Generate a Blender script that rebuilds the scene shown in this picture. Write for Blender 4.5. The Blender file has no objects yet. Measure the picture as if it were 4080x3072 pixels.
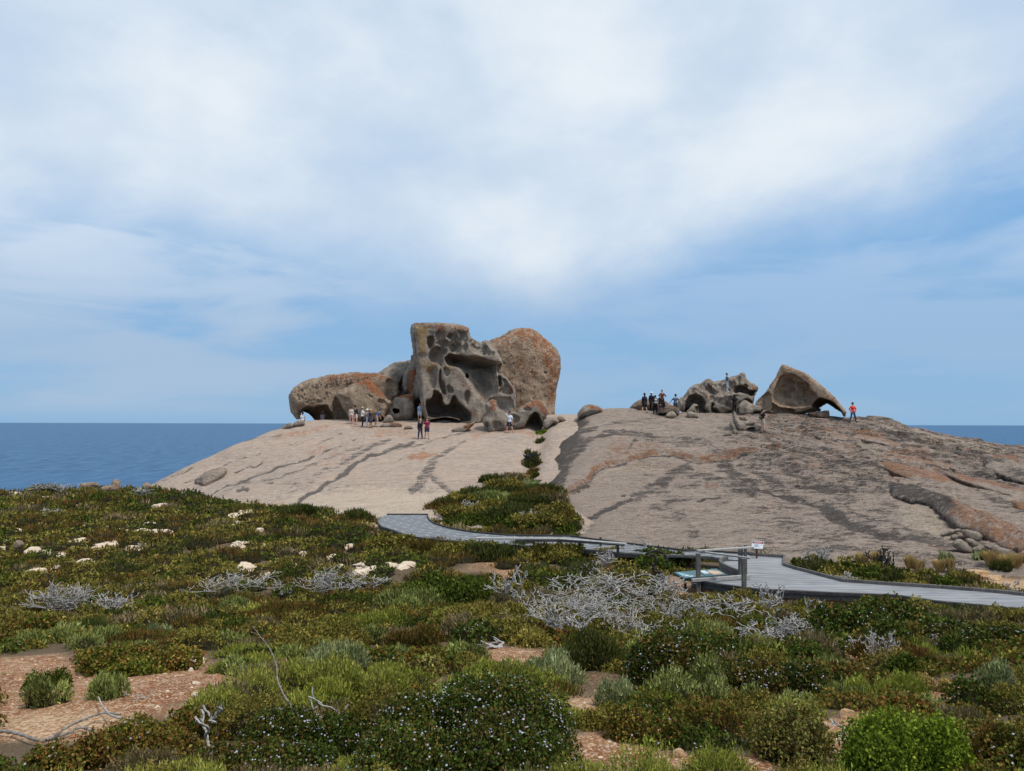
import bpy, math, random
import numpy as np
from mathutils import Matrix, Vector
rs = np.random.RandomState
scene = bpy.context.scene
COL = scene.collection
# ------------------------------------------------------------------ camera
F, CX, CY = 3000.0, 2040.0, 1536.0
PITCH, ROLL = math.atan(152 / 3000.0), math.radians(0.155)
Rm = Matrix.Rotation(math.radians(90) + PITCH, 3, 'X') @ Matrix.Rotation(ROLL, 3, 'Z')
R = np.array(Rm)
cam = bpy.data.cameras.new('camera'); camo = bpy.data.objects.new('camera', cam); COL.objects.link(camo)
cam.sensor_width = 36; cam.lens = 36 * F / 4080; cam.clip_start = 0.1; cam.clip_end = 200000
camo.rotation_euler = Rm.to_euler(); scene.camera = camo
scene.render.resolution_x = 1024; scene.render.resolution_y = 771

def V(x, y): return x * 1.84448, y * 1.84448
def conv(ox, oy, s): return lambda p: [(ox + a / s, oy + b / s) for a, b in p]
c1 = conv(1120, 1260, 3.4707); c2 = conv(1600, 1260, 3.2529); c3 = conv(2260, 1420, 1.8746)
c4 = conv(2000, 1600, 2.212); c5 = conv(3000, 1600, 2.048); c6 = conv(2600, 2050, 1.4946)
k1 = conv(2700, 1460, 5.267); k2 = conv(2980, 1440, 5.027); k3 = conv(2480, 1520, 6.9125)
k4 = conv(2640, 2120, 4.608); k6 = conv(1480, 2020, 1.6758); k7 = conv(3560, 1700, 2.777)
cl = conv(500, 1660, 1.8433); cv = conv(0, 0, 1 / 1.84448)

def P(px, py, Y):
    px = np.asarray(px, float); py = np.asarray(py, float); Y = np.asarray(Y, float)
    c = np.stack(np.broadcast_arrays((px - CX) / F, (CY - py) / F, -1.0 + 0 * px), -1)
    d = c @ R.T
    return d * (Y / d[..., 1])[..., None]
def proj(p):
    c = np.asarray(p, float) @ R
    return CX - F * c[..., 0] / c[..., 2], CY + F * c[..., 1] / c[..., 2]
def onplane(px, py, z):
    q = P(px, py, 1.0)
    return q * (z / q[..., 2])[..., None]

# ------------------------------------------------------------------ noise
def vnoise(x, y, seed=0, z=None):
    x = np.asarray(x, float); y = np.asarray(y, float)
    xi = np.floor(x).astype(np.int64); yi = np.floor(y).astype(np.int64)
    fx = x - xi; fy = y - yi; fx = fx * fx * (3 - 2 * fx); fy = fy * fy * (3 - 2 * fy)
    def h(a, b):
        n = (a * 374761393 + b * 668265263 + seed * 974711) & 0x7fffffff
        n = ((n ^ (n >> 13)) * 1274126177) & 0x7fffffff
        return ((n ^ (n >> 16)) & 0xffff) / 32767.5 - 1
    return (h(xi, yi) * (1 - fx) + h(xi + 1, yi) * fx) * (1 - fy) + (h(xi, yi + 1) * (1 - fx) + h(xi + 1, yi + 1) * fx) * fy
def fbm(x, y, seed=0, o=4, g=.5):
    s = 0; a = 1; t = 0
    for i in range(o):
        s = s + a * vnoise(x * 2 ** i, y * 2 ** i, seed + i * 17); t += a; a *= g
    return s / t
def grid3(shape, step, scale, seed):
    """smooth random field on a regular grid; scale = feature size in same units as step"""
    r = rs(seed); W = []; n = []
    for k in range(3):
        c = np.arange(shape[k]) * step[k] / scale[k] + 1.3
        m = int(c[-1]) + 4; i0 = c.astype(int); f = c - i0; w = np.zeros((shape[k], m))
        b = [(1 - f) ** 3 / 6, (3 * f ** 3 - 6 * f ** 2 + 4) / 6, (-3 * f ** 3 + 3 * f ** 2 + 3 * f + 1) / 6, f ** 3 / 6]
        for j in range(4): w[np.arange(shape[k]), i0 - 1 + j] += b[j]
        W.append(w); n.append(m)
    g = r.uniform(-1, 1, n) * 2.2
    g = np.tensordot(W[0], g, (1, 0)); g = np.tensordot(W[1], g, (1, 1)).transpose(1, 0, 2); g = np.tensordot(g, W[2], (2, 1))
    return g
def smooth_poly(p, n=2):
    p = np.array(p, float)
    for _ in range(n):
        q = np.roll(p, -1, 0); p = np.stack([.75 * p + .25 * q, .25 * p + .75 * q], 1).reshape(-1, 2)
    return p
def poly_sd(poly, X, Y):
    """signed distance, negative inside"""
    p = np.asarray(poly, float); d = np.full(X.shape, 1e18); ins = np.zeros(X.shape, bool)
    q = np.roll(p, -1, 0)
    for (ax, ay), (bx, by) in zip(p, q):
        ex, ey = bx - ax, by - ay; wx, wy = X - ax, Y - ay
        t = np.clip((wx * ex + wy * ey) / (ex * ex + ey * ey + 1e-12), 0, 1)
        d = np.minimum(d, (wx - t * ex) ** 2 + (wy - t * ey) ** 2)
        if ay != by:
            c = ((ay > Y) != (by > Y)) & (X < ex * (Y - ay) / (ey) + ax); ins ^= c
    return np.sqrt(d) * np.where(ins, -1, 1)
def line_sd(pts, X, Y):
    """distance to open polyline and sign (positive = below in picture when drawn left to right)"""
    d = np.full(X.shape, 1e18); s = np.zeros(X.shape)
    for (ax, ay), (bx, by) in zip(pts[:-1], pts[1:]):
        ex, ey = bx - ax, by - ay; wx, wy = X - ax, Y - ay
        t = np.clip((wx * ex + wy * ey) / (ex * ex + ey * ey), 0, 1)
        dd = (wx - t * ex) ** 2 + (wy - t * ey) ** 2; m = dd < d
        d = np.where(m, dd, d); s = np.where(m, np.sign(ex * wy - ey * wx), s)
    return np.sqrt(d), s
def sstep(a, b, x):
    t = np.clip((x - a) / (b - a), 0, 1); return t * t * (3 - 2 * t)

# ------------------------------------------------------------------ mesh helpers
def mesh_np(name, v, f, mat=None, smooth=True, cols=None, parent=None):
    """v (n,3); f (m,k) int array or list of arrays"""
    fs = f if isinstance(f, list) else [f]
    me = bpy.data.meshes.new(name)
    v = np.ascontiguousarray(v, np.float32); me.vertices.add(len(v)); me.vertices.foreach_set('co', v.ravel())
    nl = sum(a.size for a in fs); nf = sum(len(a) for a in fs)
    me.loops.add(nl); me.polygons.add(nf)
    me.loops.foreach_set('vertex_index', np.concatenate([a.ravel() for a in fs]).astype(np.int32))
    tot = np.concatenate([np.full(len(a), a.shape[1]) for a in fs]); st = np.concatenate([[0], np.cumsum(tot)[:-1]])
    me.polygons.foreach_set('loop_start', st.astype(np.int32)); me.polygons.foreach_set('loop_total', tot.astype(np.int32))
    me.polygons.foreach_set('use_smooth', np.full(nf, smooth, bool))
    me.update(calc_edges=True)
    if cols is not None:
        for nm, c in cols.items():
            c = np.asarray(c, np.float32)
            if c.shape[1] == 3: c = np.concatenate([c, np.ones((len(c), 1), np.float32)], 1)
            a = me.color_attributes.new(nm, 'FLOAT_COLOR', 'POINT'); a.data.foreach_set('color', np.ascontiguousarray(c).ravel())
    if mat: me.materials.append(mat)
    o = bpy.data.objects.new(name, me); COL.objects.link(o)
    if parent is not None: o.parent = parent
    return o
def setorigin(o, c):
    """move object origin to c keeping the world shape"""
    me = o.data; n = len(me.vertices); a = np.empty(n * 3, np.float32); me.vertices.foreach_get('co', a)
    a = a.reshape(-1, 3) - np.asarray(c, np.float32); me.vertices.foreach_set('co', a.ravel()); me.update(); o.location = [float(q) for q in c]
def tag(o, label=None, cat=None, group=None, kind=None):
    if label: o['label'] = label
    if cat: o['category'] = cat
    if group: o['group'] = group
    if kind: o['kind'] = kind
    return o
def empty(name, loc, rz=0):
    o = bpy.data.objects.new(name, None); COL.objects.link(o); o.location = [float(q) for q in loc]; o.rotation_euler.z = rz; o.empty_display_size = .2
    return o
class MB:
    def __init__(s): s.v = []; s.q = []; s.t = []; s.n = 0
    def add(s, v, q=None, t=None):
        if q is not None and len(q): s.q.append(np.asarray(q) + s.n)
        if t is not None and len(t): s.t.append(np.asarray(t) + s.n)
        s.v.append(np.asarray(v, float)); s.n += len(v)
    def box(s, lo, hi, M=None):
        x0, y0, z0 = lo; x1, y1, z1 = hi
        v = np.array([[x, y, z] for z in (z0, z1) for x, y in ((x0, y0), (x1, y0), (x1, y1), (x0, y1))], float)
        if M is not None: v = v @ np.array(M)[:3, :3].T + np.array(M)[:3, 3]
        s.add(v, [[3, 2, 1, 0], [4, 5, 6, 7], [0, 1, 5, 4], [1, 2, 6, 5], [2, 3, 7, 6], [3, 0, 4, 7]])
    def beam(s, a, b, w, h, up=(0, 0, 1), bev=0.12):
        """bar from a to b, chamfered octagonal section w x h"""
        a = np.array(a, float); b = np.array(b, float); d = b - a; L = np.linalg.norm(d); d /= L
        up = np.array(up, float); x = np.cross(d, up); x /= np.linalg.norm(x); y = np.cross(x, d)
        k = min(w, h) * bev; sec = [(-w/2+k, -h/2), (w/2-k, -h/2), (w/2, -h/2+k), (w/2, h/2-k), (w/2-k, h/2), (-w/2+k, h/2), (-w/2, h/2-k), (-w/2, -h/2+k)]
        v = [a + x * p + y * q for p, q in sec] + [b + x * p + y * q for p, q in sec]
        qd = [[i, (i + 1) % 8, 8 + (i + 1) % 8, 8 + i] for i in range(8)] + [[0, 7, 6, 5], [0, 5, 4, 3], [0, 3, 2, 1], [8, 9, 10, 11], [8, 11, 12, 13], [8, 13, 14, 15]]
        s.add(v, qd)
    def tube(s, pts, rad, n=5):
        pts = np.array(pts, float); m = len(pts); rad = np.broadcast_to(rad, (m,))
        d = np.gradient(pts, axis=0); d /= np.linalg.norm(d, axis=1)[:, None] + 1e-9
        ref = np.array([.31, .2, .93]); x = np.cross(d, ref); x /= np.linalg.norm(x, axis=1)[:, None] + 1e-9; y = np.cross(d, x)
        a = np.arange(n) * 2 * np.pi / n
        v = pts[:, None] + rad[:, None, None] * (x[:, None] * np.cos(a)[None, :, None] + y[:, None] * np.sin(a)[None, :, None])
        q = [[i * n + j, i * n + (j + 1) % n, (i + 1) * n + (j + 1) % n, (i + 1) * n + j] for i in range(m - 1) for j in range(n)]
        s.add(v.reshape(-1, 3), q)
    def build(s, name, mat, parent=None, smooth=False, cols=None):
        f = []
        if s.q: f.append(np.concatenate(s.q))
        if s.t: f.append(np.concatenate(s.t))
        return mesh_np(name, np.concatenate(s.v), f, mat, smooth, cols, parent)

def surface_nets(f):
    ins = f < 0; nx, ny, nz = f.shape
    c = np.zeros((nx - 1, ny - 1, nz - 1), np.int8)
    for i in (0, 1):
        for j in (0, 1):
            for k in (0, 1): c += ins[i:nx - 1 + i, j:ny - 1 + j, k:nz - 1 + k]
    act = (c > 0) & (c < 8); I, J, K = np.nonzero(act); n = len(I)
    idx = np.full(act.shape, -1, np.int32); idx[I, J, K] = np.arange(n)
    pos = np.zeros((n, 3)); cnt = np.zeros(n)
    for ax in range(3):
        o = [k for k in range(3) if k != ax]
        for a in (0, 1):
            for b in (0, 1):
                d0 = [0, 0, 0]; d0[o[0]] = a; d0[o[1]] = b; d1 = list(d0); d1[ax] = 1
                f0 = f[I + d0[0], J + d0[1], K + d0[2]]; f1 = f[I + d1[0], J + d1[1], K + d1[2]]
                m = (f0 < 0) != (f1 < 0); t = np.where(m, f0 / np.where(m, f0 - f1, 1), 0)
                p = np.zeros((n, 3)); p[:] = d0; p[:, ax] += t
                pos += p * m[:, None]; cnt += m
    pos = pos / cnt[:, None] + np.stack([I, J, K], 1)
    faces = []
    for ax in range(3):
        o = [(ax + 1) % 3, (ax + 2) % 3]
        s0 = [slice(None)] * 3; s1 = [slice(None)] * 3; s0[ax] = slice(0, -1); s1[ax] = slice(1, None)
        a0 = ins[tuple(s0)]; a1 = ins[tuple(s1)]; E = a0 != a1
        e = np.stack(np.nonzero(E), 1)
        ok = (e[:, o[0]] > 0) & (e[:, o[1]] > 0) & (e[:, o[0]] < f.shape[o[0]] - 1) & (e[:, o[1]] < f.shape[o[1]] - 1); e = e[ok]
        fl = a0[e[:, 0], e[:, 1], e[:, 2]]
        q = []
        for da, db in ((-1, -1), (0, -1), (0, 0), (-1, 0)):
            g = e.copy(); g[:, o[0]] += da; g[:, o[1]] += db; q.append(idx[g[:, 0], g[:, 1], g[:, 2]])
        q = np.stack(q, 1); q[~fl] = q[~fl][:, ::-1]; faces.append(q)
    return pos, np.concatenate(faces)
# ------------------------------------------------------------------ materials
class NT:
    def __init__(s, name):
        s.m = bpy.data.materials.new(name); s.m.use_nodes = True; s.t = s.m.node_tree; s.n = s.t.nodes; s.l = s.t.links
        s.b = s.n['Principled BSDF']; s.b.inputs['Specular IOR Level'].default_value = .25
        s.co = s.n.new('ShaderNodeTexCoord').outputs['Object']
    def val(s, sock, v):
        if hasattr(v, 'is_linked') or isinstance(v, bpy.types.NodeSocket): s.l.new(v, sock)
        elif v is not None: sock.default_value = v if not (isinstance(v, tuple) and len(v) == 3 and sock.type == 'RGBA') else v + (1,)
    def math(s, op, a, b=None, c=None, clamp=False):
        n = s.n.new('ShaderNodeMath'); n.operation = op; n.use_clamp = clamp
        for i, x in enumerate((a, b, c)):
            if x is not None: s.val(n.inputs[i], x)
        return n.outputs[0]
    def noise(s, scale, detail=4, rough=.55, vec=None, dist=0, w=None):
        n = s.n.new('ShaderNodeTexNoise'); n.inputs['Scale'].default_value = scale; n.inputs['Detail'].default_value = detail
        n.inputs['Roughness'].default_value = rough; n.inputs['Distortion'].default_value = dist
        s.l.new(vec or s.co, n.inputs['Vector']); return n.outputs['Fac']
    def vor(s, scale, vec=None, feat='F1', out='Distance'):
        n = s.n.new('ShaderNodeTexVoronoi'); n.feature = feat; n.inputs['Scale'].default_value = scale
        s.l.new(vec or s.co, n.inputs['Vector']); return n.outputs[out]
    def mapv(s, sc=(1, 1, 1), rot=(0, 0, 0), vec=None):
        n = s.n.new('ShaderNodeMapping'); n.inputs['Scale'].default_value = sc; n.inputs['Rotation'].default_value = rot
        s.l.new(vec or s.co, n.inputs['Vector']); return n.outputs[0]
    def ss(s, a, b, x):
        n = s.n.new('ShaderNodeMapRange'); n.interpolation_type = 'SMOOTHSTEP'; n.inputs[1].default_value = a; n.inputs[2].default_value = b
        s.l.new(x, n.inputs[0]); return n.outputs[0]
    def mix(s, fac, a, b, mode='MIX'):
        n = s.n.new('ShaderNodeMix'); n.data_type = 'RGBA'; n.blend_type = mode
        s.val(n.inputs[0], fac); s.val(n.inputs[6], a); s.val(n.inputs[7], b); return n.outputs[2]
    def attr(s, name):
        n = s.n.new('ShaderNodeAttribute'); n.attribute_name = name; return n
    def sep(s, c):
        n = s.n.new('ShaderNodeSeparateColor'); s.l.new(c, n.inputs[0]); return n.outputs
    def bump(s, h, dist=.05, st=1, prev=None):
        n = s.n.new('ShaderNodeBump'); n.inputs['Distance'].default_value = dist; n.inputs['Strength'].default_value = st
        s.l.new(h, n.inputs['Height'])
        if prev is not None: s.l.new(prev, n.inputs['Normal'])
        return n.outputs[0]
    def out(s, col=None, rough=.9, nor=None):
        if col is not None: s.val(s.b.inputs['Base Color'], col)
        s.val(s.b.inputs['Roughness'], rough)
        if nor is not None: s.l.new(nor, s.b.inputs['Normal'])
        return s.m
def flat(name, col, rough=.8, bumpscale=None, var=.15, metal=0):
    t = NT(name); n = t.noise(bumpscale or 8, 3)
    c = t.mix(n, tuple(x * (1 - var) for x in col), tuple(min(1, x * (1 + var)) for x in col))
    t.b.inputs['Metallic'].default_value = metal
    return t.out(c, rough, t.bump(n, .01, .3))

def granite_dome(name, ridged):
    t = NT(name); sp = t.sep(t.attr('paint').outputs['Color'])   # R orange, G dark, B pale
    big = t.noise(.35, 5, .6); mid = t.noise(2.2, 6, .65); fine = t.noise(11, 6, .72); speck = t.noise(45, 3, .7)
    st = t.noise(1.0, 7, .68, t.mapv((.5, 1.9, 2.5), (0, 0, -.35)), 1.2)      # strata-like streaks
    st2 = t.noise(3.2, 7, .70, t.mapv((.5, 2.0, 3), (0, 0, -.3)), .9)
    cen = lambda n_, k: t.math('MULTIPLY', t.math('SUBTRACT', n_, .5), k)
    base = t.mix(t.ss(.35, .65, big), (.60, .465, .375), (.49, .395, .33)) if ridged else t.mix(t.ss(.35, .65, big), (.52, .385, .30), (.43, .34, .28))
    base = t.mix(t.ss(.42, .66, mid), base, (.55, .435, .35))
    base = t.mix(t.math('MULTIPLY', t.ss(.50, .62, st2), .42 if ridged else .35), base, (.22, .175, .15))
    base = t.mix(t.math('MULTIPLY', t.ss(.50, .66, fine), .55 if ridged else .38), base, (.19, .15, .13))
    base = t.mix(t.math('MULTIPLY', t.ss(.52, .64, speck), .35), base, (.68, .57, .48))
    pale = t.ss(.3, .7, t.math('ADD', sp[2], cen(mid, 1.6)))
    base = t.mix(t.math('MULTIPLY', pale, .7), base, t.mix(t.ss(.45, .6, fine), (.68, .56, .43), (.50, .40, .31)))
    on = t.math('ADD', cen(t.noise(2.6, 7, .74), 3.2), cen(fine, 1.6))
    org = t.ss(.42, .95, t.math('ADD', sp[0], on))
    base = t.mix(t.math('MULTIPLY', org, .8), base, t.mix(t.ss(.4, .6, fine), (.52, .235, .105), (.33, .15, .08)))
    dn = t.math('ADD', t.math('ADD', cen(st2, 3.4), cen(fine, 2.6)), cen(t.noise(1.1, 5, .6, t.mapv((.6, 1.3, 2), (0, 0, -.35))), 2.6))
    dk = t.ss(.46, .86, t.math('ADD', sp[1], dn)); dk = t.math('MULTIPLY', dk, t.ss(.04, .35, sp[1]))
    base = t.mix(t.math('MULTIPLY', dk, .94), base, t.mix(t.ss(.4, .6, fine), (.075, .066, .062), (.185, .155, .135)))
    if ridged:
        rl_ = t.sep(t.attr('relief').outputs['Color'])[0]
        for sc_, w_ in ((1.0, .02), (2.3, .016)):  # narrow dark lines painted in for the shadows of the ledge gaps
            cr = t.noise(sc_, 5, .62, t.mapv((.30, 1.5, 2.2), (0, 0, -.38)), .8); cr = t.ss(w_, 0, t.math('ABSOLUTE', t.math('SUBTRACT', cr, .5)))
            gate = t.ss(.42, .56, t.noise(.8 * sc_, 4)); base = t.mix(t.math('MULTIPLY', t.math('MULTIPLY', cr, gate), t.math('MULTIPLY', rl_, .9)), base, (.045, .035, .03))
    h = t.math('ADD', t.math('MULTIPLY', st2, .7), t.math('MULTIPLY', fine, .35))
    b = t.bump(st, .8 if ridged else .25, 1); b = t.bump(h, .32 if ridged else .13, 1, b); b = t.bump(speck, .025, .8, b)
    return t.out(base, .93, b)
def granite_rock(name, tint=(1, 1, 1)):
    t = NT(name); sp = t.sep(t.attr('paint').outputs['Color'])
    T = lambda c: tuple(a * b for a, b in zip(c, tint)); cen = lambda n_, k: t.math('MULTIPLY', t.math('SUBTRACT', n_, .5), k)
    mid = t.noise(1.1, 5, .6); fine = t.noise(6, 6, .72); speck = t.noise(26, 4, .72)
    run = t.noise(1.6, 5, .62, t.mapv((2.6, 2.6, .3)), .6)
    base = t.mix(t.ss(.40, .62, mid), T((.51, .43, .345)), T((.29, .245, .20)))
    base = t.mix(t.math('MULTIPLY', t.ss(.48, .66, fine), .6), base, T((.66, .57, .46)))
    base = t.mix(t.math('MULTIPLY', t.ss(.5, .62, speck), .55), base, T((.16, .12, .09)))
    g = t.n.new('ShaderNodeNewGeometry'); nz = t.n.new('ShaderNodeSeparateXYZ'); t.l.new(g.outputs['Normal'], nz.inputs[0])
    up = t.math('MULTIPLY', t.ss(.25, .95, nz.outputs[2]), .35)
    o = t.math('ADD', t.math('ADD', sp[0], up), t.math('ADD', cen(t.noise(1.5, 7, .74), 4.2), cen(fine, 1.8)))
    o = t.ss(.38, .98, o)
    base = t.mix(t.math('MULTIPLY', o, .88), base, t.mix(t.ss(.4, .6, fine), (.50, .165, .055), (.24, .10, .05)))
    ye = t.ss(.4, .9, t.math('ADD', sp[2], t.math('ADD', cen(fine, 3.2), cen(mid, 1.5))))
    base = t.mix(t.math('MULTIPLY', ye, .7), base, t.mix(t.ss(.4, .6, speck), (.52, .35, .12), (.30, .15, .04)))
    dk = t.ss(.45, .95, t.math('ADD', sp[1], t.math('ADD', cen(run, 4.5), cen(fine, 1.5)))); dk = t.math('MULTIPLY', dk, t.ss(-.25, .4, t.math('ADD', sp[1], cen(mid, 1.))))
    base = t.mix(t.math('MULTIPLY', dk, .75), base, (.075, .064, .056))
    b = t.bump(mid, .4, .8); b = t.bump(t.math('ADD', fine, t.math('MULTIPLY', run, .6)), .32, 1, b); b = t.bump(speck, .04, .8, b)
    return t.out(base, .93, b)
M = {}
M['dome_left'] = granite_dome('granite_dome_left', False); M['dome_right'] = granite_dome('granite_dome_right', True)
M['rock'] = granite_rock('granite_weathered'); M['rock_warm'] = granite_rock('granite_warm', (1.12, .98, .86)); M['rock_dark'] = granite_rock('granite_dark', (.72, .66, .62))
def leafmat(name, tr=.25):
    t = NT(name); a = t.attr('col').outputs['Color']; g = t.n.new('ShaderNodeNewGeometry')
    t.b.inputs['Subsurface Weight'].default_value = 0
    d = t.n.new('ShaderNodeBsdfTranslucent'); t.l.new(a, d.inputs[0])
    mx = t.n.new('ShaderNodeMixShader'); mx.inputs[0].default_value = tr; t.l.new(t.b.outputs[0], mx.inputs[1]); t.l.new(d.outputs[0], mx.inputs[2])
    t.l.new(mx.outputs[0], t.n['Material Output'].inputs[0]); t.b.inputs['Specular IOR Level'].default_value = .06
    return t.out(a, .8)
M['leaf'] = leafmat('heath_leaf', .12); M['petal'] = leafmat('petal', .3)
def soilmat():
    t = NT('soil'); sp = t.sep(t.attr('paint').outputs['Color'])
    n1 = t.noise(1.2, 5, .6); n2 = t.noise(9, 5, .65); v = t.vor(24); vc = t.vor(24, out='Color'); v2 = t.vor(55, out='Color')
    c = t.mix(t.ss(.42, .6, n1), (.30, .155, .075), (.21, .08, .028))
    c = t.mix(t.ss(.50, .64, n2), c, (.50, .36, .24))
    pb = t.sep(vc)[0]; c = t.mix(t.math('MULTIPLY', t.ss(.62, .7, pb), t.ss(.5, .2, v)), c, (.29, .12, .055))
    c = t.mix(t.math('MULTIPLY', t.ss(.8, .85, t.sep(v2)[1]), .8), c, (.62, .47, .33))
    c = t.mix(t.math('MULTIPLY', t.ss(.78, .84, t.sep(v2)[0]), .8), c, (.2, .09, .045))
    c = t.mix(t.math('MULTIPLY', sp[0], .85), c, t.mix(t.ss(.42, .58, t.noise(22, 4, .7)), (.58, .42, .27), (.28, .15, .075)))   # pale sand
    c = t.mix(t.math('MULTIPLY', sp[1], .9), c, t.mix(n2, (.13, .095, .06), (.06, .05, .03)))   # leaf litter
    b = t.bump(n2, .05, .7); b = t.bump(v, .02, .8, b)
    return t.out(c, .95, b)
M['soil'] = soilmat()
def stonemat(name, a, b2, dark):
    t = NT(name); n = t.noise(5, 6, .65); f = t.noise(28, 5, .7)
    c = t.mix(t.ss(.35, .65, n), a, b2); c = t.mix(t.math('MULTIPLY', t.ss(.52, .72, f), .6), c, dark)
    return t.out(c, .9, t.bump(f, .02, .8, t.bump(n, .08, .7)))
M['lime'] = stonemat('limestone', (.74, .62, .48), (.60, .47, .34), (.36, .26, .18))
M['ochre'] = stonemat('ochre_stone', (.58, .40, .24), (.42, .25, .12), (.24, .14, .08))
def woodmat(name, a, b2, sc=(1, 12, 12), rot=0):
    t = NT(name); v = t.mapv(sc, (0, 0, rot)); n = t.noise(3, 6, .7, v, .4); k = t.noise(1.3, 3)
    c = t.mix(t.ss(.3, .7, n), a, b2); c = t.mix(t.math('MULTIPLY', t.ss(.55, .7, k), .4), c, tuple(x * .55 for x in a))
    return t.out(c, .8, t.bump(n, .01, .6))
M['wood_dark'] = woodmat('weathered_timber_dark', (.035, .035, .037), (.085, .082, .08), (2, 2, 9))
M['wood_post'] = woodmat('weathered_post', (.075, .07, .066), (.20, .185, .175), (14, 14, 1))
M['wood_rail'] = woodmat('silvered_rail', (.26, .25, .24), (.46, .44, .42), (3, 3, 12))
M['wood_brown'] = woodmat('under_bearer', (.14, .075, .04), (.26, .16, .09), (1, 1, 12))
M['dead'] = woodmat('dead_wood', (.22, .205, .19), (.56, .53, .50), (9, 9, 9))
M['dead_grey'] = woodmat('grey_bark', (.12, .10, .085), (.36, .33, .30), (9, 9, 9))
M['dead_dark'] = woodmat('charred_wood', (.02, .018, .016), (.06, .055, .05), (9, 9, 9))
def deckmat():
    t = NT('deck_planks'); a = t.sep(t.attr('paint').outputs['Color'])
    w = t.n.new('ShaderNodeTexWave'); w.wave_type = 'BANDS'; w.bands_direction = 'Y'; w.wave_profile = 'SIN'
    w.inputs['Scale'].default_value = 1.1; w.inputs['Distortion'].default_value = 0.3; w.inputs['Detail'].default_value = 1
    t.l.new(t.mapv((1, 1, 1), (0, 0, .10)), w.inputs['Vector'])
    n = t.noise(1.3, 5, .6, t.mapv((1, 4, 1))); f = t.noise(40, 4, .7); pl = t.noise(1, 2, .5, t.mapv((.25, 7, 1)))
    c = t.mix(t.ss(.35, .65, n), (.205, .21, .225), (.305, .31, .325))
    c = t.mix(t.math('MULTIPLY', t.ss(.45, .6, f), .4), c, (.16, .165, .18))
    c = t.mix(t.math('MULTIPLY', t.ss(.5, .6, pl), .45), c, (.40, .40, .41))
    c = t.mix(t.math('MULTIPLY', t.ss(.10, .02, w.outputs['Fac']), .4), c, (.08, .08, .085))
    # mesh mat seams on the far stretch
    br = t.n.new('ShaderNodeTexBrick'); br.inputs['Scale'].default_value = .55; br.inputs['Mortar Size'].default_value = .025; br.offset = 0.35
    t.l.new(t.mapv((1, 1, 1), (0, 0, -.5)), br.inputs['Vector'])
    c2 = t.mix(t.ss(.35, .65, n), (.13, .14, .155), (.185, .195, .21)); c2 = t.mix(t.math('MULTIPLY', br.outputs['Fac'], .7), c2, (.38, .40, .42))
    c2 = t.mix(t.math('MULTIPLY', t.ss(.45, .6, f), .3), c2, (.1, .105, .11))
    c = t.mix(a[0], c, c2)
    return t.out(c, .75, t.bump(w.outputs['Fac'], .01, .5))
M['deck'] = deckmat()
def seamat():
    t = NT('sea_water'); cam = t.n.new('ShaderNodeCameraData')
    v = t.mapv((.018, .05, 1), (0, 0, .15)); n = t.noise(1, 9, .66, v, .5); v2 = t.mapv((.12, .022, 1), (0, 0, -.05)); n2 = t.noise(1, 7, .7, v2)
    big = t.noise(1, 4, .5, t.mapv((.0012, .004, 1)))
    c = t.mix(t.ss(.38, .62, n2), (.016, .07, .16), (.055, .16, .30)); c = t.mix(t.math('MULTIPLY', t.ss(.35, .7, big), .5), c, (.035, .125, .26))
    c = t.mix(t.math('MULTIPLY', t.ss(.655, .70, n2), .75), c, (.45, .52, .58))
    t.b.inputs['Specular IOR Level'].default_value = .14
    return t.out(c, .5, t.bump(n2, 1.2, 1, t.bump(n, 3.0, 1)))
M['sea'] = seamat()
# ------------------------------------------------------------------ terrain
def ground_z(x, y, detail=True):
    x = np.asarray(x, float); y = np.asarray(y, float)
    a = -(1.7 + .17 * y); b = -5.25 + 0 * x; k = .35
    m = np.maximum(a, b) + k * np.log1p(np.exp(-np.abs(a - b) / k)) * .6
    edge = 60 + 1.5 * vnoise(x * .15, y * 0, 5) - np.clip(-x - 25, 0, 40) * .25
    m = m - np.clip(y - edge, 0, 400) ** 1.25 * .45
    m = np.maximum(m, -60)
    if detail: m = m + .16 * fbm(x * .32, y * .32, 3, 3) + .03 * vnoise(x * 2.3, y * 2.3, 9) + .012 * vnoise(x * 8, y * 8, 19)
    return m
class Grid:
    def __init__(s, x0, x1, y0, y1, d):
        s.x0, s.y0, s.d = x0, y0, d; s.xs = np.arange(x0, x1, d); s.ys = np.arange(y0, y1, d)
        s.X, s.Y = np.meshgrid(s.xs, s.ys); s.Z = None
    def sample(s, x, y, fill=-99):
        u = (np.asarray(x) - s.x0) / s.d; v = (np.asarray(y) - s.y0) / s.d
        ok = (u >= 0) & (v >= 0) & (u < len(s.xs) - 1.001) & (v < len(s.ys) - 1.001)
        u = np.clip(u, 0, len(s.xs) - 1.001); v = np.clip(v, 0, len(s.ys) - 1.001); i = u.astype(int); j = v.astype(int); fu = u - i; fv = v - j
        z = (s.Z[j, i] * (1 - fu) + s.Z[j, i + 1] * fu) * (1 - fv) + (s.Z[j + 1, i] * (1 - fu) + s.Z[j + 1, i + 1] * fu) * fv
        return np.where(ok, z, fill)
def tps_fit(p, z, lam=.02):
    p = np.asarray(p) / 20.; n = len(p); d = np.linalg.norm(p[:, None] - p[None], axis=2)
    K = np.where(d > 0, d * d * np.log(d + 1e-12), 0) + lam * .01 * np.eye(n); Q = np.c_[np.ones(n), p]
    A = np.zeros((n + 3, n + 3)); A[:n, :n] = K; A[:n, n:] = Q; A[n:, :n] = Q.T
    return p, np.linalg.solve(A, np.r_[z, np.zeros(3)])
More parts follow.
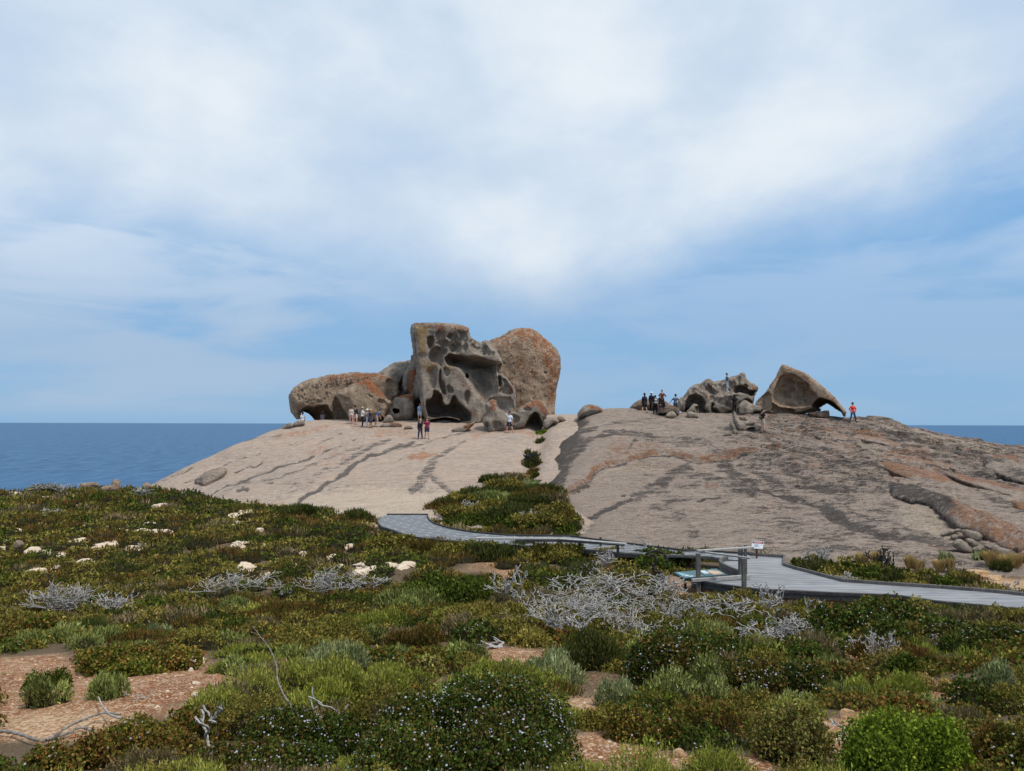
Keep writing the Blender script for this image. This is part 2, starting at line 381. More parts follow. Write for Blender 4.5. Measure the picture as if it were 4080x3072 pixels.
def tps_eval(fit, X, Y):
    p, w = fit; x = X / 20.; y = Y / 20.; s = w[-3] + w[-2] * x + w[-1] * y
    for (a, b), c in zip(p, w[:-3]):
        r2 = (x - a) ** 2 + (y - b) ** 2; s = s + c * .5 * r2 * np.log(r2 + 1e-12)
    return s
def ctrl(pts, extra):
    q = np.array(pts, float); w = P(q[:, 0] * 1.84448, q[:, 1] * 1.84448, q[:, 2])
    return np.r_[w, np.array(extra, float)] if len(extra) else w
d1 = [(330,1047,61.2),(470,1076,51.3),(560,1086,48.4),(700,1100,44.6),(800,1108,43),(900,1111,42),(1000,1113,41.5),(1100,1130,38),
      (400,1010,61.5),(440,1035,58),(500,967,64),(520,1010,59.5),(600,933,67),(550,1040,54.5),(650,1050,50.5),(650,1000,57),(650,960,62.5),(650,926,67.5),(620,918,71),
      (800,1050,48.8),(800,1000,55.5),(800,960,61),(800,930,66),(800,909,71.5),(1000,1050,47.5),(1000,1000,54),(1000,960,60),(1000,935,64.5),(1000,914,70),
      (1100,1040,48),(1100,980,57),(1100,940,63),(1150,928,65.5),(1140,960,60.5),(1150,1010,52.5),(1200,935,63),(1235,903,68),(1190,980,56.5),(1175,1035,49)]
ex1 = [(-31,64,-6.8),(-30,72,-6.5),(-26,78,-5),(-20,84,-2.5),(-12,86,-1.5),(-4,86,-1.2),(4,86,-1.2),(-38,66,-10),(-20,98,-9),(-8,100,-9),(4,100,-8),(-24,50,-6.6),(-16,42,-6.4),(-8,37,-6.2),(0,34,-6),(-42,60,-12),
       (5,34,-5.6),(7,50,-4),(8,60,-2)]
d2 = [(1240,1160,34.5),(1320,1172,32.8),(1400,1183,31.6),(1520,1192,30.6),(1650,1199,29.9),(1800,1208,29),(1900,1216,28.3),(2020,1226,27.4),(2130,1236,26.5),(2212,1240,26.2),(2400,1250,26),
      (1218,1090,42),(1190,1040,47.5),(1202,990,55),(1218,950,60.5),(1245,915,66),
      (1290,884,68),(1400,888,69),(1500,892,70),(1600,893,71),(1700,897,72),(1840,909,74),(1950,922,75),(2050,945,75.5),(2212,977,75),(2400,1020,73),(2600,1080,68),
      (1300,1130,36.3),(1300,1100,39.3),(1290,1050,45),(1290,1000,51.5),(1290,950,58.5),(1300,915,63.8),
      (1400,1150,34.6),(1400,1100,39.3),(1400,1050,44.8),(1400,1000,50.8),(1400,950,57.8),(1400,915,63.7),
      (1600,1150,33.8),(1600,1100,38.6),(1600,1050,44),(1600,1000,50),(1600,950,57.5),(1600,915,64.5),
      (1800,1180,31.2),(1800,1150,33.7),(1800,1100,38.5),(1800,1050,44.3),(1800,1000,51),(1800,950,59.5),(1800,922,67),
      (2000,1190,30.4),(2000,1150,33.8),(2000,1100,38.8),(2000,1050,45),(2000,1000,53),(2000,960,63),(2000,940,70),
      (2212,1210,29),(2212,1150,34.5),(2212,1100,40),(2212,1050,47.5),(2212,1010,57.5),(2212,988,67),(2450,1200,31),(2450,1150,36.5),(2450,1100,43.5),(2450,1060,54)]
f2 = ctrl(d2, [])
ex2 = []
for q in f2[16:27]: ex2 += [(q[0] * 1.08, q[1] + 10, q[2] - 1.6), (q[0] * 1.2, q[1] + 26, q[2] - 8)]
ex2 += [(1.6, 36, -6.4), (.9, 42, -6.3), (.6, 48, -5.8), (.9, 55, -5), (1.5, 61, -4), (2.5, 67, -3), (2, 76, -4), (1, 30, -6.2), (8, 27.5, -6), (16, 24, -5.9), (24, 22, -5.9)]
G1 = Grid(-46, 9, 36, 104, .125); G2 = Grid(-1, 78, 22, 108, .14)
G1.Z = tps_eval(tps_fit(ctrl(d1, ex1)[:, :2], ctrl(d1, ex1)[:, 2], .3), G1.X, G1.Y)
c2_ = ctrl(d2, ex2); G2.Z = tps_eval(tps_fit(c2_[:, :2], c2_[:, 2], .15), G2.X, G2.Y)
G1.Z = np.maximum(G1.Z, -40); G2.Z = np.maximum(G2.Z, -40)

G1.Z0, G2.Z0 = G1.Z.copy(), G2.Z.copy()
# paint maps in the domes' own surface coordinates
def band(px, py, pts, w, n=0, seed=0):
    d, _ = line_sd(pts, px + n * vnoise(px / 35., py / 35., seed) , py + n * .5 * vnoise(px / 30., py / 30., seed + 5)); return 1 - sstep(w * .45, w * 1.3, d)
def area(px, py, poly, soft):
    return sstep(soft, -soft, poly_sd(poly, px + soft * 1.4 * vnoise(px / 60., py / 60., 3), py + soft * .9 * vnoise(px / 50., py / 30., 8)))
def pxy(g): return proj(np.stack([g.X, g.Y, g.Z], -1))
# --- left dome
px, py = pxy(G1); X, Y = G1.X, G1.Y
dark = np.zeros_like(X); org = dark.copy(); pale = dark.copy()
for pts, w, st in [
    ([(620,570),(760,500),(860,460),(960,425),(1090,385),(1160,350),(1290,315),(1380,285)], 9, 1.3),
    ([(700,560),(860,490),(1080,455),(1250,400),(1420,320),(1560,270),(1730,215)], 13, .62),
    ([(1270,640),(1300,600),(1400,540),(1500,460),(1620,395),(1720,330),(1820,280),(1960,235),(2110,190)], 17, 1.25),
    ([(1600,330),(1650,300),(1740,255),(1840,200),(1930,170)], 18, .8), ([(1080,590),(1180,560),(1300,500),(1500,380),(1700,290)], 30, .42),
    ([(1000,480),(1200,490),(1330,500)], 12, .6),([(790,415),(900,375),(1010,335)], 6, 1),([(230,495),(350,440),(500,370)], 5, .9),([(400,505),(560,430),(800,320),(1000,260)], 5, .8),
    ([(1440,270),(1510,230),(1580,205)], 9, 1),([(870,190),(1020,150),(1150,130)], 6, .7),([(1410,190),(1500,160),(1600,125)], 10, .7),([(820,540),(870,520),(900,535)], 16, 1.1),
    ([(500,300),(600,235),(800,150),(1000,100),(1150,80)], 13, .75),([(1660,175),(1700,160)], 8, .9),([(1190,200),(1300,165),(1390,150)], 5, .7),
    ([(1950,340),(2050,290),(2212,230)], 7, .6),([(1500,520),(1640,500),(1840,485)], 14, .4)]:
    dark = np.maximum(dark, st * band(px, py, cl(pts), w * .5, 10, int(w * 7)))
for pts, w, st in [([(1725,1840),(1690,1900),(1640,1950)], 22, .9), ([(1690,1870),(1740,1915),(1800,1965)], 11, 1), ([(1640,1945),(1720,1950)], 12, .5),([(1990,1890),(2060,1780),(2110,1720)], 30, .1),
                   ([(1740,1830),(1800,1790),(1850,1760)], 8, .7), ([(1580,1790),(1660,1770),(1800,1735),(1950,1720)], 5, .6)]:
    dark = np.maximum(dark, st * band(px, py, pts, w, 8, int(w * 5)))
for pts, w, st in [([(2090,285),(2150,278),(2212,288),(2270,284)], 7, .9),([(1480,70),(1300,110),(1100,150)], 14, .65),([(1850,120),(2000,110),(2100,140)], 22, .6),([(1350,240),(1430,230),(1600,290)], 20, .5),([(1430,340),(1500,330)], 12, .5)]:
    org = np.maximum(org, st * band(px, py, cl(pts), w, 10, 4))
for pts, w, st in [([(1640,1820),(1700,1812)], 18, .85),([(1880,1740),(2000,1710),(2130,1720)], 16, .6),([(1400,1700),(1600,1690),(1900,1700)], 14, .45),([(2120,1720),(2200,1760)], 40, .3)]:
    org = np.maximum(org, st * band(px, py, pts, w, 10, 4))
pale = np.maximum(pale, .9 * sstep(1880, 2000, py) * sstep(650, 1500, px) * sstep(1900, 1780, px)); pale = np.maximum(pale, .6 * area(px, py, [(1500,2000),(1750,1960),(1950,2010),(1750,2050),(1500,2050)], 25))
rel = .05 * fbm(X * .9, Y * .9, 31, 4) + .12 * fbm(X * .25, Y * .25, 37, 2)
rid = 1 - np.abs(fbm(X * .16 + Y * .07, Y * .75 - X * .25, 41, 4)); rel -= .07 * sstep(.86, .99, rid)
rel -= .07 * np.clip(dark, 0, 1.2)
d, s = line_sd(cv([(1168,922),(1160,960),(1146,1000),(1134,1040),(1100,1080),(1080,1120)]), px, py); rel -= .55 * np.exp(-(d * Y / F / .75) ** 2)
G1.Z = G1.Z + rel; G1.paint = np.stack([org, dark, pale], -1)
# --- right dome
px, py = pxy(G2); X, Y = G2.X, G2.Y
dark = np.zeros_like(X); org = dark.copy(); pale = dark.copy(); dz = np.zeros_like(X)
# the big exfoliation step: everything just below it sits lower
edge_a = c4([(700,700),(740,660),(770,640),(800,590),(900,545),(1080,515),(1200,470),(1330,445),(1500,440),(1600,455),(1720,470),(1900,460),(2100,445),(2300,430)])
d, s = line_sd(edge_a, px, py); metre = d * Y / F
dz -= .30 * (s > 0) * np.exp(-metre / .8) * sstep(0, .05, metre)
org = np.maximum(org, .9 * np.exp(-(d / 9.) ** 2) * (.85 + .35 * vnoise(px / 40., py / 40., 77))); dark = np.maximum(dark, 1.2 * (s > 0) * np.exp(-((d - 8) / 3.5) ** 2)); org = np.maximum(org, .75 * band(px, py, c4([(540,810),(620,750),(740,680)]), 16, 6, 2))  # rusty edge, then a dark band painted below the step as its shade
org = np.maximum(org, .62 * area(px, py, c4([(900,430),(1180,310),(1350,350),(1470,440),(1300,450),(1100,500),(900,530)]), 12)); org = np.maximum(org, .45 * area(px, py, c4([(950,330),(1050,270),(1120,300),(1000,460),(930,430)]), 12))
org = np.maximum(org, .45 * area(px, py, c4([(1100,530),(1480,480),(1560,560),(1100,600)]), 14)); org = np.maximum(org, .6 * area(px, py, c4([(1550,440),(1720,460),(1750,500),(1560,490)]), 10))
pale = np.maximum(pale, band(px, py, c4([(800,640),(900,600),(1060,570),(1400,550)]), 5, 5, 3)); d2_, s2_ = line_sd(c4([(760,700),(900,610),(1060,575),(1400,550)]), px, py); dz -= .12 * (s2_ > 0) * np.exp(-d2_ * Y / F / .6)
for pts, w, st in [
    (c4([(380,720),(440,560),(520,400),(600,250),(650,160)]), 60, 1.5), (c4([(470,720),(520,560),(600,440),(690,380)]), 46, 1.05), (c4([(560,310),(700,260),(850,235)]), 10, .95), (c4([(680,370),(800,310),(900,280),(1080,255),(1200,290),(1300,300)]), 13, .95),
    (c4([(1090,500),(1130,410),(1190,320)]), 7, .9), (c4([(660,1080),(850,970),(1000,900),(1150,840)]), 13, 1.1), (c4([(1150,840),(1350,720),(1500,620),(1620,560)]), 30, .9), (c4([(1250,800),(1500,780),(1700,720)]), 18, .5),
    (c4([(1420,855),(1700,865),(1900,880)]), 7, .9), (c4([(1500,900),(1600,1050),(1700,1150)]), 42, .55), (c4([(1350,930),(1600,900)]), 26, .45), (c4([(1600,600),(1800,640),(2000,720),(2212,800)]), 26, .9), (c4([(1950,500),(2050,640),(2200,740)]), 40, .95),
    (c4([(620,790),(700,740),(770,690)]), 10, .9), (c4([(1300,330),(1500,350),(1700,360),(1900,400)]), 24, .62), (c4([(850,200),(1100,180),(1400,150)]), 9, .45), (c4([(1050,830),(1080,820)]), 7, .9), (c4([(1230,625),(1330,650)]), 5, .7),
    (c5([(0,700),(200,740),(420,790),(560,850)]), 15, 1.2), (c5([(560,850),(700,930),(850,1010),(1050,1080)]), 28, 1.25), (c5([(1050,1080),(1300,1110),(1600,1190),(2000,1260)]), 30, .85), (c5([(560,790),(750,860),(950,940),(1250,1040),(1500,1100)]), 9, .95),
    (c5([(640,970),(700,955)]), 12, 1.1), (c5([(100,800),(250,920),(400,1050),(600,1150)]), 60, .5), (c5([(0,1190),(400,1200),(900,1200)]), 16, .8), (c5([(900,1200),(1300,1280),(1700,1330)]), 40, .55),
    (c5([(180,430),(260,520),(400,640),(600,700),(800,740)]), 34, .8), (c5([(420,430),(560,500),(760,600),(900,700)]), 26, .75), (c5([(600,430),(800,540),(1000,640),(1060,740)]), 26, .7), (c5([(0,520),(60,560),(260,700)]), 30, .8),
    (c5([(1050,270),(1300,310),(1700,400),(1900,430)]), 22, .9), (c5([(1500,470),(1750,520),(1950,600),(2150,700)]), 22, .85), (c5([(1120,760),(1300,740)]), 18, 1.1), (c5([(1850,740),(2000,820),(2200,900)]), 26, .75),
    (c5([(1800,560),(2000,640),(2212,720)]), 14, .7), (c5([(150,100),(500,150),(900,180)]), 10, .5), (c5([(600,200),(1000,250),(1300,350)]), 12, .5), (c5([(300,900),(600,1100),(900,1180)]), 40, .45)]:
    dark = np.maximum(dark, st * band(px, py, pts, w * .85, 14, int(w * 3)))
for pts, w, st in [(c5([(380,240),(560,240),(800,250),(1050,300)]), 9, .9), (c5([(760,240),(1000,320),(1250,390),(1500,440)]), 11, 1), (c5([(660,330),(800,390),(1000,410),(1250,450),(1500,490)]), 12, .85), (c5([(130,370),(220,380)]), 14, .9),
                   (c5([(1500,570),(1800,650),(2000,690),(2212,740)]), 12, .9), (c5([(1100,260),(1300,240),(1500,280)]), 7, .5), (c5([(1450,1180),(1600,1215)]), 8, .8), (c5([(250,450),(400,480),(620,560)]), 26, .42), (c5([(1600,700),(1800,760)]), 14, .4),
                   (c5([(0,860),(200,850),(450,870)]), 34, .35), (c4([(1800,720),(1900,750)]), 18, .6), (c5([(400,130),(600,150)]), 10, .45), (c5([(2130,860),(2212,880)]), 16, 1)]:
    org = np.maximum(org, st * band(px, py, pts, w, 9, int(w * 3)))
pale = np.maximum(pale, 1.1 * area(px, py, c5([(1180,830),(1400,880),(1560,1000),(1620,1050),(1500,1080),(1250,1000),(1180,920)]), 14)); pale = np.maximum(pale, .8 * area(px, py, c5([(1000,540),(1250,620),(1450,720),(1250,720),(1060,620)]), 14))
pale = np.maximum(pale, .9 * band(px, py, c5([(1150,240),(1300,270),(1500,310),(1800,380),(2100,440)]), 14, 8, 3)); pale = np.maximum(pale, .9 * band(px, py, c5([(700,350),(900,400),(1050,470)]), 12, 8, 3)); pale = np.maximum(pale, .8 * band(px, py, c5([(1660,640),(1900,740),(2212,840)]), 8, 6, 3))
pale = np.maximum(pale, .8 * band(px, py, c5([(1250,1000),(1500,1080),(1700,1170)]), 10, 6, 3)); pale = np.maximum(pale, .35 * sstep(2120, 2200, py) * sstep(3200, 2600, px))
dark = np.maximum(dark, .45 * area(px, py, c5([(0,400),(900,430),(1200,800),(1600,1100),(2200,1250),(1700,1330),(0,1230)]), 40)); dark = np.maximum(dark, .20 * sstep(2300, 2600, px) * (.6 + .4 * sstep(1720, 2000, py))); dark = dark * (1 - .8 * np.clip(pale, 0, 1))
# ledges: strata steps, strongest on the upper right
amt = sstep(2600, 3200, px) * sstep(2150, 1780, py) * 1.25; amt = np.maximum(amt, .35 * sstep(2300, 2600, px))
qx = X * .20 - Y * .03; qy = Y * .42 + X * .10
tn = fbm(qx, qy, 51, 4) * 5; fr = tn - np.floor(tn); ter = (np.floor(tn) + sstep(.0, .16, fr)) / 5 * .75; fr2 = np.exp(-(fr / .12) ** 2)
rid = 1 - np.abs(fbm(X * .14 + Y * .05, Y * .62 + X * .22, 61, 4)); rid2 = 1 - np.abs(fbm(X * .3, Y * 1.3 + X * .4, 67, 3))
dark = np.maximum(dark, .7 * amt * fr2 * 1.3); org = np.maximum(org, .8 * amt * np.exp(-((fr - .25) / .12) ** 2)); dark = np.maximum(dark, .5 * np.clip(amt, 0, 1)); dz += amt * (ter - .26 * sstep(.84, .98, rid)) + .05 * fbm(X * .9, Y * .9, 71, 4) + .14 * fbm(X * .22, Y * .22, 77, 2) - .06 * (1 - amt * .5) * sstep(.88, .99, rid2)  # dark along the risers is ledge shade put into the colour
for pts, w, h in [(c5([(0,710),(200,750),(420,800),(560,850),(700,950),(900,1040),(1200,1110)]), .45, .16), (c5([(1050,740),(1300,820)]), .3, .15), (c5([(380,250),(450,270),(520,310)]), .5, .3), (c5([(900,370),(1000,400),(1130,410)]), .6, .4), (c5([(1180,450),(1280,490),(1350,500)]), .5, .35),
                  (c5([(1250,390),(1310,430)]), .4, .4), (c5([(1350,265),(1450,275),(1540,300)]), .4, .28), (c5([(1380,320),(1550,330),(1650,370)]), .4, .28), (c5([(1100,260),(1330,320)]), .3, .2)]:
    d, s = line_sd(pts, px, py); dz -= h * np.exp(-(d * Y / F / w * 2.2) ** 2)
for pts, w, h in [(c5([(1120,740),(1350,770),(1550,840)]), .5, .25)]:
    d, s = line_sd(pts, px, py); dz += h * np.exp(-(d * Y / F / w) ** 2)
G2.Z = G2.Z + dz; G2.paint = np.stack([org, dark, pale], -1); G2.relief = np.stack([np.clip(amt + .15, 0, 1)] * 3, -1); G1.relief = 0 * G1.paint

def smooth_dome(x, y):
    a, b = G1.Z, G2.Z; G1.Z, G2.Z = G1.Z0, G2.Z0; z = np.maximum(G1.sample(x, y), G2.sample(x, y)); G1.Z, G2.Z = a, b; return z
def surf(x, y, ground=True):
    z = np.maximum(G1.sample(x, y), G2.sample(x, y))
    return np.maximum(z, ground_z(x, y)) if ground else z
def pick(px, py, y0=5, y1=95, n=900, which=None):
    """first point of the terrain on the line of sight of a reference pixel"""
    px = np.atleast_1d(np.asarray(px, float)); py = np.atleast_1d(np.asarray(py, float)); Ys = np.linspace(y0, y1, n)
    p = P(px[:, None], py[:, None], Ys[None, :]); h = (which or surf)(p[..., 0], p[..., 1]); m = p[..., 2] <= h
    i = np.where(m.any(1), m.argmax(1), -1)
    if (i < 0).any():      # passes over the crest: take the closest approach
        gap = p[..., 2] - h; i = np.where(i < 0, gap[:, :].argmin(1), i)
    r = p[np.arange(len(px)), i]; r[:, 2] = h[np.arange(len(px)), i]; return r
def grid_mesh(name, g, mat):
    ny, nx = g.Z.shape; base = ground_z(g.X, g.Y, False) if True else 0
    keep = (g.Z > base - .7) | (g.Y > 60); i = np.arange(ny * nx).reshape(ny, nx)
    k = keep[:-1, :-1] | keep[1:, :-1] | keep[:-1, 1:] | keep[1:, 1:]
    q = np.stack([i[:-1, :-1], i[:-1, 1:], i[1:, 1:], i[1:, :-1]], -1)[k]
    u, inv = np.unique(q, return_inverse=True); v = np.stack([g.X, g.Y, g.Z], -1).reshape(-1, 3)[u]
    return mesh_np(name, v, inv.reshape(q.shape), mat, True, {'paint': g.paint.reshape(-1, 3)[u], 'relief': g.relief.reshape(-1, 3)[u]})
tag(grid_mesh('granite_hill', G1, M['dome_left']), 'smooth pale pink granite dome rising left of the shrubby gully', None, None, 'structure')
tag(grid_mesh('granite_hill', G2, M['dome_right']), 'black streaked granite dome with rusty ledges right of the gully', None, None, 'structure')
# ground sheet
xs = np.unique(np.r_[np.arange(-110, -20, .8), np.arange(-20, 22, .2), np.arange(22, 110, .8)]); ys = np.unique(np.r_[np.arange(-30, 2, 1.), np.arange(2, 30, .16), np.arange(30, 66, .35), np.arange(66, 160, 2.)])
GX, GY = np.meshgrid(xs, ys); GZ = ground_z(GX, GY)
px, py = proj(np.stack([GX, GY, GZ], -1))
sand = np.zeros_like(GX)
SAND = [[(3900,2290),(4000,2300),(4200,2310),(4400,2400),(4000,2360),(3920,2330)], [(1430,2085),(1500,2060),(1520,2100),(1470,2110)], cv([(0,1550),(140,1530),(250,1540),(280,1580),(200,1600),(0,1600)]), cv([(1230,1480),(1290,1500),(1270,1530),(1200,1520)])]
for s_ in SAND: sand = np.maximum(sand, area(px, py, s_, 14))
sand = np.maximum(sand, sstep(2150, 2230, py) * sstep(26, 29, GY) * sstep(3, 5, GX)); sand = np.where(GY > 3, sand, 0)
BARE = [cv([(-40,1425),(60,1418),(120,1410),(170,1435),(260,1465),(330,1415),(430,1412),(460,1438),(520,1472),(500,1500),(400,1515),(310,1535),(260,1560),(235,1592),(150,1605),(-40,1598)]), cv([(1480,1640),(1640,1620),(1700,1666),(1500,1680)]), cv([(1760,1560),(1880,1530),(1930,1570),(1850,1600),(1830,1640),(1760,1620)]), cv([(1200,1500),(1300,1510),(1290,1540),(1190,1550)]),
        cv([(1020,1395),(1200,1410),(1200,1450),(1050,1440)]), cv([(1840,1400),(1890,1400),(1910,1440),(1870,1470),(1840,1440)]), cv([(1260,1205),(1330,1210),(1320,1235),(1250,1225)]), cv([(1960,1475),(2212,1470),(2212,1500),(2000,1520)]), cv([(1440,1250),(1500,1245),(1500,1290),(1440,1280)]), SAND[0], SAND[1], cv([(1200,1590),(1300,1580),(1500,1640),(1480,1666),(1300,1666)])]
bare = np.zeros_like(GX)
for b_ in BARE: bare = np.maximum(bare, area(px, py, b_, 10))
litter = np.clip(1 - bare, 0, 1) * sstep(-.3, .2, fbm(GX * .5, GY * .5, 88, 3) + .35)
ny, nx = GX.shape; i = np.arange(ny * nx).reshape(ny, nx)
g = mesh_np('ground', np.stack([GX, GY, GZ], -1).reshape(-1, 3), np.stack([i[:-1, :-1], i[:-1, 1:], i[1:, 1:], i[1:, :-1]], -1).reshape(-1, 4), M['soil'], True, {'paint': np.stack([sand.ravel(), litter.ravel(), 0 * litter.ravel()], -1)})
tag(g, 'sandy coastal ground with rusty gravel under the heath', None, None, 'structure')
# sea
s = 70000.; vv = []; 
xs = np.array([-s, -8000, -2000, -500, 0, 500, 2000, 8000, s]); ys = np.array([-300, 100, 500, 2000, 8000, s]); a, b = np.meshgrid(xs, ys)
i = np.arange(a.size).reshape(a.shape)
sea = mesh_np('sea_water', np.stack([a, b, 0 * a - 42], -1).reshape(-1, 3), np.stack([i[:-1, :-1], i[:-1, 1:], i[1:, 1:], i[1:, :-1]], -1).reshape(-1, 4), M['sea'])
tag(sea, 'open blue sea to the horizon', None, None, 'structure')
# ------------------------------------------------------------------ sky and sun
SUN_EL, SUN_AZ = math.radians(60), math.radians(122)   # azimuth clockwise from view direction (+Y)
W = bpy.data.worlds.new('World'); scene.world = W; W.use_nodes = True
t = W.node_tree; N = t.nodes; L = t.links; bg = N['Background']
def wm(op, a, b=None, c=None):
    n = N.new('ShaderNodeMath'); n.operation = op
    for i_, x in enumerate((a, b, c)):
        if x is None: continue
        if isinstance(x, bpy.types.NodeSocket): L.new(x, n.inputs[i_])
        else: n.inputs[i_].default_value = x
    return n.outputs[0]
def wss(a, b, x):
    n = N.new('ShaderNodeMapRange'); n.interpolation_type = 'SMOOTHSTEP'; n.inputs[1].default_value = a; n.inputs[2].default_value = b; L.new(x, n.inputs[0]); return n.outputs[0]
def wmix(f, a, b, mode='MIX'):
    n = N.new('ShaderNodeMix'); n.data_type = 'RGBA'; n.blend_type = mode
    for k, x in ((0, f), (6, a), (7, b)):
        if isinstance(x, bpy.types.NodeSocket): L.new(x, n.inputs[k])
        else: n.inputs[k].default_value = x if k == 0 else tuple(x) + (1,)
    return n.outputs[2]
sky = N.new('ShaderNodeTexSky'); sky.sky_type = 'NISHITA'; sky.sun_disc = False; sky.sun_elevation = SUN_EL; sky.sun_rotation = SUN_AZ
sky.air_density = 1.0; sky.dust_density = .6; sky.ozone_density = 2.5
tc = N.new('ShaderNodeTexCoord').outputs['Generated']; sx = N.new('ShaderNodeSeparateXYZ'); L.new(tc, sx.inputs[0]); x, y, z = sx.outputs
az = wm('ARCTAN2', x, y); hor = wm('SQRT', wm('ADD', wm('MULTIPLY', x, x), wm('MULTIPLY', y, y))); el = wm('DIVIDE', z, wm('MAXIMUM', hor, .02))
def wcomb(a, b, c):
    n = N.new('ShaderNodeCombineXYZ')
    for k, q in enumerate((a, b, c)):
        if isinstance(q, bpy.types.NodeSocket): L.new(q, n.inputs[k])
        else: n.inputs[k].default_value = q
    return n.outputs[0]
def wnoise(vec, scale, detail=6, rough=.55, dist=0):
    n = N.new('ShaderNodeTexNoise'); n.inputs['Scale'].default_value = scale; n.inputs['Detail'].default_value = detail; n.inputs['Roughness'].default_value = rough; n.inputs['Distortion'].default_value = dist
    L.new(vec, n.inputs['Vector']); return n.outputs['Fac']
dome = wcomb(az, wm('MULTIPLY', wm('POWER', wm('MAXIMUM', el, 0.0), .75), 1.5), 0.0)
n_big = wnoise(dome, 1.5, 6, .52, .1); n_mid = wnoise(dome, 3.4, 7, .56, .15)
low = wnoise(wcomb(wm('MULTIPLY', az, 2.2), wm('MULTIPLY', el, 9.0), 3.7), 1.6, 6, .5, .3)
wisp = wnoise(wcomb(wm('MULTIPLY', az, 3.0), wm('MULTIPLY', el, 26.0), 1.1), 1.3, 6, .55, .4)
# lower edge of the cloud bank as a function of bearing
fc = N.new('ShaderNodeFloatCurve'); cu = fc.mapping.curves[0]
pts = [(-1.0, .32), (-.68, .240), (-.55, .232), (-.43, .222), (-.33, .195), (-.25, .180), (-.13, .163), (0, .150), (.12, .168), (.24, .200), (.36, .235), (.46, .262), (.57, .305), (.68, .318), (1.0, .33)]
L.new(wm('ADD', wm('MULTIPLY', az, .5), .5), fc.inputs['Value'])
for k, (a, b) in enumerate(pts):
    if k == 0: cu.points[0].location = (a * .5 + .5, b)
    elif k == 1: cu.points[1].location = (a * .5 + .5, b)
    else: cu.points.new(a * .5 + .5, b)
fc.mapping.update()
rel = wm('ADD', wm('SUBTRACT', el, fc.outputs[0]), wm('MULTIPLY', wm('SUBTRACT', n_mid, .5), .16))
bank = wss(-.075, .095, rel)
thin = wss(.36, .60, n_big)                                   # thinner veil here and there
bank = wm('MULTIPLY', bank, wm('ADD', .72, wm('MULTIPLY', thin, .30)))
under = wm('MULTIPLY', wm('MULTIPLY', wss(.36, .58, low), wss(.0, .03, el)), .46)
side = wss(-.05, -.35, az); under = wm('MULTIPLY', under, wm('ADD', .7, wm('MULTIPLY', side, .7)))
wsp = wm('MULTIPLY', wm('MULTIPLY', wss(.5, .7, wisp), wss(.27, .18, el)), .16)
cl_ = wm('MINIMUM', wm('MAXIMUM', bank, wm('MAXIMUM', under, wsp)), 1.0)
SK = .085
skyc = wmix(1.0, sky.outputs[0], (.62, .80, 1.06), 'MULTIPLY')
def rad(c): return tuple(q / SK for q in c)
blue = wmix(wss(.0, .40, el), rad((.29, .50, .75)), rad((.22, .47, .82)))
skyc = wmix(.85, skyc, blue)
bright = wmix(wss(.38, .66, wm('ADD', wm('MULTIPLY', n_mid, .45), wm('MULTIPLY', n_big, .55))), rad((.62, .73, .86)), rad((.84, .90, .95)))
lowcl = rad((.44, .55, .71)); cc = wmix(wss(.08, .24, el), lowcl, bright)
col = wmix(cl_, skyc, cc)
L.new(col, bg.inputs[0]); bg.inputs[1].default_value = SK
sun = bpy.data.lights.new('sun', 'SUN'); sun.energy = 2.6; sun.angle = math.radians(10); sun.color = (1, .93, .82)
so = bpy.data.objects.new('sun', sun); COL.objects.link(so)
sd = Vector((math.sin(SUN_AZ) * math.cos(SUN_EL), math.cos(SUN_AZ) * math.cos(SUN_EL), math.sin(SUN_EL)))
so.rotation_euler = sd.to_track_quat('Z', 'Y').to_euler(); so.location = (0, -5, 40)
vs = scene.view_settings; vs.view_transform = 'Standard'; vs.look = 'None'; vs.exposure = 0; vs.gamma = 1
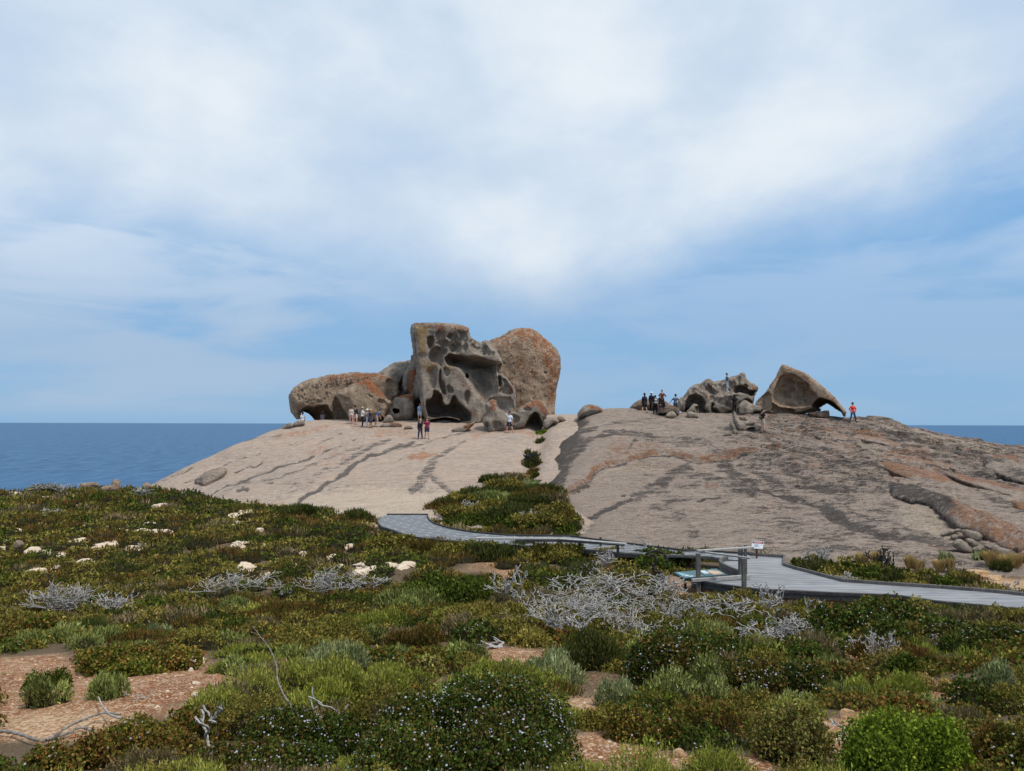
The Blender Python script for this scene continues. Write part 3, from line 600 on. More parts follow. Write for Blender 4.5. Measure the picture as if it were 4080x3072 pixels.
# ------------------------------------------------------------------ sculpted rocks
def rock(name, label, poly, base=None, T=3., step=3.2, r=.9, cavs=(), bulges=(), seed=1, amp=.10, dimple=None, orange=(), dark=(), yellow=(), mat='rock', Y=None, group=None, cat='boulder', fullo=.0, tilt=(0, 0), sy=1):
    """poly: outline in reference pixels; base: pixel where it meets the ground; T: real thickness (m)"""
    pl = smooth_poly(poly, 1) if sy else np.array(poly, float)
    if Y is None:
        if base is None:
            k = pl[:, 1].argmax(); base = (pl[:, 0].mean(), pl[k, 1])
        Y = float(pick(*base)[0, 1])
    Yc = Y + T * .5; m = Yc / F; sm = step * m
    lo = pl.min(0) - 3.2 * step; hi = pl.max(0) + 3.2 * step
    us = np.arange(lo[0], hi[0] + step, step); ws = np.arange(lo[1], hi[1] + step, step); ts = np.arange(-T / 2 - 3 * sm, T / 2 + 3.5 * sm, sm)
    U, Wp = np.meshgrid(us, ws, indexing='ij'); jit = .5 * step
    wob = step * .8
    Uw = U + wob * vnoise(U / (step * 3.), Wp / (step * 3.), seed); Ww = Wp + wob * vnoise(U / (step * 3.), Wp / (step * 3.), seed + 1)
    d2 = poly_sd(pl, Uw, Ww) * m
    cx, cy = pl.mean(0)
    tc = tilt[0] * (U - cx) * m + tilt[1] * (Wp - cy) * m
    tf = np.full_like(d2, -T / 2)                         # front surface
    for bp, h, w in bulges: tf -= h * sstep(w, -w, poly_sd(np.array(bp), Uw, Ww) * m)
    rr = min(r, T * .48)
    t3 = ts[None, None, :] - tc[:, :, None]
    shp = (len(us), len(ws), len(ts)); stp = (sm, sm, sm)
    q = np.maximum(d2[:, :, None] + rr, 0)
    # depth limits, front moves with bulges
    dz = np.maximum(tf[:, :, None] - t3, t3 - T / 2)
    p = np.maximum(dz + rr, 0); f = np.sqrt(q * q + p * p) - rr; f = np.where((q == 0) & (p == 0), np.maximum(d2[:, :, None], dz), f)
    f = f + amp * grid3(shp, stp, (1.1, 1.1, 1.1), seed) * 1.3 + amp * .5 * grid3(shp, stp, (.42, .42, .42), seed + 3) + amp * .30 * grid3(shp, stp, (.19, .19, .19), seed + 4) - amp * .3 * np.abs(grid3(shp, stp, (.6, .9, .6), seed + 6))
    for c in cavs:
        cp, dep = c[0], c[1]; soft = c[2] if len(c) > 2 else max(.35, dep * .7); sink = c[3] if len(c) > 3 else 0.
        dc = poly_sd(smooth_poly(cp, 1), Uw, Ww) * m
        qq = np.clip(-dc / soft, 0, 1); D = dep * (qq if len(c) > 4 else np.sqrt(np.clip(1 - (1 - qq) ** 2, 0, 1))) + sink
        # local front: rounded silhouette pulls the surface back
        fr = tf + rr - np.sqrt(np.clip(rr * rr - np.clip(d2 + rr, 0, rr) ** 2, 0, None))
        cv_ = np.maximum(dc[:, :, None], t3 - (fr + D)[:, :, None]) + .06 * grid3(shp, stp, (.5, .5, .5), seed + 9)
        k = .04; h = np.clip(.5 + .5 * (f + cv_) / k, 0, 1); f = f * h + (-cv_) * (1 - h) + k * h * (1 - h)
    if dimple:
        zone, rad, num = dimple; g = rs(seed + 50); zp = np.array(zone); n = 0
        fr = ts[(f < 0).argmax(2)] * 1.0; has = (f < 0).any(2)
        for _ in range(num * 6):
            if n >= num: break
            a = g.uniform(zp.min(0), zp.max(0)); 
            if poly_sd(zp, np.array([a[0]]), np.array([a[1]]))[0] > 0: continue
            iu = int((a[0] - us[0]) / step); iw = int((a[1] - ws[0]) / step)
            if not (0 <= iu < len(us) and 0 <= iw < len(ws)) or not has[iu, iw]: continue
            n += 1; R_ = rad * g.uniform(.35, 1.0) * (1.7 if g.rand() < .2 else 1); k = int(R_ * 1.6 / sm) + 2
            su = slice(max(0, iu - k), iu + k); sw = slice(max(0, iw - k), iw + k)
            cu, cw, ct = us[iu], ws[iw], fr[iu, iw] - R_ * g.uniform(.1, .6); av = g.uniform(.5, 1.1); sh = g.uniform(-.4, .4)
            dd = np.sqrt(((us[su] - cu) * m)[:, None, None] ** 2 * 1. + ((((ws[sw] - cw) * m)[None, :, None] + sh * ((us[su] - cu) * m)[:, None, None]) * av) ** 2 + ((ts - ct) * .9)[None, None, :] ** 2)
            b_ = R_ - dd; a_ = f[su, sw]; kk = .035; h = np.clip(.5 + .5 * (a_ - b_) / kk, 0, 1); f[su, sw] = a_ * h + b_ * (1 - h) + kk * h * (1 - h)
    f[0], f[-1], f[:, 0], f[:, -1], f[:, :, 0], f[:, :, -1] = [np.maximum(e, .5 * sm) for e in (f[0], f[-1], f[:, 0], f[:, -1], f[:, :, 0], f[:, :, -1])]
    pos, fc_ = surface_nets(f)
    pu = us[0] + pos[:, 0] * step; pw = ws[0] + pos[:, 1] * step; pt = ts[0] + pos[:, 2] * sm
    v = P(pu, pw, Yc + pt)
    def zone_(polys, soft=10):
        s = np.zeros(len(v))
        for z_ in polys:
            st = 1.; 
            if isinstance(z_, tuple) and not isinstance(z_[0], (tuple, list, np.ndarray)) : pass
            if len(z_) == 2 and isinstance(z_[1], (float, int)): z_, st = z_
            s = np.maximum(s, st * sstep(soft, -soft, poly_sd(np.array(z_), pu, pw)))
        return s
    # orientation: u right, w down, t away -> keep outward normals
    o = mesh_np(name, v, fc_[:, ::-1] if FLIP else fc_, M[mat], True, {'paint': np.stack([zone_(orange), zone_(dark), zone_(yellow)], -1)})
    c = v.mean(0); c[2] = v[:, 2].min(); setorigin(o, c)
    return tag(o, label, cat, group)
FLIP = False
B = 'granite_boulder'
MAIN = c2([(115,160),(150,104),(240,100),(500,88),(720,105),(860,150),(865,200),(880,260),(960,320),(1030,352),(1060,330),(1100,318),(1140,350),(1230,470),(1290,570),(1312,628),(1290,600),(1245,615),(1228,660),(1235,740),(1320,760),(1400,850),(1450,920),(1475,1010),(1470,1150),(1468,1300),(1300,1330),(1100,1300),(1070,1330),(1000,1398),(900,1400),(740,1410),(600,1412),(500,1412),(380,1400),(290,1300),(265,1200),(250,1100),(215,800),(190,650),(160,500),(140,300)])
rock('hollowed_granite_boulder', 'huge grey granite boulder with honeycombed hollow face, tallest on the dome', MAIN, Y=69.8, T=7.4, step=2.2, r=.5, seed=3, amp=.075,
     bulges=[(c2([(560,600),(700,680),(900,950),(1000,1390),(880,1390),(800,1190),(640,1020),(530,800)]), .35, .5), (c2([(300,100),(860,150),(860,200),(600,190),(300,170)]), .35, .3), (c2([(190,150),(330,180),(330,480),(230,480)]), .2, .3)],
     cavs=[(c2([(535,545),(560,512),(620,470),(700,490),(780,492),(870,520),(930,505),(1050,530),(1200,577),(1285,592),(1245,618),(1228,680),(1232,760),(1255,900),(1245,1010),(1160,1050),(1120,1120),(1060,1150),(960,1040),(890,940),(830,830),(750,700),(680,660),(610,670),(560,610)]), 5.5, 3.0, .05, 1),
           (c2([(545,540),(620,478),(880,528),(1050,540),(1270,592),(1225,690),(1215,770),(1000,760),(840,730),(740,660),(600,640)]), 4.2, 1.6, 1.2, 1),
           (c2([(310,1080),(340,1077),(385,1065),(410,960),(440,950),(500,985),(535,1030),(545,1130),(580,1147),(620,1130),(650,1040),(675,1015),(705,1030),(740,1100),(830,1190),(900,1250),(912,1330),(880,1385),(740,1330),(600,1300),(350,1335),(310,1200)]), 3.4, 1.0, .3),
           (c2([(350,1345),(500,1306),(600,1303),(740,1343),(870,1390),(900,1430),(340,1430)]), 4.6, .3, .4),
           (c2([(700,1190),(760,1165),(840,1200),(900,1280),(905,1355),(850,1380),(740,1340),(690,1260)]), 1.4, .8, 1.6),
           (c2([(315,290),(350,260),(418,238),(432,320),(400,400),(350,430),(325,380)]), .9, .5), (c2([(350,480),(400,400),(480,382),(590,420),(600,470),(530,530),(560,610),(480,640),(380,600),(340,530)]), .95, .6),
           (c2([(430,360),(490,300),(560,283),(620,330),(600,410),(520,400),(480,370)]), .7, .4), (c2([(625,300),(720,305),(775,380),(770,470),(700,490),(640,470),(615,400)]), .6, .5), (c2([(440,170),(520,170),(560,260),(500,330),(430,300)]), .45, .35),
           (c2([(580,250),(620,215),(720,215),(740,290),(660,320),(590,290)]), .5, .3), (c2([(745,200),(850,190),(862,300),(800,380),(750,300)]), .4, .3),
           (c2([(465,595),(500,590),(540,640),(520,660),(480,640)]), .7, .2), (c2([(800,1010),(830,962),(890,950),(893,1050),(860,1180),(815,1110)]), .65, .35), (c2([(1248,765),(1290,775),(1310,880),(1265,935),(1250,860)]), 1.1, .35),
           (c2([(495,680),(520,672),(515,800),(570,870),(590,1000),(545,1035),(490,930),(470,780)]), .9, .35), (c2([(360,640),(480,650),(460,800),(440,930),(400,960),(330,900),(300,740)]), .5, .6), (c2([(590,880),(640,890),(690,960),(660,1010),(600,1000),(575,940)]), .6, .3),
           (c2([(530,650),(610,660),(640,720),(600,800),(550,770)]), .45, .3), (c2([(1300,790),(1370,830),(1440,950),(1450,1005),(1380,1030),(1270,1020),(1260,960),(1310,900)]), .55, .5), (c2([(1080,1060),(1240,1040),(1460,1040),(1465,1270),(1300,1290),(1120,1260)]), .4, .6),
           (c2([(820,740),(850,738),(880,790),(860,812),(825,780)]), .5, .15, 3.0), (c2([(880,280),(1000,350),(1100,350),(1200,520),(1000,500),(880,440)]), .4, .7), (c2([(1270,1050),(1400,1040),(1440,1100),(1300,1120)]), .2, .2)],
     dimple=(c2([(330,180),(860,200),(1200,500),(900,500),(600,420),(330,600)]), .24, 46),
     orange=[(c2([(600,680),(700,690),(900,950),(800,900)]), .55), (c2([(1140,1050),(1230,1080),(1220,1200),(1130,1200)]), .8), (c2([(1380,880),(1450,900),(1470,1000),(1400,1000)]), .7), (c2([(250,95),(860,140),(860,190),(300,170)]), .75), (c2([(880,1200),(960,1200),(980,1300),(910,1300)]), .6), (c2([(300,560),(420,600),(360,780),(280,700)]), .45)],
     yellow=[c2([(180,130),(340,120),(340,240),(310,480),(230,480),(200,250)]), (c2([(250,560),(520,640),(500,670),(280,720)]), .8), (c2([(560,560),(640,640),(620,780),(560,700)]), .6)],
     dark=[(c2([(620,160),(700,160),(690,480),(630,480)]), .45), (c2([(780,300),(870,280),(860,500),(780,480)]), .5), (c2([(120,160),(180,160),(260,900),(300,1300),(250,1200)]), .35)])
rock('granite_boulder', 'tall smooth rounded boulder with rust orange right shoulder behind the hollowed one', c2([(900,420),(1000,400),(1140,332),(1190,300),(1300,242),(1360,230),(1430,175),(1520,155),(1580,142),(1660,160),(1740,180),(1850,290),(2000,410),(2040,500),(2060,640),(2070,680),(2050,800),(2000,950),(1985,1100),(1978,1330),(1900,1350),(1400,1350),(1000,1320)]),
     Y=76.2, T=7.0, step=3.3, r=2.6, seed=14, amp=.11, dimple=(c2([(1150,330),(1900,300),(1950,1100),(1450,1100)]), .09, 120), orange=[(c2([(1600,150),(1850,290),(2060,560),(2040,900),(1960,1200),(1880,1100),(1900,700),(1700,400)]), .75), (c2([(1180,300),(1580,140),(1900,420),(1700,900),(1300,500)]), .38)], mat='rock_warm',
     cavs=[(c2([(1840,715),(1870,712),(1875,745),(1850,750)]), .4, .15)], dark=[(c2([(1200,800),(1700,900),(1750,1150),(1480,1150)]), .25)])
rock('granite_boulder', 'knobbly low boulder with orange patch leaning against the hollowed one', c2([(1055,1330),(1100,1290),(1115,1240),(1085,1170),(1100,1132),(1130,1110),(1200,1080),(1232,1110),(1242,1180),(1290,1212),(1340,1240),(1370,1330),(1370,1450),(1300,1482),(1160,1505),(1130,1460),(1070,1410)]), T=2.6, step=2.2, r=.7, seed=21, amp=.1,
     cavs=[(c2([(1190,1250),(1240,1260),(1230,1315),(1190,1305)]), .2), (c2([(1170,1350),(1320,1370),(1300,1450),(1180,1480)]), .3), (c2([(1095,1370),(1130,1380),(1130,1440),(1090,1410)]), .35), (c2([(1085,1160),(1120,1140),(1115,1210)]), .3)], orange=[(c2([(1140,1090),(1220,1090),(1235,1150),(1200,1250),(1140,1190)]), 1.1)])
rock('granite_arch', 'low orange topped granite arch over a black hollow', c2([(1330,1340),(1410,1250),(1480,1240),(1485,1205),(1600,1140),(1740,1078),(1820,1100),(1870,1160),(1890,1230),(1872,1310),(1835,1335),(1830,1460),(1550,1455),(1500,1472),(1400,1482),(1350,1480)]), T=3.6, step=2.4, r=.8, seed=25, amp=.08,
     cavs=[(c2([(1550,1480),(1600,1400),(1640,1330),(1690,1242),(1750,1230),(1800,1290),(1830,1370),(1835,1500)]), 3.0, .5), (c2([(1560,1190),(1640,1170),(1690,1190),(1690,1230),(1600,1240)]), .25), (c2([(1400,1270),(1480,1270),(1560,1320),(1500,1400),(1400,1400)]), .35)],
     orange=[(c2([(1480,1210),(1740,1080),(1820,1100),(1890,1230),(1870,1300),(1750,1180),(1600,1180)]), 1.), (c2([(1330,1270),(1390,1280),(1380,1360),(1340,1350)]), .9)])
rock('granite_arch', 'long overhanging rock like a trunk with black cave beneath, at the left end', c1([(118,1150),(125,1075),(200,970),(400,880),(560,845),(750,812),(1000,788),(1250,788),(1400,800),(1520,850),(1590,910),(1610,1000),(1622,1100),(1560,1200),(1500,1300),(1500,1420),(760,1440),(560,1455),(470,1452),(440,1400),(370,1342),(270,1318),(258,1340),(278,1400),(240,1428),(190,1402),(140,1300),(125,1210)]),
     Y=72.6, T=5.6, step=2.7, r=1.0, seed=33, amp=.10, cavs=[(c1([(262,1325),(285,1270),(380,1232),(450,1250),(540,1222),(640,1220),(680,1290),(735,1335),(745,1470),(440,1470),(400,1370)]), 4.5, .45), (c1([(750,1080),(820,1180),(940,1340),(950,1440),(760,1440),(700,1250)]), .7, .7), (c1([(1450,850),(1560,880),(1600,1000),(1600,1100),(1480,1080),(1440,950)]), .6, .6)],
     dimple=(c1([(160,1000),(700,900),(700,1200),(160,1250)]), .12, 70), orange=[(c1([(560,850),(900,800),(1300,790),(1500,850),(1300,900),(900,950),(600,960)]), .6)], dark=[(c1([(200,950),(600,840),(1400,800),(1300,860),(900,960),(300,1000)]), .45), (c1([(900,820),(1000,820),(980,1000),(900,980)]), .8), (c1([(1440,880),(1600,900),(1600,1100),(1450,1100)]), .4)], mat='rock_warm')
rock('granite_boulder', 'gabled boulder with bright orange ridge in front of the overhanging rock', c1([(750,1060),(830,1010),(960,968),(1100,900),(1180,870),(1240,888),(1330,1000),(1440,1110),(1460,1150),(1530,1182),(1470,1290),(1420,1420),(1060,1430),(950,1400),(880,1280),(820,1180)]), Y=70.3, T=3.0, step=2.9, r=1.0, seed=35, amp=.10,
     cavs=[(c1([(1190,1070),(1280,1110),(1260,1140),(1200,1100)]), .3), (c1([(1350,1130),(1500,1180),(1440,1280),(1330,1200)]), .5), (c1([(870,1110),(960,1130),(940,1200),(880,1190)]), .25)], orange=[(c1([(1100,895),(1180,868),(1245,888),(1460,1120),(1400,1140),(1250,1060),(1170,960),(1040,940)]), 1.15)], dark=[(c1([(1330,1120),(1530,1180),(1440,1290),(1330,1200)]), .6)], mat='rock_warm')
rock('granite_boulder', 'smooth grey sloping boulder rising behind the overhanging rock', c1([(1200,900),(1330,785),(1500,690),(1640,642),(1780,608),(1880,640),(1880,1150),(1500,1150),(1350,1000)]), Y=77.5, T=4.5, step=3.3, r=1.2, seed=36, amp=.09, cavs=[(c1([(1610,930),(1700,800),(1720,900),(1690,1060),(1620,1090)]), 1.4, .5)])
rock('granite_slab', 'pale upright slab wedged left of the rusty one', c1([(1680,830),(1720,760),(1785,720),(1800,900),(1760,1075),(1700,1045),(1675,950)]), Y=75., T=1.3, step=2.6, r=.5, seed=37, amp=.06, cat='rock slab')
rock('granite_slab', 'upright slab with rusty red lower half beside the hollowed boulder', c1([(1785,640),(1800,550),(1830,528),(1880,560),(1910,720),(1930,900),(1930,1160),(1840,1160),(1745,1075),(1765,850)]), Y=74., T=1.6, step=2.6, r=.55, seed=38, amp=.07, orange=[(c1([(1760,750),(1910,735),(1920,820),(1840,850),(1820,1100),(1740,1080)]), 1.3)], cat='rock slab')
rock('granite_slab', 'grey hanging slab beside the dark gap', c1([(1840,830),(1895,785),(1950,900),(1960,1160),(1900,1150),(1850,1120)]), Y=73.2, T=1.1, step=2.4, r=.4, seed=39, amp=.06, dark=[(c1([(1840,830),(1895,785),(1960,1160),(1850,1120)]), .3)], cat='rock slab')
rock('granite_boulder', 'small rounded boulder with black hole and orange cap', c1([(1450,1330),(1500,1200),(1600,1110),(1700,1072),(1800,1072),(1842,1110),(1848,1270),(1835,1400),(1790,1450),(1580,1445),(1440,1400)]), T=2.8, step=2.3, r=.9, seed=41, amp=.06, cavs=[(c1([(1530,1290),(1560,1268),(1600,1273),(1655,1290),(1640,1340),(1590,1362),(1548,1345)]), 2.2, .25)], orange=[(c1([(1580,1100),(1800,1065),(1850,1120),(1840,1220),(1760,1140),(1640,1120)]), 1.1)])
rock('granite_boulder', 'added filler boulder with shade painted on, in the black gap beside the hollowed one', c1([(1700,1100),(1860,1090),(2100,1120),(2150,1460),(1760,1470)]), Y=76.3, T=3., step=3.2, r=.6, seed=88, amp=.07, mat='rock_dark', dark=[(c1([(1700,1000),(2200,1000),(2200,1500),(1700,1500)]), .8)])  # added behind the gap; its dark paint stands in for shade
rock('granite_boulder', 'small blocky rock behind the flat slab', c1([(1385,1480),(1440,1385),(1480,1350),(1540,1370),(1562,1480)]), T=1.2, step=2., r=.3, seed=42, amp=.06)
rock('granite_slab', 'flat undercut slab below the boulder with the hole', c1([(1375,1500),(1500,1484),(1560,1470),(1620,1477),(1680,1510),(1640,1542),(1520,1530),(1380,1532)]), T=1.8, step=1.8, r=.16, seed=43, amp=.04, orange=[(c1([(1500,1470),(1680,1470),(1680,1530),(1500,1510)]), .6)], cat='rock slab')
rock('granite_boulder', 'low cluster stone right of the flat slab', c1([(1690,1550),(1720,1510),(1780,1515),(1840,1545),(1780,1565),(1700,1570)]), T=.9, step=1.8, r=.16, seed=44, amp=.07)
rock('granite_boulder', 'round stone at the far left end of the crest', c1([(10,1560),(60,1500),(120,1473),(168,1500),(170,1540),(100,1570)]), T=1.6, step=2., r=.5, seed=45, amp=.05)
rock('granite_boulder', 'oval stone under the tip of the overhanging rock', c1([(162,1515),(190,1465),(250,1443),(312,1458),(332,1490),(290,1525),(200,1535)]), T=1.6, step=2., r=.5, seed=46, amp=.05)
rock('granite_flake', 'tilted broken flake with orange edge lying before the hollowed boulder', c2([(635,1478),(700,1440),(810,1420),(850,1400),(950,1362),(955,1380),(900,1432),(845,1492),(770,1508),(700,1500)]), T=1.2, step=1.7, r=.18, seed=47, amp=.05, orange=[(c2([(800,1415),(950,1362),(950,1385),(860,1470),(820,1450)]), .8)], cavs=[(c2([(790,1450),(850,1410),(860,1440),(810,1490)]), .2)], cat='rock flake')
rock('granite_boulder', 'lumpy grey rocks at the top of the gully', c2([(1825,1400),(1830,1342),(1900,1310),(2000,1318),(2052,1370),(1960,1415),(1890,1470),(1835,1450)]), T=1.6, step=2., r=.3, seed=48, amp=.12)
rock('granite_boulder', 'dark round stone on the skyline right of the tall boulder', c2([(2005,1325),(2060,1298),(2110,1318),(2128,1360),(2080,1385),(2030,1370)]), T=1.2, step=2., r=.45, seed=49, amp=.05, mat='rock_dark')
rock('granite_slab', 'small pale flat stone before the black hollow', c2([(1710,1432),(1772,1412),(1832,1440),(1800,1465),(1730,1458)]), T=.8, step=1.7, r=.12, seed=50, amp=.04, cat='rock slab')
rock('granite_boulder', 'round boulder with orange cap on the crest left of the right dome', c3([(78,455),(88,402),(140,362),(200,360),(265,388),(262,420),(190,440),(90,458)]), T=2.4, step=2.5, r=.75, seed=51, amp=.05, orange=[(c3([(130,358),(260,380),(250,400),(180,385)]), .9)])
rock('granite_slab', 'dark domed slab behind the standing group', k3([(195,770),(230,680),(350,560),(530,480),(700,470),(1000,480),(1170,515),(1310,625),(1240,800),(700,800)]), base=(2560, 1633), T=2.4, step=2.6, r=.8, seed=52, amp=.05, mat='rock_dark', cat='rock slab', dark=[(k3([(200,770),(500,480),(900,480),(700,800)]), .2)])
rock('granite_boulder', 'squared boulder with undercut base and pale rim right of the group', k3([(955,890),(985,700),(1000,600),(1100,592),(1300,622),(1450,688),(1568,758),(1562,940),(1530,980),(1470,890),(1300,905),(1200,945),(1000,935)]), T=2.6, step=1.9, r=.35, seed=53, amp=.05, mat='rock_dark', cavs=[(k3([(990,930),(1000,870),(1200,870),(1300,850),(1250,960),(1000,960)]), 1.5, .3)], orange=[(k3([(1000,590),(1300,620),(1568,760),(1540,770),(1300,650)]), .7)])
rock('granite_boulder', 'small lumpy stone before the squared boulder', k3([(1170,985),(1220,900),(1300,852),(1390,828),(1450,880),(1482,960),(1440,1022),(1330,1028)]), T=1., step=1.7, r=.3, seed=54, amp=.05)
rock('granite_boulder', 'short cut cylinder shaped stone before the arched cave', k3([(1780,900),(1800,848),(1900,838),(2010,880),(2125,985),(1950,1012),(1810,1012)]), T=1.1, step=1.7, r=.22, seed=55, amp=.04)
rock('granite_boulder', 'curled hollow stone standing inside the arched cave mouth', k3([(1740,855),(1800,800),(1880,680),(1960,612),(2030,608),(2092,670),(2060,700),(2115,820),(2080,862)]), T=1.2, step=1.8, r=.25, seed=56, amp=.04, cavs=[(k3([(2000,690),(2060,675),(2095,820),(2040,830),(2000,770)]), .7, .2)])
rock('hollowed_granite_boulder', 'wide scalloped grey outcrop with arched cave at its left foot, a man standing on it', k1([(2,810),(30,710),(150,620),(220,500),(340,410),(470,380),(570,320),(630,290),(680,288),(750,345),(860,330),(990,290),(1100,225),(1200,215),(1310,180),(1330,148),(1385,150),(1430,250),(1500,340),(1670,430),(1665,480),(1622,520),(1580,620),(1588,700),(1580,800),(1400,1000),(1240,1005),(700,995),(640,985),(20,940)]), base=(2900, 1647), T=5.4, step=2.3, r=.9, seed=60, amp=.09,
     cavs=[(k1([(145,770),(200,640),(300,590),(380,566),(480,600),(570,690),(605,790),(560,860),(640,985),(430,990),(100,990),(150,880)]), 1.9, .9, .1), (k1([(110,980),(150,880),(220,880),(200,990)]), 2.2, .3, .5), (k1([(1190,450),(1240,400),(1330,388),(1430,420),(1540,500),(1660,485),(1620,540),(1580,640),(1430,590),(1310,545),(1240,570),(1165,545)]), 1.7, .7, .2),
           (k1([(560,450),(620,400),(700,395),(740,460),(780,560),(820,620),(720,600),(590,520)]), .7, .4), (k1([(1330,755),(1370,680),(1450,658),(1545,700),(1580,780),(1400,790)]), 1.0, .4), (k1([(700,735),(790,805),(730,860),(860,900),(895,990),(680,985)]), .9, .35), (k1([(1080,330),(1150,320),(1210,400),(1160,520),(1080,460)]), .5, .4), (k1([(1500,500),(1580,560),(1540,590),(1480,570)]), .5, .3), (k1([(1020,960),(1060,930),(1140,920),(1140,990),(1030,1000)]), .7, .3)],
     bulges=[(k1([(820,560),(1580,580),(1580,720),(900,720),(800,640)]), .35, .4), (k1([(450,540),(620,620),(700,720),(690,980),(640,980),(610,780),(480,590)]), .4, .35)], dimple=(k1([(200,500),(700,330),(1300,250),(1580,600),(1300,800),(1000,900),(700,700),(300,500)]), .26, 90),
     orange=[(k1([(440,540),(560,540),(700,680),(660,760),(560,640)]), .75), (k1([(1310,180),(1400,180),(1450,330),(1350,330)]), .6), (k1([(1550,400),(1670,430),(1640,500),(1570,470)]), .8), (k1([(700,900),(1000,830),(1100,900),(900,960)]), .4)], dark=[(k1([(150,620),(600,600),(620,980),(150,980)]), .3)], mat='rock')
rock('granite_boulder', 'angular pale boulder between the scalloped outcrop and the fang shaped rock', k1([(1240,880),(1300,850),(1332,760),(1410,700),(1500,770),(1620,810),(1750,830),(1800,920),(1880,975),(1600,965),(1470,1008),(1262,990)]), T=2., step=2., r=.35, seed=61, amp=.07, cavs=[(k1([(1240,870),(1290,860),(1320,985),(1240,990)]), .5), (k1([(1560,970),(1650,930),(1780,930),(1780,990),(1600,990)]), .6, .2)], bulges=[(k1([(1440,870),(1600,900),(1560,1000),(1440,1000)]), .2, .2)])
rock('fang_shaped_granite_rock', 'fang shaped rock with concave face and hooked point touching the dome', k2([(130,875),(280,720),(400,590),(480,440),(570,330),(630,180),(690,66),(730,75),(800,100),(1000,170),(1130,230),(1260,330),(1400,420),(1540,560),(1700,700),(1830,840),(1950,980),(1968,1040),(1948,1122),(1900,1050),(1840,995),(1740,940),(1640,862),(1565,828),(1480,890),(1400,930),(1290,930),(1200,960),(900,1060),(650,1050),(430,1030),(300,1000)]), base=(3110, 1648), T=4.4, step=2.2, r=.55, seed=70, amp=.065,
     cavs=[(k2([(480,640),(620,330),(700,260),(900,230),(1100,370),(1200,430),(1300,600),(1400,700),(1320,780),(1250,900),(900,940),(800,920),(600,900),(480,800)]), 1.25, 1.6), (k2([(1255,930),(1320,790),(1420,715),(1530,738),(1700,795),(1860,950),(1900,1040),(1640,862),(1570,828),(1480,895),(1400,940)]), 3.2, .6, .1), (k2([(385,600),(460,650),(482,800),(440,990),(300,980),(130,875)]), .45, .4),
           (k2([(480,820),(540,840),(620,910),(780,930),(955,950),(940,1060),(430,1040)]), .9, .35), (k2([(780,340),(880,320),(900,540),(800,540)]), .3, .3), (k2([(820,570),(950,560),(960,720),(860,700)]), .35, .3), (k2([(500,610),(600,620),(680,760),(560,780)]), .35, .3)],
     bulges=[(k2([(690,60),(1000,160),(1540,550),(1960,1000),(1900,1040),(1600,770),(1400,690),(1200,430),(900,220),(700,200)]), .4, .25)], dimple=(k2([(480,600),(640,330),(1150,400),(1300,700),(1200,880),(650,880)]), .22, 46),
     orange=[(k2([(690,60),(1000,160),(1540,550),(1830,840),(1800,900),(1400,560),(1000,280)]), .55), (k2([(450,560),(650,500),(800,700),(700,760)]), .35), (k2([(500,370),(640,200),(700,300),(600,500)]), .5)], yellow=[(k2([(640,180),(840,140),(850,220),(700,240)]), .8), (k2([(480,430),(700,480),(760,720),(660,700),(520,600)]), .65)], dark=[(k2([(1060,380),(1240,450),(1230,640),(1090,560)]), .7), (k2([(1100,620),(1280,640),(1230,780),(1150,720)]), .6), (k2([(1900,900),(1970,1000),(1950,1120),(1890,1030)]), .4), (k2([(700,230),(950,230),(1000,300),(700,300)]), .4)], mat='rock_warm')
rock('granite_slab', 'pale flat slab under the hooked point', k2([(950,1045),(1000,940),(1180,898),(1380,898),(1490,985),(1300,1012),(1080,1065)]), T=2.2, step=1.9, r=.2, seed=71, amp=.05, cat='rock slab')
rock('granite_slab', 'grey wedge slab tilted on the dome below the hooked point', k2([(1200,1040),(1220,1020),(1450,998),(1600,972),(1640,990),(1650,1100),(1560,1150),(1400,1112),(1240,1065)]), T=1.5, step=1.9, r=.22, seed=72, amp=.04, mat='rock_dark', cat='rock slab')
rock('granite_boulder', 'leaning tooth shaped boulder beside the hiker with backpack', k1([(1130,1085),(1150,955),(1170,930),(1205,940),(1250,1030),(1310,1130),(1440,1245),(1440,1345),(1300,1368),(1240,1290),(1190,1190)]), T=1.5, step=1.8, r=.35, seed=80, amp=.05, cavs=[(k1([(1270,1350),(1440,1335),(1430,1400),(1300,1400)]), .6)])
rock('granite_boulder', 'pointed stone at the left of the tooth shaped boulder', k1([(1085,1210),(1140,1138),(1200,1190),(1270,1335),(1200,1365),(1130,1330),(1120,1270)]), T=1., step=1.7, r=.2, seed=81, amp=.04)
rock('granite_boulder', 'lowest pale stone below the tooth shaped boulder', k1([(950,1442),(1000,1370),(1080,1348),(1165,1420),(1120,1475),(960,1472)]), T=.9, step=1.7, r=.2, seed=82, amp=.05)
rock('granite_boulder', 'tilted pale stone against the tooth shaped boulder', k1([(1140,1372),(1190,1295),(1305,1390),(1270,1425),(1160,1445)]), T=.8, step=1.7, r=.15, seed=83, amp=.04)
rock('granite_boulder', 'dark wedge stone uphill of the tooth shaped boulder', k1([(1295,1070),(1330,1045),(1400,1048),(1468,1130),(1320,1150)]), T=.9, step=1.7, r=.15, seed=84, amp=.04, mat='rock_dark')
rock('granite_boulder', 'sausage shaped stone right of the tooth shaped boulder', k1([(1340,1180),(1420,1150),(1560,1138),(1638,1175),(1600,1225),(1440,1258),(1360,1240)]), T=1., step=1.7, r=.25, seed=85, amp=.04)
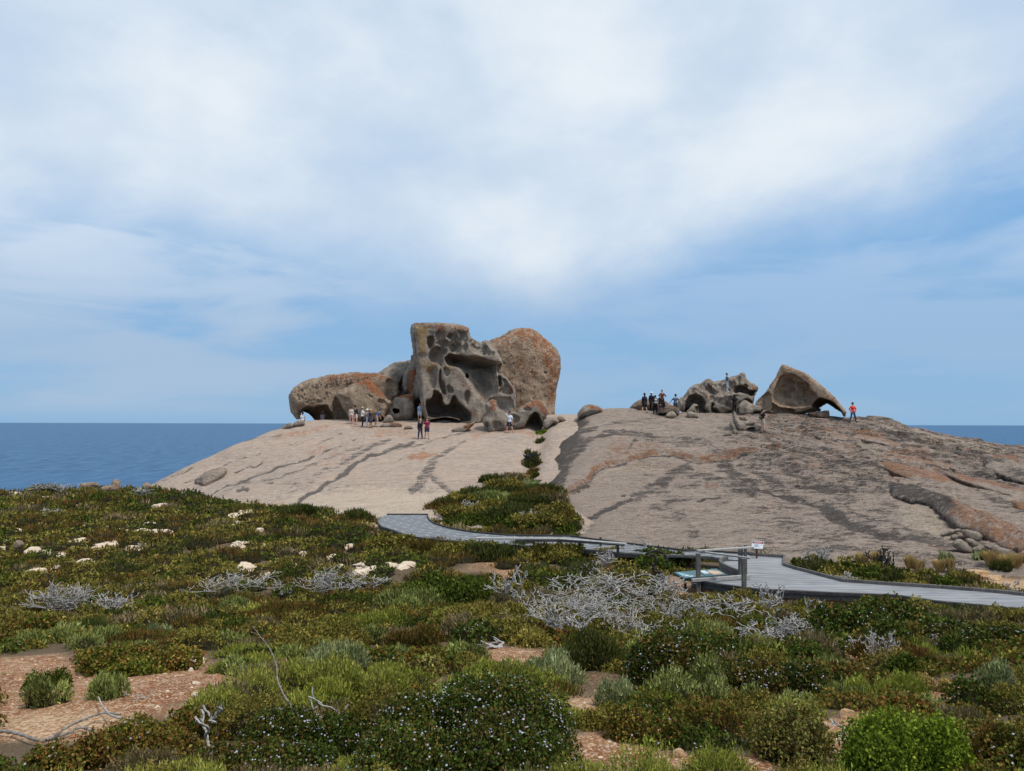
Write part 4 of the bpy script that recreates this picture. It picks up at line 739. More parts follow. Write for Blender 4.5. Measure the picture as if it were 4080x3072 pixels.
rock('granite_slab', 'undercut slab at the feet of the hiker with backpack', k1([(1440,1300),(1480,1262),(1640,1235),(1750,1260),(1865,1330),(1850,1390),(1740,1345),(1640,1335),(1520,1340)]), T=1.4, step=1.7, r=.15, seed=86, amp=.04, cavs=[(k1([(1455,1340),(1470,1280),(1620,1270),(1630,1330)]), .8, .2)], cat='rock slab')
RB = [([(515,1180),(600,1145),(720,1128),(748,1150),(640,1205),(540,1222)],.9,'flat pale slab at the top of the rock pile'), ([(732,1150),(770,1130),(860,1138),(980,1190),(992,1240),(930,1285),(800,1240)],1.3,'large brown grey block in the rock pile'),
      ([(618,1205),(700,1188),(788,1235),(740,1265),(650,1262)],.7,'small brown block under the pale slab'), ([(652,1295),(700,1255),(745,1245),(800,1290),(895,1395),(800,1405),(700,1350)],1.1,'tilted triangular slab at the front of the rock pile'),
      ([(795,1255),(850,1240),(910,1265),(952,1315),(880,1350)],.8,'middle rounded block of the rock pile'), ([(878,1350),(960,1320),(1062,1402),(1055,1425),(900,1395)],.8,'low leaning block in the rock pile'),
      ([(980,1310),(1100,1302),(1220,1340),(1335,1372),(1345,1425),(1300,1455),(1200,1445),(1055,1375)],1.3,'longest flat topped block on the right of the pile'), ([(1050,1445),(1100,1428),(1300,1462),(1345,1505),(1200,1510)],.8,'thin ledge stone at the foot of the pile'),
      ([(1325,1465),(1400,1400),(1450,1375),(1560,1400),(1580,1500),(1440,1520),(1380,1505)],1.3,'reddish boulder cut by the right edge of the view'), ([(980,1222),(1060,1208),(1066,1240),(990,1265)],.6,'small cube of stone beside the brown block')]
for i_, (pl_, T_, lb_) in enumerate(RB):
    rock('fallen_block', lb_, k7(pl_), T=T_, step=2.6, r=.16 if i_ != 8 else .35, seed=90 + i_, amp=.035, mat='rock', group='fallen blocks at the right foot of the dome', orange=[(k7(pl_), .8)] if i_ == 8 else [])
for i_, (pl_, T_, lb_) in enumerate([([(625,185),(640,165),(700,155),(790,162),(770,178),(700,190)],.9,'leftmost flat pale boulder on the heath skyline'), ([(770,205),(800,178),(860,168),(940,172),(960,190),(900,208)],1.1,'low wide pale boulder on the heath skyline'), ([(885,172),(890,140),(920,118),(960,125),(968,160),(955,190)],.9,'round upright boulder beside the bare bush on the skyline'),
                                     ([(1130,170),(1150,150),(1190,145),(1220,165),(1230,190),(1140,190)],.9,'brown boulder where the dome meets the heath'), ([(90,660),(110,610),(150,598),(190,610),(195,635),(140,665)],.8,'round tan boulder at the left edge of the heath'), ([(640,180),(650,150),(700,150),(780,150),(790,170)],.8,'thin pale slab on the heath skyline')]):
    pl_ = [(a_, min(q_[1] for q_ in pl_) + (b_ - min(q_[1] for q_ in pl_)) * 1.7) for a_, b_ in pl_]; rock('granite_boulder', lb_, conv(0, 1850, 2.011)(pl_), T=T_, step=2.4, r=.3, seed=110 + i_, amp=.04, mat='rock_warm', Y=None if i_ == 4 else [57.5, 56.5, 57.0, 57.5, 0, 57.5][i_])
# ------------------------------------------------------------------ sheets of rock lying on the domes
def drape(name, label, poly, th, step=5., seed=1, orange=(), dark=(), R_=1.0, mat='dome_right', rough=.06, cat='rock slab', which=smooth_dome, skew=0.):
    pl = smooth_poly(poly, 1); lo = pl.min(0) - 2 * step; hi = pl.max(0) + 2 * step
    U, Wp = np.meshgrid(np.arange(lo[0], hi[0], step), np.arange(lo[1], hi[1], step * .35), indexing='ij')
    q = pick(U.ravel(), Wp.ravel(), 22, 85, 700, which=which).reshape(U.shape + (3,))
    d = -poly_sd(pl, U, Wp) * q[..., 1] / F                     # metres across the view
    k = np.clip((d + .02) / R_, 0, 1); h = th * np.sqrt(np.clip(1 - (1 - k) ** 2, 0, 1)) * (d > -.02)
    h = h * (1 + .30 * fbm(U / 70., Wp / 60., seed, 3)) + sstep(0, .3, d) * rough * fbm(q[..., 0] * 1.6, q[..., 1] * .9, seed + 5, 4)
    for _ in range(20):
        q[1:-1, 1:-1, 1:] = (q[:-2, 1:-1, 1:] + q[2:, 1:-1, 1:] + q[1:-1, :-2, 1:] + q[1:-1, 2:, 1:] + 2 * q[1:-1, 1:-1, 1:]) / 6
    top = q.copy(); top[..., 2] += h; top[..., 1] -= h * .2; bot = q.copy(); bot[..., 2] -= .25
    ny, nx = U.shape; i = np.arange(ny * nx).reshape(ny, nx); keep = d > -.02 - .0; kk = keep[:-1, :-1] & keep[1:, :-1] & keep[:-1, 1:] & keep[1:, 1:]
    # drop faces spanning a depth jump
    jump = np.maximum(np.abs(np.diff(q[..., 1], axis=1))[:-1], np.abs(np.diff(q[..., 1], axis=1))[1:]) < 6; kk &= jump
    a, b, c, e = i[:-1, :-1], i[1:, :-1], i[1:, 1:], i[:-1, 1:]
    ft = np.stack([a, b, c, e], -1)[kk]; n = ny * nx; fb = ft[:, ::-1] + n
    ed = np.concatenate([ft[:, [0, 1]], ft[:, [1, 2]], ft[:, [2, 3]], ft[:, [3, 0]]]); key = np.sort(ed, 1); _, inv, cnt = np.unique(key[:, 0].astype(np.int64) * n + key[:, 1], return_inverse=True, return_counts=True)
    be = ed[cnt[inv] == 1]; fs = np.stack([be[:, 1], be[:, 0], be[:, 0] + n, be[:, 1] + n], 1)
    v = np.concatenate([top.reshape(-1, 3), bot.reshape(-1, 3)]); fa = np.concatenate([ft, fb, fs]); u, inv = np.unique(fa, return_inverse=True)
    pu = np.tile(U.ravel(), 2); pw = np.tile(Wp.ravel(), 2)
    z = lambda polys: np.max([np.zeros(len(pu))] + [st * sstep(12, -12, poly_sd(np.array(p_), pu, pw)) for p_, st in polys], 0)
    o = mesh_np(name, v[u], inv.reshape(fa.shape), M[mat], True, {'paint': np.stack([z(orange) * (1.4 + .35 * vnoise(pu / 55., pw / 35., seed)), z(dark) * 1.1 + .12, 0 * pu], -1)[u], 'relief': np.full((len(u), 3), .8)})
    c = v[u].mean(0); setorigin(o, c); return tag(o, label, cat)
drape('granite_slab', 'long rusty orange slab lying diagonally across the right dome', c5([(1012,512),(1060,503),(1200,520),(1330,560),(1440,580),(1560,620),(1650,680),(1790,722),(1770,750),(1700,772),(1650,802),(1560,772),(1420,732),(1330,682),(1220,620),(1100,572)]), .34, seed=3, R_=.45, orange=[(c5([(1000,490),(1450,560),(1800,720),(1500,700),(1250,640),(1100,580)]), .75)], dark=[(c5([(1300,600),(1700,760),(1500,780)]), .3)])
drape('granite_ridge', 'dark brown rounded ridge sweeping down to the rock pile', c5([(1110,750),(1180,735),(1280,730),(1450,778),(1700,860),(1900,960),(2100,1060),(2330,1190),(2330,1330),(2150,1232),(2050,1215),(1950,1170),(1850,1110),(1740,1060),(1650,1042),(1560,965),(1450,882),(1330,835),(1220,815),(1110,802)]), .8, seed=4, R_=.8, orange=[(c5([(1500,850),(2300,1180),(2300,1330),(1900,1150),(1600,1000)]), .6)], dark=[(c5([(1110,730),(1500,780),(1700,1000),(1400,880),(1110,820)]), .9), (c5([(1700,850),(2300,1150),(2300,1200),(1700,930)]), .3)], cat='rock ridge', rough=.12)
drape('granite_boulder', 'broken boulders with orange top under a green plant at the right edge', c5([(1872,505),(1905,470),(2080,473),(2180,488),(2330,520),(2330,720),(2180,680),(2060,640),(1960,595),(1880,560)]), .55, seed=6, R_=.4, orange=[(c5([(1900,465),(2150,480),(2160,530),(1950,510)]), 1.)], dark=[(c5([(1870,500),(2040,530),(2040,560),(1880,560)]), .8), (c5([(1990,590),(2300,620),(2300,720),(2050,640)]), .5)], rough=.3, cat='boulder')
drape('granite_ridge', 'thin orange ridge running to the right edge above the long slab', c5([(1500,572),(1560,570),(1700,605),(1800,632),(1950,660),(2100,700),(2330,770),(2330,830),(2150,790),(2000,745),(1850,700),(1700,650),(1600,610)]), .2, seed=7, R_=.35, orange=[(c5([(1500,560),(2330,750),(2330,800),(1700,650)]), .8)], cat='rock ridge', rough=.1)
drape('granite_slab', 'rusty slab corner at the right edge above the dark ridge', c5([(2125,845),(2200,835),(2330,850),(2330,960),(2220,920),(2150,890)]), .3, seed=8, R_=.25, orange=[(c5([(2100,830),(2330,840),(2330,960),(2150,900)]), 1.)])
drape('granite_slab', 'raised oval sheet of brown rock low on the left dome flank', cl([(498,492),(540,455),(600,420),(660,400),(705,392),(752,400),(740,425),(700,452),(640,485),(575,512),(555,498)]), .5, step=4, seed=9, R_=.5, orange=[(cl([(600,410),(752,392),(745,420),(640,440)]), .55)], dark=[(cl([(490,490),(560,440),(600,450),(560,500)]), .3)])
for i_, (pl_, th_, lb_) in enumerate([(c5([(740,235),(850,245),(960,290),(1080,310),(1250,380),(1330,420),(1240,430),(1060,350),(900,320),(780,280)]), .2, 'orange ledge with hollows in a row near the top right of the dome'), (c5([(660,320),(740,330),(860,400),(1000,430),(1160,410),(1250,450),(1500,500),(1640,560),(1480,540),(1250,500),(1000,480),(800,420)]), .16, 'wavy orange lip below the row of hollows'),
                                      (c5([(380,232),(470,235),(620,250),(800,300),(780,315),(620,290),(540,300),(450,262)]), .16, 'short dark ledge below the hooked rock'), (c5([(1150,210),(1290,212),(1400,250),(1560,300),(1750,320),(1740,345),(1500,310),(1380,290),(1250,250)]), .2, 'pale crest ledge against the sea'),
                                      (c5([(1240,390),(1280,370),(1340,395),(1380,440),(1560,500),(1700,560),(1640,560),(1450,500),(1320,450)]), .22, 'brown hump ledge right of the hollows')]):
    drape('granite_ledge', lb_, pl_, th_, step=4, seed=20 + i_, R_=.25, orange=[(pl_, .55 if i_ != 3 else .1)], rough=.1, cat='rock ledge')
# ------------------------------------------------------------------ boardwalk
DZ = -4.75
def pl(pts, z=DZ):
    a = np.array(pts, float); return onplane(a[:, 0], a[:, 1], z)
def ngon_slab(name, top, th, mat, parent, far):
    n = len(top); v = np.r_[top, top - [0, 0, th]]
    from mathutils.geometry import tessellate_polygon
    tr = np.array(tessellate_polygon([[Vector(p) for p in top]])); nrm = np.cross(top[tr[0][1]] - top[tr[0][0]], top[tr[0][2]] - top[tr[0][0]])
    if nrm[2] < 0: tr = tr[:, ::-1]
    i = np.arange(n); j = (i + 1) % n; sd_ = np.stack([i, i + n, j + n, j], 1)
    return mesh_np(name, v, [np.r_[tr, tr[:, ::-1] + n], sd_], mat, False, {'paint': np.tile([far, 0, 0], (2 * n, 1))}, parent)
bw = empty('boardwalk', (12, 22, DZ)); tag(bw, 'near grey timber boardwalk with viewing platform crossing the right foreground', 'boardwalk')
bw.location = (0, 0, 0)
bf = empty('boardwalk', (0, 0, 0)); tag(bf, 'far darker boardwalk curving to the foot of the left dome', 'boardwalk')
back_f = k6([(105,53),(240,53),(375,53),(376,70),(386,90),(420,115),(520,145),(640,167),(760,180),(900,192),(1050,196),(1320,198),(1440,214),(1560,229),(1700,247),(1960,280),(2100,298)]) + k4([(640,350),(1100,378),(1560,410),(1640,440)])
front_f = k4([(1500,540),(1220,530),(900,470)]) + k6([(2140,330),(1960,327),(1640,308),(1300,277),(1000,262),(700,240),(450,222),(260,200),(150,160),(70,135),(46,110),(44,92),(60,70)])
farp = pl(back_f + front_f)
ngon_slab('deck', farp, .06, M['deck'], bf, 1.)
leftk = k4([(1185,524),(1110,545),(1062,572),(1054,600),(1090,645),(1180,690),(1300,745),(1420,800)])
back_n = k4([(1560,412),(2212,472)]) + c6([(600,247),(700,252),(786,257),(783,290),(784,306),(850,327),(930,347),(1000,366),(1070,385),(1140,402),(1400,421),(1700,440),(2000,463),(2212,485),(2600,535),(3300,640)])
front_n = c6([(3300,800),(2600,650),(2212,571),(1950,546),(1710,525),(1440,486),(1100,474),(750,457),(620,450)]) + k4([(1500,1040),(1100,985),(700,918),(560,895),(545,880)])
nearp = pl(back_n + front_n + k4([(1450,822)]) + leftk[::-1], DZ + .004)
ngon_slab('deck', nearp, .06, M['deck'], bw, 0.)
def run(parent, nm, pts, z, w, h, mat, off=0.):
    mb = MB(); p = pl(pts, DZ); p[:, 2] = z
    for a, b in zip(p[:-1], p[1:]):
        if np.linalg.norm(b - a) > .04:
            d = (b - a) / np.linalg.norm(b - a); mb.beam(a - d * .015, b + d * .015, w, h)
    return mb.build(nm, mat, parent)
run(bf, 'kerb', back_f, DZ + .03, .05, .08, M['wood_dark']); run(bf, 'kerb', front_f, DZ + .01, .05, .07, M['wood_post'])
run(bf, 'fascia', front_f[4:], DZ - .085, .04, .10, M['wood_dark'])
run(bw, 'kerb', back_n, DZ + .05, .08, .10, M['wood_post']); run(bw, 'kerb', leftk, DZ + .08, .08, .15, M['wood_post'])
run(bw, 'kerb', front_n, DZ + .0, .09, .10, M['wood_dark']); run(bw, 'fascia', front_n, DZ - .12, .06, .135, M['wood_dark'])
run(bw, 'fascia', leftk, DZ - .12, .05, .22, M['wood_post']); 
# brown bearers set back under the fascia, with stumps
ins = pl(front_n, DZ); ins = ins + np.array([0, .10, 0]); mb = MB()
for a, b in zip(ins[:-1], ins[1:]):
    a = a.copy(); b = b.copy(); a[2] = b[2] = DZ - .28
    if np.linalg.norm(b - a) > .05: mb.beam(a, b, .09, .20)
mb.build('bearer', M['wood_brown'], bw)
for k in (.08, .16, .25, .33, .42, .5, .58, .68, .78):
    i = int(k * (len(ins) - 1)); fr = k * (len(ins) - 1) - i; a = ins[i] * (1 - fr) + ins[i + 1] * fr; mb = MB()
    mb.beam((a[0], a[1] + .15, DZ - .9), (a[0], a[1] + .15, DZ - .3), .14, .14, (0, 1, 0)); mb.build('stump', M['wood_brown'], bw)
for k in range(9):
    a = pl(k4([(1240 + 25 * k, 760 + 8 * k)]))[0]
    if k % 3 == 1: mb = MB(); mb.beam((a[0], a[1] + .1, DZ - .6), (a[0], a[1] + .1, DZ - .2), .1, .1, (0, 1, 0)); mb.build('stump', M['wood_brown'], bw)
# bolts along the near fascia
mb = MB(); q = pl(front_n, DZ); 
for a, b in zip(q[:6], q[1:7]):
    for s in np.linspace(.05, .95, 4):
        c = a + (b - a) * s; c = c + [0, -.03, -.13]; mb = MB(); mb.tube([c, c + [0, -.02, 0]], .016, 6); mb.build('bolt', M['wood_dark'], bw)
# viewing rail of the platform
RZ = DZ + .90
rl = empty('railing', (0, 0, 0)); tag(rl, 'grey timber railing with silvered top rails on the platform', 'railing')
def post(px, base_y, zt, w=.15, d=.12, dy=0., parent=rl, zb=DZ - .3):
    a = pl(k4([(px, base_y)]))[0]; mb = MB(); a[1] += dy; mb.beam((a[0], a[1], zb), (a[0], a[1], zt), w, d, (0, 1, 0), .1); return mb.build('post', M['wood_post'], parent)
post(657, 928, RZ - .03, .125, .12); post(1497, 1045, RZ - .03, .125, .12); post(1437, 800, RZ + .02, .145, .10); post(1526, 785, RZ + .03, .07, .12)
def rail(a, b, z, w, h, mat, parent=rl, nm='rail'):
    A = onplane(a[0], a[1], z); B_ = onplane(b[0], b[1], z); mb = MB(); mb.beam(A, B_, w, h); return mb.build(nm, mat, parent)
g4 = lambda x, y: k4([(x, y)])[0]
rail(g4(630, 343), g4(1650, 278), RZ, .16, .045, M['wood_rail'], nm='top_rail'); rail(g4(640, 352), g4(1612, 480), RZ - .05, .10, .05, M['wood_rail'], nm='top_rail'); rail(g4(540, 888), g4(1600, 808), DZ + .10, .09, .10, M['wood_rail'], nm='low_rail')
# low barrier beside the far boardwalk
lb = empty('low_barrier', (0, 0, 0)); tag(lb, 'knee high timber barrier with wide silver cap along the far boardwalk', 'barrier'); g6 = lambda x, y: k6([(x, y)])[0]
for a, b in (((700, 208), (1250, 212)), ((1250, 212), (1700, 246))): rail(g6(*a), g6(*b), DZ + .36, .26, .05, M['wood_rail'], lb, 'cap_rail')
for a, b in (((960, 224), (1250, 224)), ((1250, 224), (1690, 252))): rail(g6(*a), g6(*b), DZ + .33, .05, .09, M['wood_dark'], lb, 'side_rail')
for x_, yb in ((1087, 262), (1245, 270), (1262, 272), (1388, 282), (1530, 262), (1645, 310)):
    a = onplane(*g6(x_, yb - 2), DZ); mb = MB(); mb.beam((a[0], a[1], DZ - .15), (a[0], a[1], DZ + .33), .09, .09, (0, 1, 0)); mb.build('post', M['wood_dark'], lb)
# information panel
M['green'] = flat('panel_green', (.02, .075, .075), .45); M['sky_print'] = flat('print_blue', (.22, .38, .48), .35); M['white_print'] = flat('print_white', (.5, .58, .6), .35); M['tan_print'] = flat('print_tan', (.55, .38, .26), .35); M['teal_print'] = flat('print_teal', (.05, .13, .14), .35)
ip = empty('information_panel', (0, 0, 0)); tag(ip, 'low sloping dark green information panel with landscape pictures beyond the railing', 'sign')
A_ = P(*g4(400, 856), 23.45); B_ = P(*g4(1215, 792), 23.85); C_ = P(*g4(990, 666), 24.6); D_ = P(*g4(188, 738), 24.25)
def quad3(u, v, lift=0.):
    n = np.cross(B_ - A_, D_ - A_); n /= np.linalg.norm(n); return (A_ * (1 - u) + B_ * u) * (1 - v) + (D_ * (1 - u) + C_ * u) * v + n * lift
def sheet(uv, lift, mat, nm):
    v = np.array([quad3(u, w, lift) for u, w in uv]); n = len(v); vb = np.array([quad3(u, w, lift - .004) for u, w in uv]); i = np.arange(n)
    return mesh_np(nm, np.r_[v, vb], [np.arange(n)[None], np.stack([i, i + n, (i + 1) % n + n, (i + 1) % n], 1)], mat, False, None, ip)
v = np.array([quad3(u, w, l) for l in (-.07, .0) for u, w in ((0, 0), (1, 0), (1, 1), (0, 1))])
mesh_np('board', v, np.array([[3,2,1,0],[4,5,6,7],[0,1,5,4],[1,2,6,5],[2,3,7,6],[3,0,4,7]]), M['green'], False, None, ip)
sheet([(.03,.06),(.49,.06),(.49,.94),(.03,.94)], .006, M['teal_print'], 'print'); sheet([(.51,.06),(.97,.06),(.97,.94),(.51,.94)], .006, M['teal_print'], 'print')
sheet([(.05,.08),(.22,.08),(.27,.3),(.2,.45),(.12,.8),(.05,.9)], .012, M['sky_print'], 'picture'); sheet([(.12,.1),(.30,.12),(.16,.42),(.1,.3)], .018, M['white_print'], 'picture'); sheet([(.56,.4),(.68,.4),(.68,.85),(.54,.85)], .012, M['white_print'], 'picture'); sheet([(.72,.12),(.95,.14),(.93,.6),(.80,.8),(.70,.7)], .012, M['tan_print'], 'picture'); sheet([(.30,.12),(.44,.12),(.42,.3),(.32,.26)], .012, M['tan_print'], 'picture')
for u in (.15, .85):
    a = quad3(u, .5, -.07); mb = MB(); mb.beam((a[0], a[1], a[2] - .6), (a[0], a[1], a[2]), .07, .07, (0, 1, 0)); mb.build('leg', M['green'], ip)
# danger sign
M['sign_white'] = flat('sign_white', (.80, .82, .84), .4, var=.02); M['sign_black'] = flat('sign_black', (.03, .03, .035), .4); M['sign_red'] = flat('sign_red', (.62, .03, .04), .4); M['sign_post'] = flat('sign_post', (.085, .035, .025), .6); M['sign_grey'] = flat('sign_grey', (.30, .33, .36), .5); M['frame'] = flat('sign_frame', (.38, .40, .41), .5)
ds = empty('danger_sign', (0, 0, 0)); tag(ds, 'small white danger sign with red oval heading on a brown post beyond the boardwalk', 'sign')
Ys = 26.9; s0 = P(*g4(1622, 302), Ys); s1 = P(*g4(1842, 312), Ys); s2 = P(*g4(1862, 172), Ys + .09); s3 = P(*g4(1640, 158), Ys + .09)
def sq(u, v, l=0.):
    n = np.cross(s1 - s0, s3 - s0); n /= np.linalg.norm(n); return (s0 * (1 - u) + s1 * u) * (1 - v) + (s3 * (1 - u) + s2 * u) * v + n * l
def srect(u0, v0, u1, v1, l, mat, nm, pr, th=.004):
    v = np.array([sq(u, w, k) for k in (l - th, l) for u, w in ((u0, v0), (u1, v0), (u1, v1), (u0, v1))])
    return mesh_np(nm, v, np.array([[3,2,1,0],[4,5,6,7],[0,1,5,4],[1,2,6,5],[2,3,7,6],[3,0,4,7]]), mat, False, None, pr)
srect(0, 0, 1, 1, 0, M['frame'], 'backing', ds, .02); pn = srect(.03, .03, .97, .97, .005, M['sign_white'], 'panel', ds)
srect(.06, .68, .95, .92, .009, M['sign_black'], 'heading', pn)
th_ = np.linspace(0, 2 * np.pi, 28)[:-1]; v = np.array([sq(.505 + .40 * np.cos(a), .80 + .105 * np.sin(a), .012) for a in th_]); mesh_np('oval', v, np.arange(len(v))[None], M['sign_red'], False, None, pn)
def text_on(body, u, v, hgt, l, mat, parent, nm='lettering', ww=None):
    cu = bpy.data.curves.new(nm, 'FONT'); cu.body = body; cu.size = 1; cu.align_x = 'CENTER'; cu.align_y = 'CENTER'; tmp = bpy.data.objects.new(nm, cu); COL.objects.link(tmp)
    bpy.context.view_layer.update(); me = bpy.data.meshes.new_from_object(tmp.evaluated_get(bpy.context.evaluated_depsgraph_get())); bpy.data.objects.remove(tmp)
    ex = (s1 - s0); W_ = np.linalg.norm(ex); H_ = np.linalg.norm(s3 - s0); co = np.array([q_.co[:] for q_ in me.vertices]); sx_ = hgt if ww is None else ww / (co[:, 0].max() - co[:, 0].min())
    for q_, c_ in zip(me.vertices, co): q_.co = sq(u + c_[0] * sx_, v + c_[1] * hgt, l)
    me.materials.append(mat); o = bpy.data.objects.new(nm, me); COL.objects.link(o); o.parent = parent; return o
text_on('DANGER', .505, .80, .19, .015, M['sign_white'], pn, ww=.66)
for k, (a, b) in enumerate([(.26, .55), (.22, .88), (.22, .55), (.22, .60), (.22, .74)]): srect(a, .55 - .085 * k, b, .585 - .085 * k, .008, M['sign_grey'], 'text_line', pn, .002)
mb = MB(); a = sq(.5, .1, -.03); mb.beam((a[0], a[1] + .02, DZ - .2), (a[0], a[1] + .02, a[2] + .1), .055, .05, (0, 1, 0)); mb.build('post', M['sign_post'], ds)
for e in (bw, bf, rl, lb, ip, ds):      # put each empty at its thing's base
    vv = np.array([v.co[:] for c in e.children for v in c.data.vertices]); b0 = vv.mean(0); b0[2] = vv[:, 2].min(); e.location = b0.tolist()
    for c in e.children: c.location = (-b0).tolist()
# ------------------------------------------------------------------ vegetation
PAL = {
 'rosemary': ([(.25,.30,.11),(.15,.20,.065),(.34,.38,.17),(.11,.12,.045)], 'spike'),
 'greyspike': ([(.25,.29,.17),(.16,.20,.10),(.34,.38,.24)], 'spike'),
 'cushion': ([(.06,.085,.016),(.085,.115,.022),(.04,.055,.013)], 'fine'),
 'redleaf': ([(.14,.13,.03),(.09,.12,.02),(.18,.095,.035),(.19,.16,.05),(.06,.08,.02)], 'leaf'),
 'redspike': ([(.13,.075,.03),(.10,.09,.025),(.16,.095,.04),(.08,.085,.02)], 'spike'),
 'olive': ([(.15,.14,.035),(.20,.18,.05),(.08,.085,.02),(.23,.19,.065)], 'fine'),
 'brightspike': ([(.24,.27,.06),(.16,.195,.04),(.31,.33,.10)], 'spike'),
 'daisy': ([(.045,.075,.015),(.065,.10,.02),(.03,.045,.012),(.12,.085,.03),(.09,.11,.03)], 'leaf'),
 'bright': ([(.12,.19,.02),(.17,.25,.03),(.08,.13,.015),(.22,.29,.05)], 'leaf'),
 'paleleaf': ([(.22,.24,.07),(.17,.15,.06),(.27,.27,.10),(.13,.10,.045)], 'leaf'),
 'yellow': ([(.36,.27,.11),(.27,.21,.07),(.42,.34,.17)], 'fine'),
 'dry': ([(.20,.16,.11),(.14,.115,.075),(.11,.105,.05),(.27,.22,.15)], 'spike'),
 'darkgreen': ([(.045,.065,.018),(.065,.085,.025),(.09,.085,.035)], 'spike'),
}
def leaves(c, rx, ry, h, n, L, W_, pal, mode, rng, acc, lean=0):
    """scatter n leaves over lumpy half-ellipsoids; c (m,3), others (m,) ; n (m,) counts"""
    idx = np.repeat(np.arange(len(c)), n); N_ = len(idx)
    if N_ == 0: return
    th = rng.uniform(0, 2 * np.pi, N_); cz = .08 + .92 * rng.uniform(0, 1, N_) ** .62; sz = np.sqrt(1 - cz * cz)
    a = rng.uniform(0, 6.3, (len(c), 6))[idx]; ph = np.arccos(cz)
    lump = 1 + .13 * np.sin(3 * th + a[:, 0]) * np.sin(4 * ph + a[:, 1]) + .10 * np.sin(7 * th + a[:, 2] + 3 * ph) + .08 * np.sin(11 * th + a[:, 3]) * np.sin(9 * ph + a[:, 4])
    rho = lump * (.70 + .34 * rng.uniform(0, 1, N_) ** .6)
    d = np.stack([np.cos(th) * sz, np.sin(th) * sz, cz], 1)
    p = c[idx] + d * np.stack([rx[idx], ry[idx], h[idx]], 1) * rho[:, None]
    rnd = rng.normal(0, 1, (N_, 3)); Ls = (L[idx] * rng.uniform(.6, 1.35, N_))[:, None]; Ws = (W_[idx] * rng.uniform(.7, 1.3, N_))[:, None]
    if mode == 'leaf':
        t = d * .35 + rnd * .55 + [0, 0, .45]; Ls = Ls * .8; Ws = Ws * 1.9
    elif mode == 'fine': t = d * .5 + rnd * .5 + [0, 0, .35]; Ls = Ls * .7; Ws = Ws * 1.3
    else: t = d * .55 + rnd * .28 + [0, 0, .62]
    t /= np.linalg.norm(t, axis=1)[:, None]; s = np.cross(t, rng.normal(0, 1, (N_, 3))); s /= np.linalg.norm(s, axis=1)[:, None] + 1e-9
    pal = np.array(pal); wts = rng.dirichlet(np.ones(len(pal)) * 2.2, len(c)); cum = wts.cumsum(1)[idx]; k = (rng.uniform(0, 1, N_)[:, None] > cum).sum(1).clip(0, len(pal) - 1)
    col = pal[k] * np.exp(rng.normal(0, .22, (N_, 1))) * np.exp(rng.normal(0, .10, (len(c), 1)))[idx] * (1 + rng.normal(0, .05, (N_, 3)))
    col = np.clip(col * [1.16, 1.08, .84], .008, .9); v0 = p - t * Ls * .5
    if mode == 'leaf':
        v = np.stack([v0, v0 + t * Ls * .55 + s * Ws * .5, v0 + t * Ls, v0 + t * Ls * .55 - s * Ws * .5], 1); acc['q'].append((v, np.repeat(col[:, None], 4, 1)))
    else:
        v = np.stack([v0 - s * Ws * .5, v0 + s * Ws * .5, v0 + t * Ls], 1); acc['t'].append((v, np.repeat(col[:, None], 3, 1)))
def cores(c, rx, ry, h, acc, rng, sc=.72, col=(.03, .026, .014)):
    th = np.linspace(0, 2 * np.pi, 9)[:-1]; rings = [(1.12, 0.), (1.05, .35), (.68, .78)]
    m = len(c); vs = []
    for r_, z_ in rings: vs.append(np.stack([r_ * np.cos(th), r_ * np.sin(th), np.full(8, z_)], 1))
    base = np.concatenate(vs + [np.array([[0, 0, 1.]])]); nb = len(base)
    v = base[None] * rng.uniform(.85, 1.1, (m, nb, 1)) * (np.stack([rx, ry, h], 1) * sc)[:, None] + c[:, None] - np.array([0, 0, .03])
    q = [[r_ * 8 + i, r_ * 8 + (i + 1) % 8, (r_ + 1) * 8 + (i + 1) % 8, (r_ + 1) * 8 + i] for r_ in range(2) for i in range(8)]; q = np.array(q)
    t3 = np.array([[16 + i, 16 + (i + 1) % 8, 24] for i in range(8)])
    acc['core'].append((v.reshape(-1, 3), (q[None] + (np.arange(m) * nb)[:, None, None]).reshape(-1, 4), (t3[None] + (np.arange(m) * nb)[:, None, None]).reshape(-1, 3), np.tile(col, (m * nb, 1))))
def newacc(): return {'q': [], 't': [], 'core': []}
def build_acc(name, acc, mat, parent=None, off=None):
    V_, Fq, Ft, C_, n = [], [], [], [], 0
    for v, col in acc['q']: m = len(v); V_.append(v.reshape(-1, 3)); C_.append(col.reshape(-1, 3)); Fq.append(n + np.arange(m * 4).reshape(m, 4)); n += 4 * m
    for v, col in acc['t']: m = len(v); V_.append(v.reshape(-1, 3)); C_.append(col.reshape(-1, 3)); Ft.append(n + np.arange(m * 3).reshape(m, 3)); n += 3 * m
    for v, q, t3, col in acc['core']: V_.append(v); C_.append(col); Fq.append(q + n); Ft.append(t3 + n); n += len(v)
    f = ([np.concatenate(Fq)] if Fq else []) + ([np.concatenate(Ft)] if Ft else [])
    v = np.concatenate(V_); 
    if off is not None: v = v - off
    return mesh_np(name, v, f, mat, False, {'col': np.concatenate(C_)}, parent)
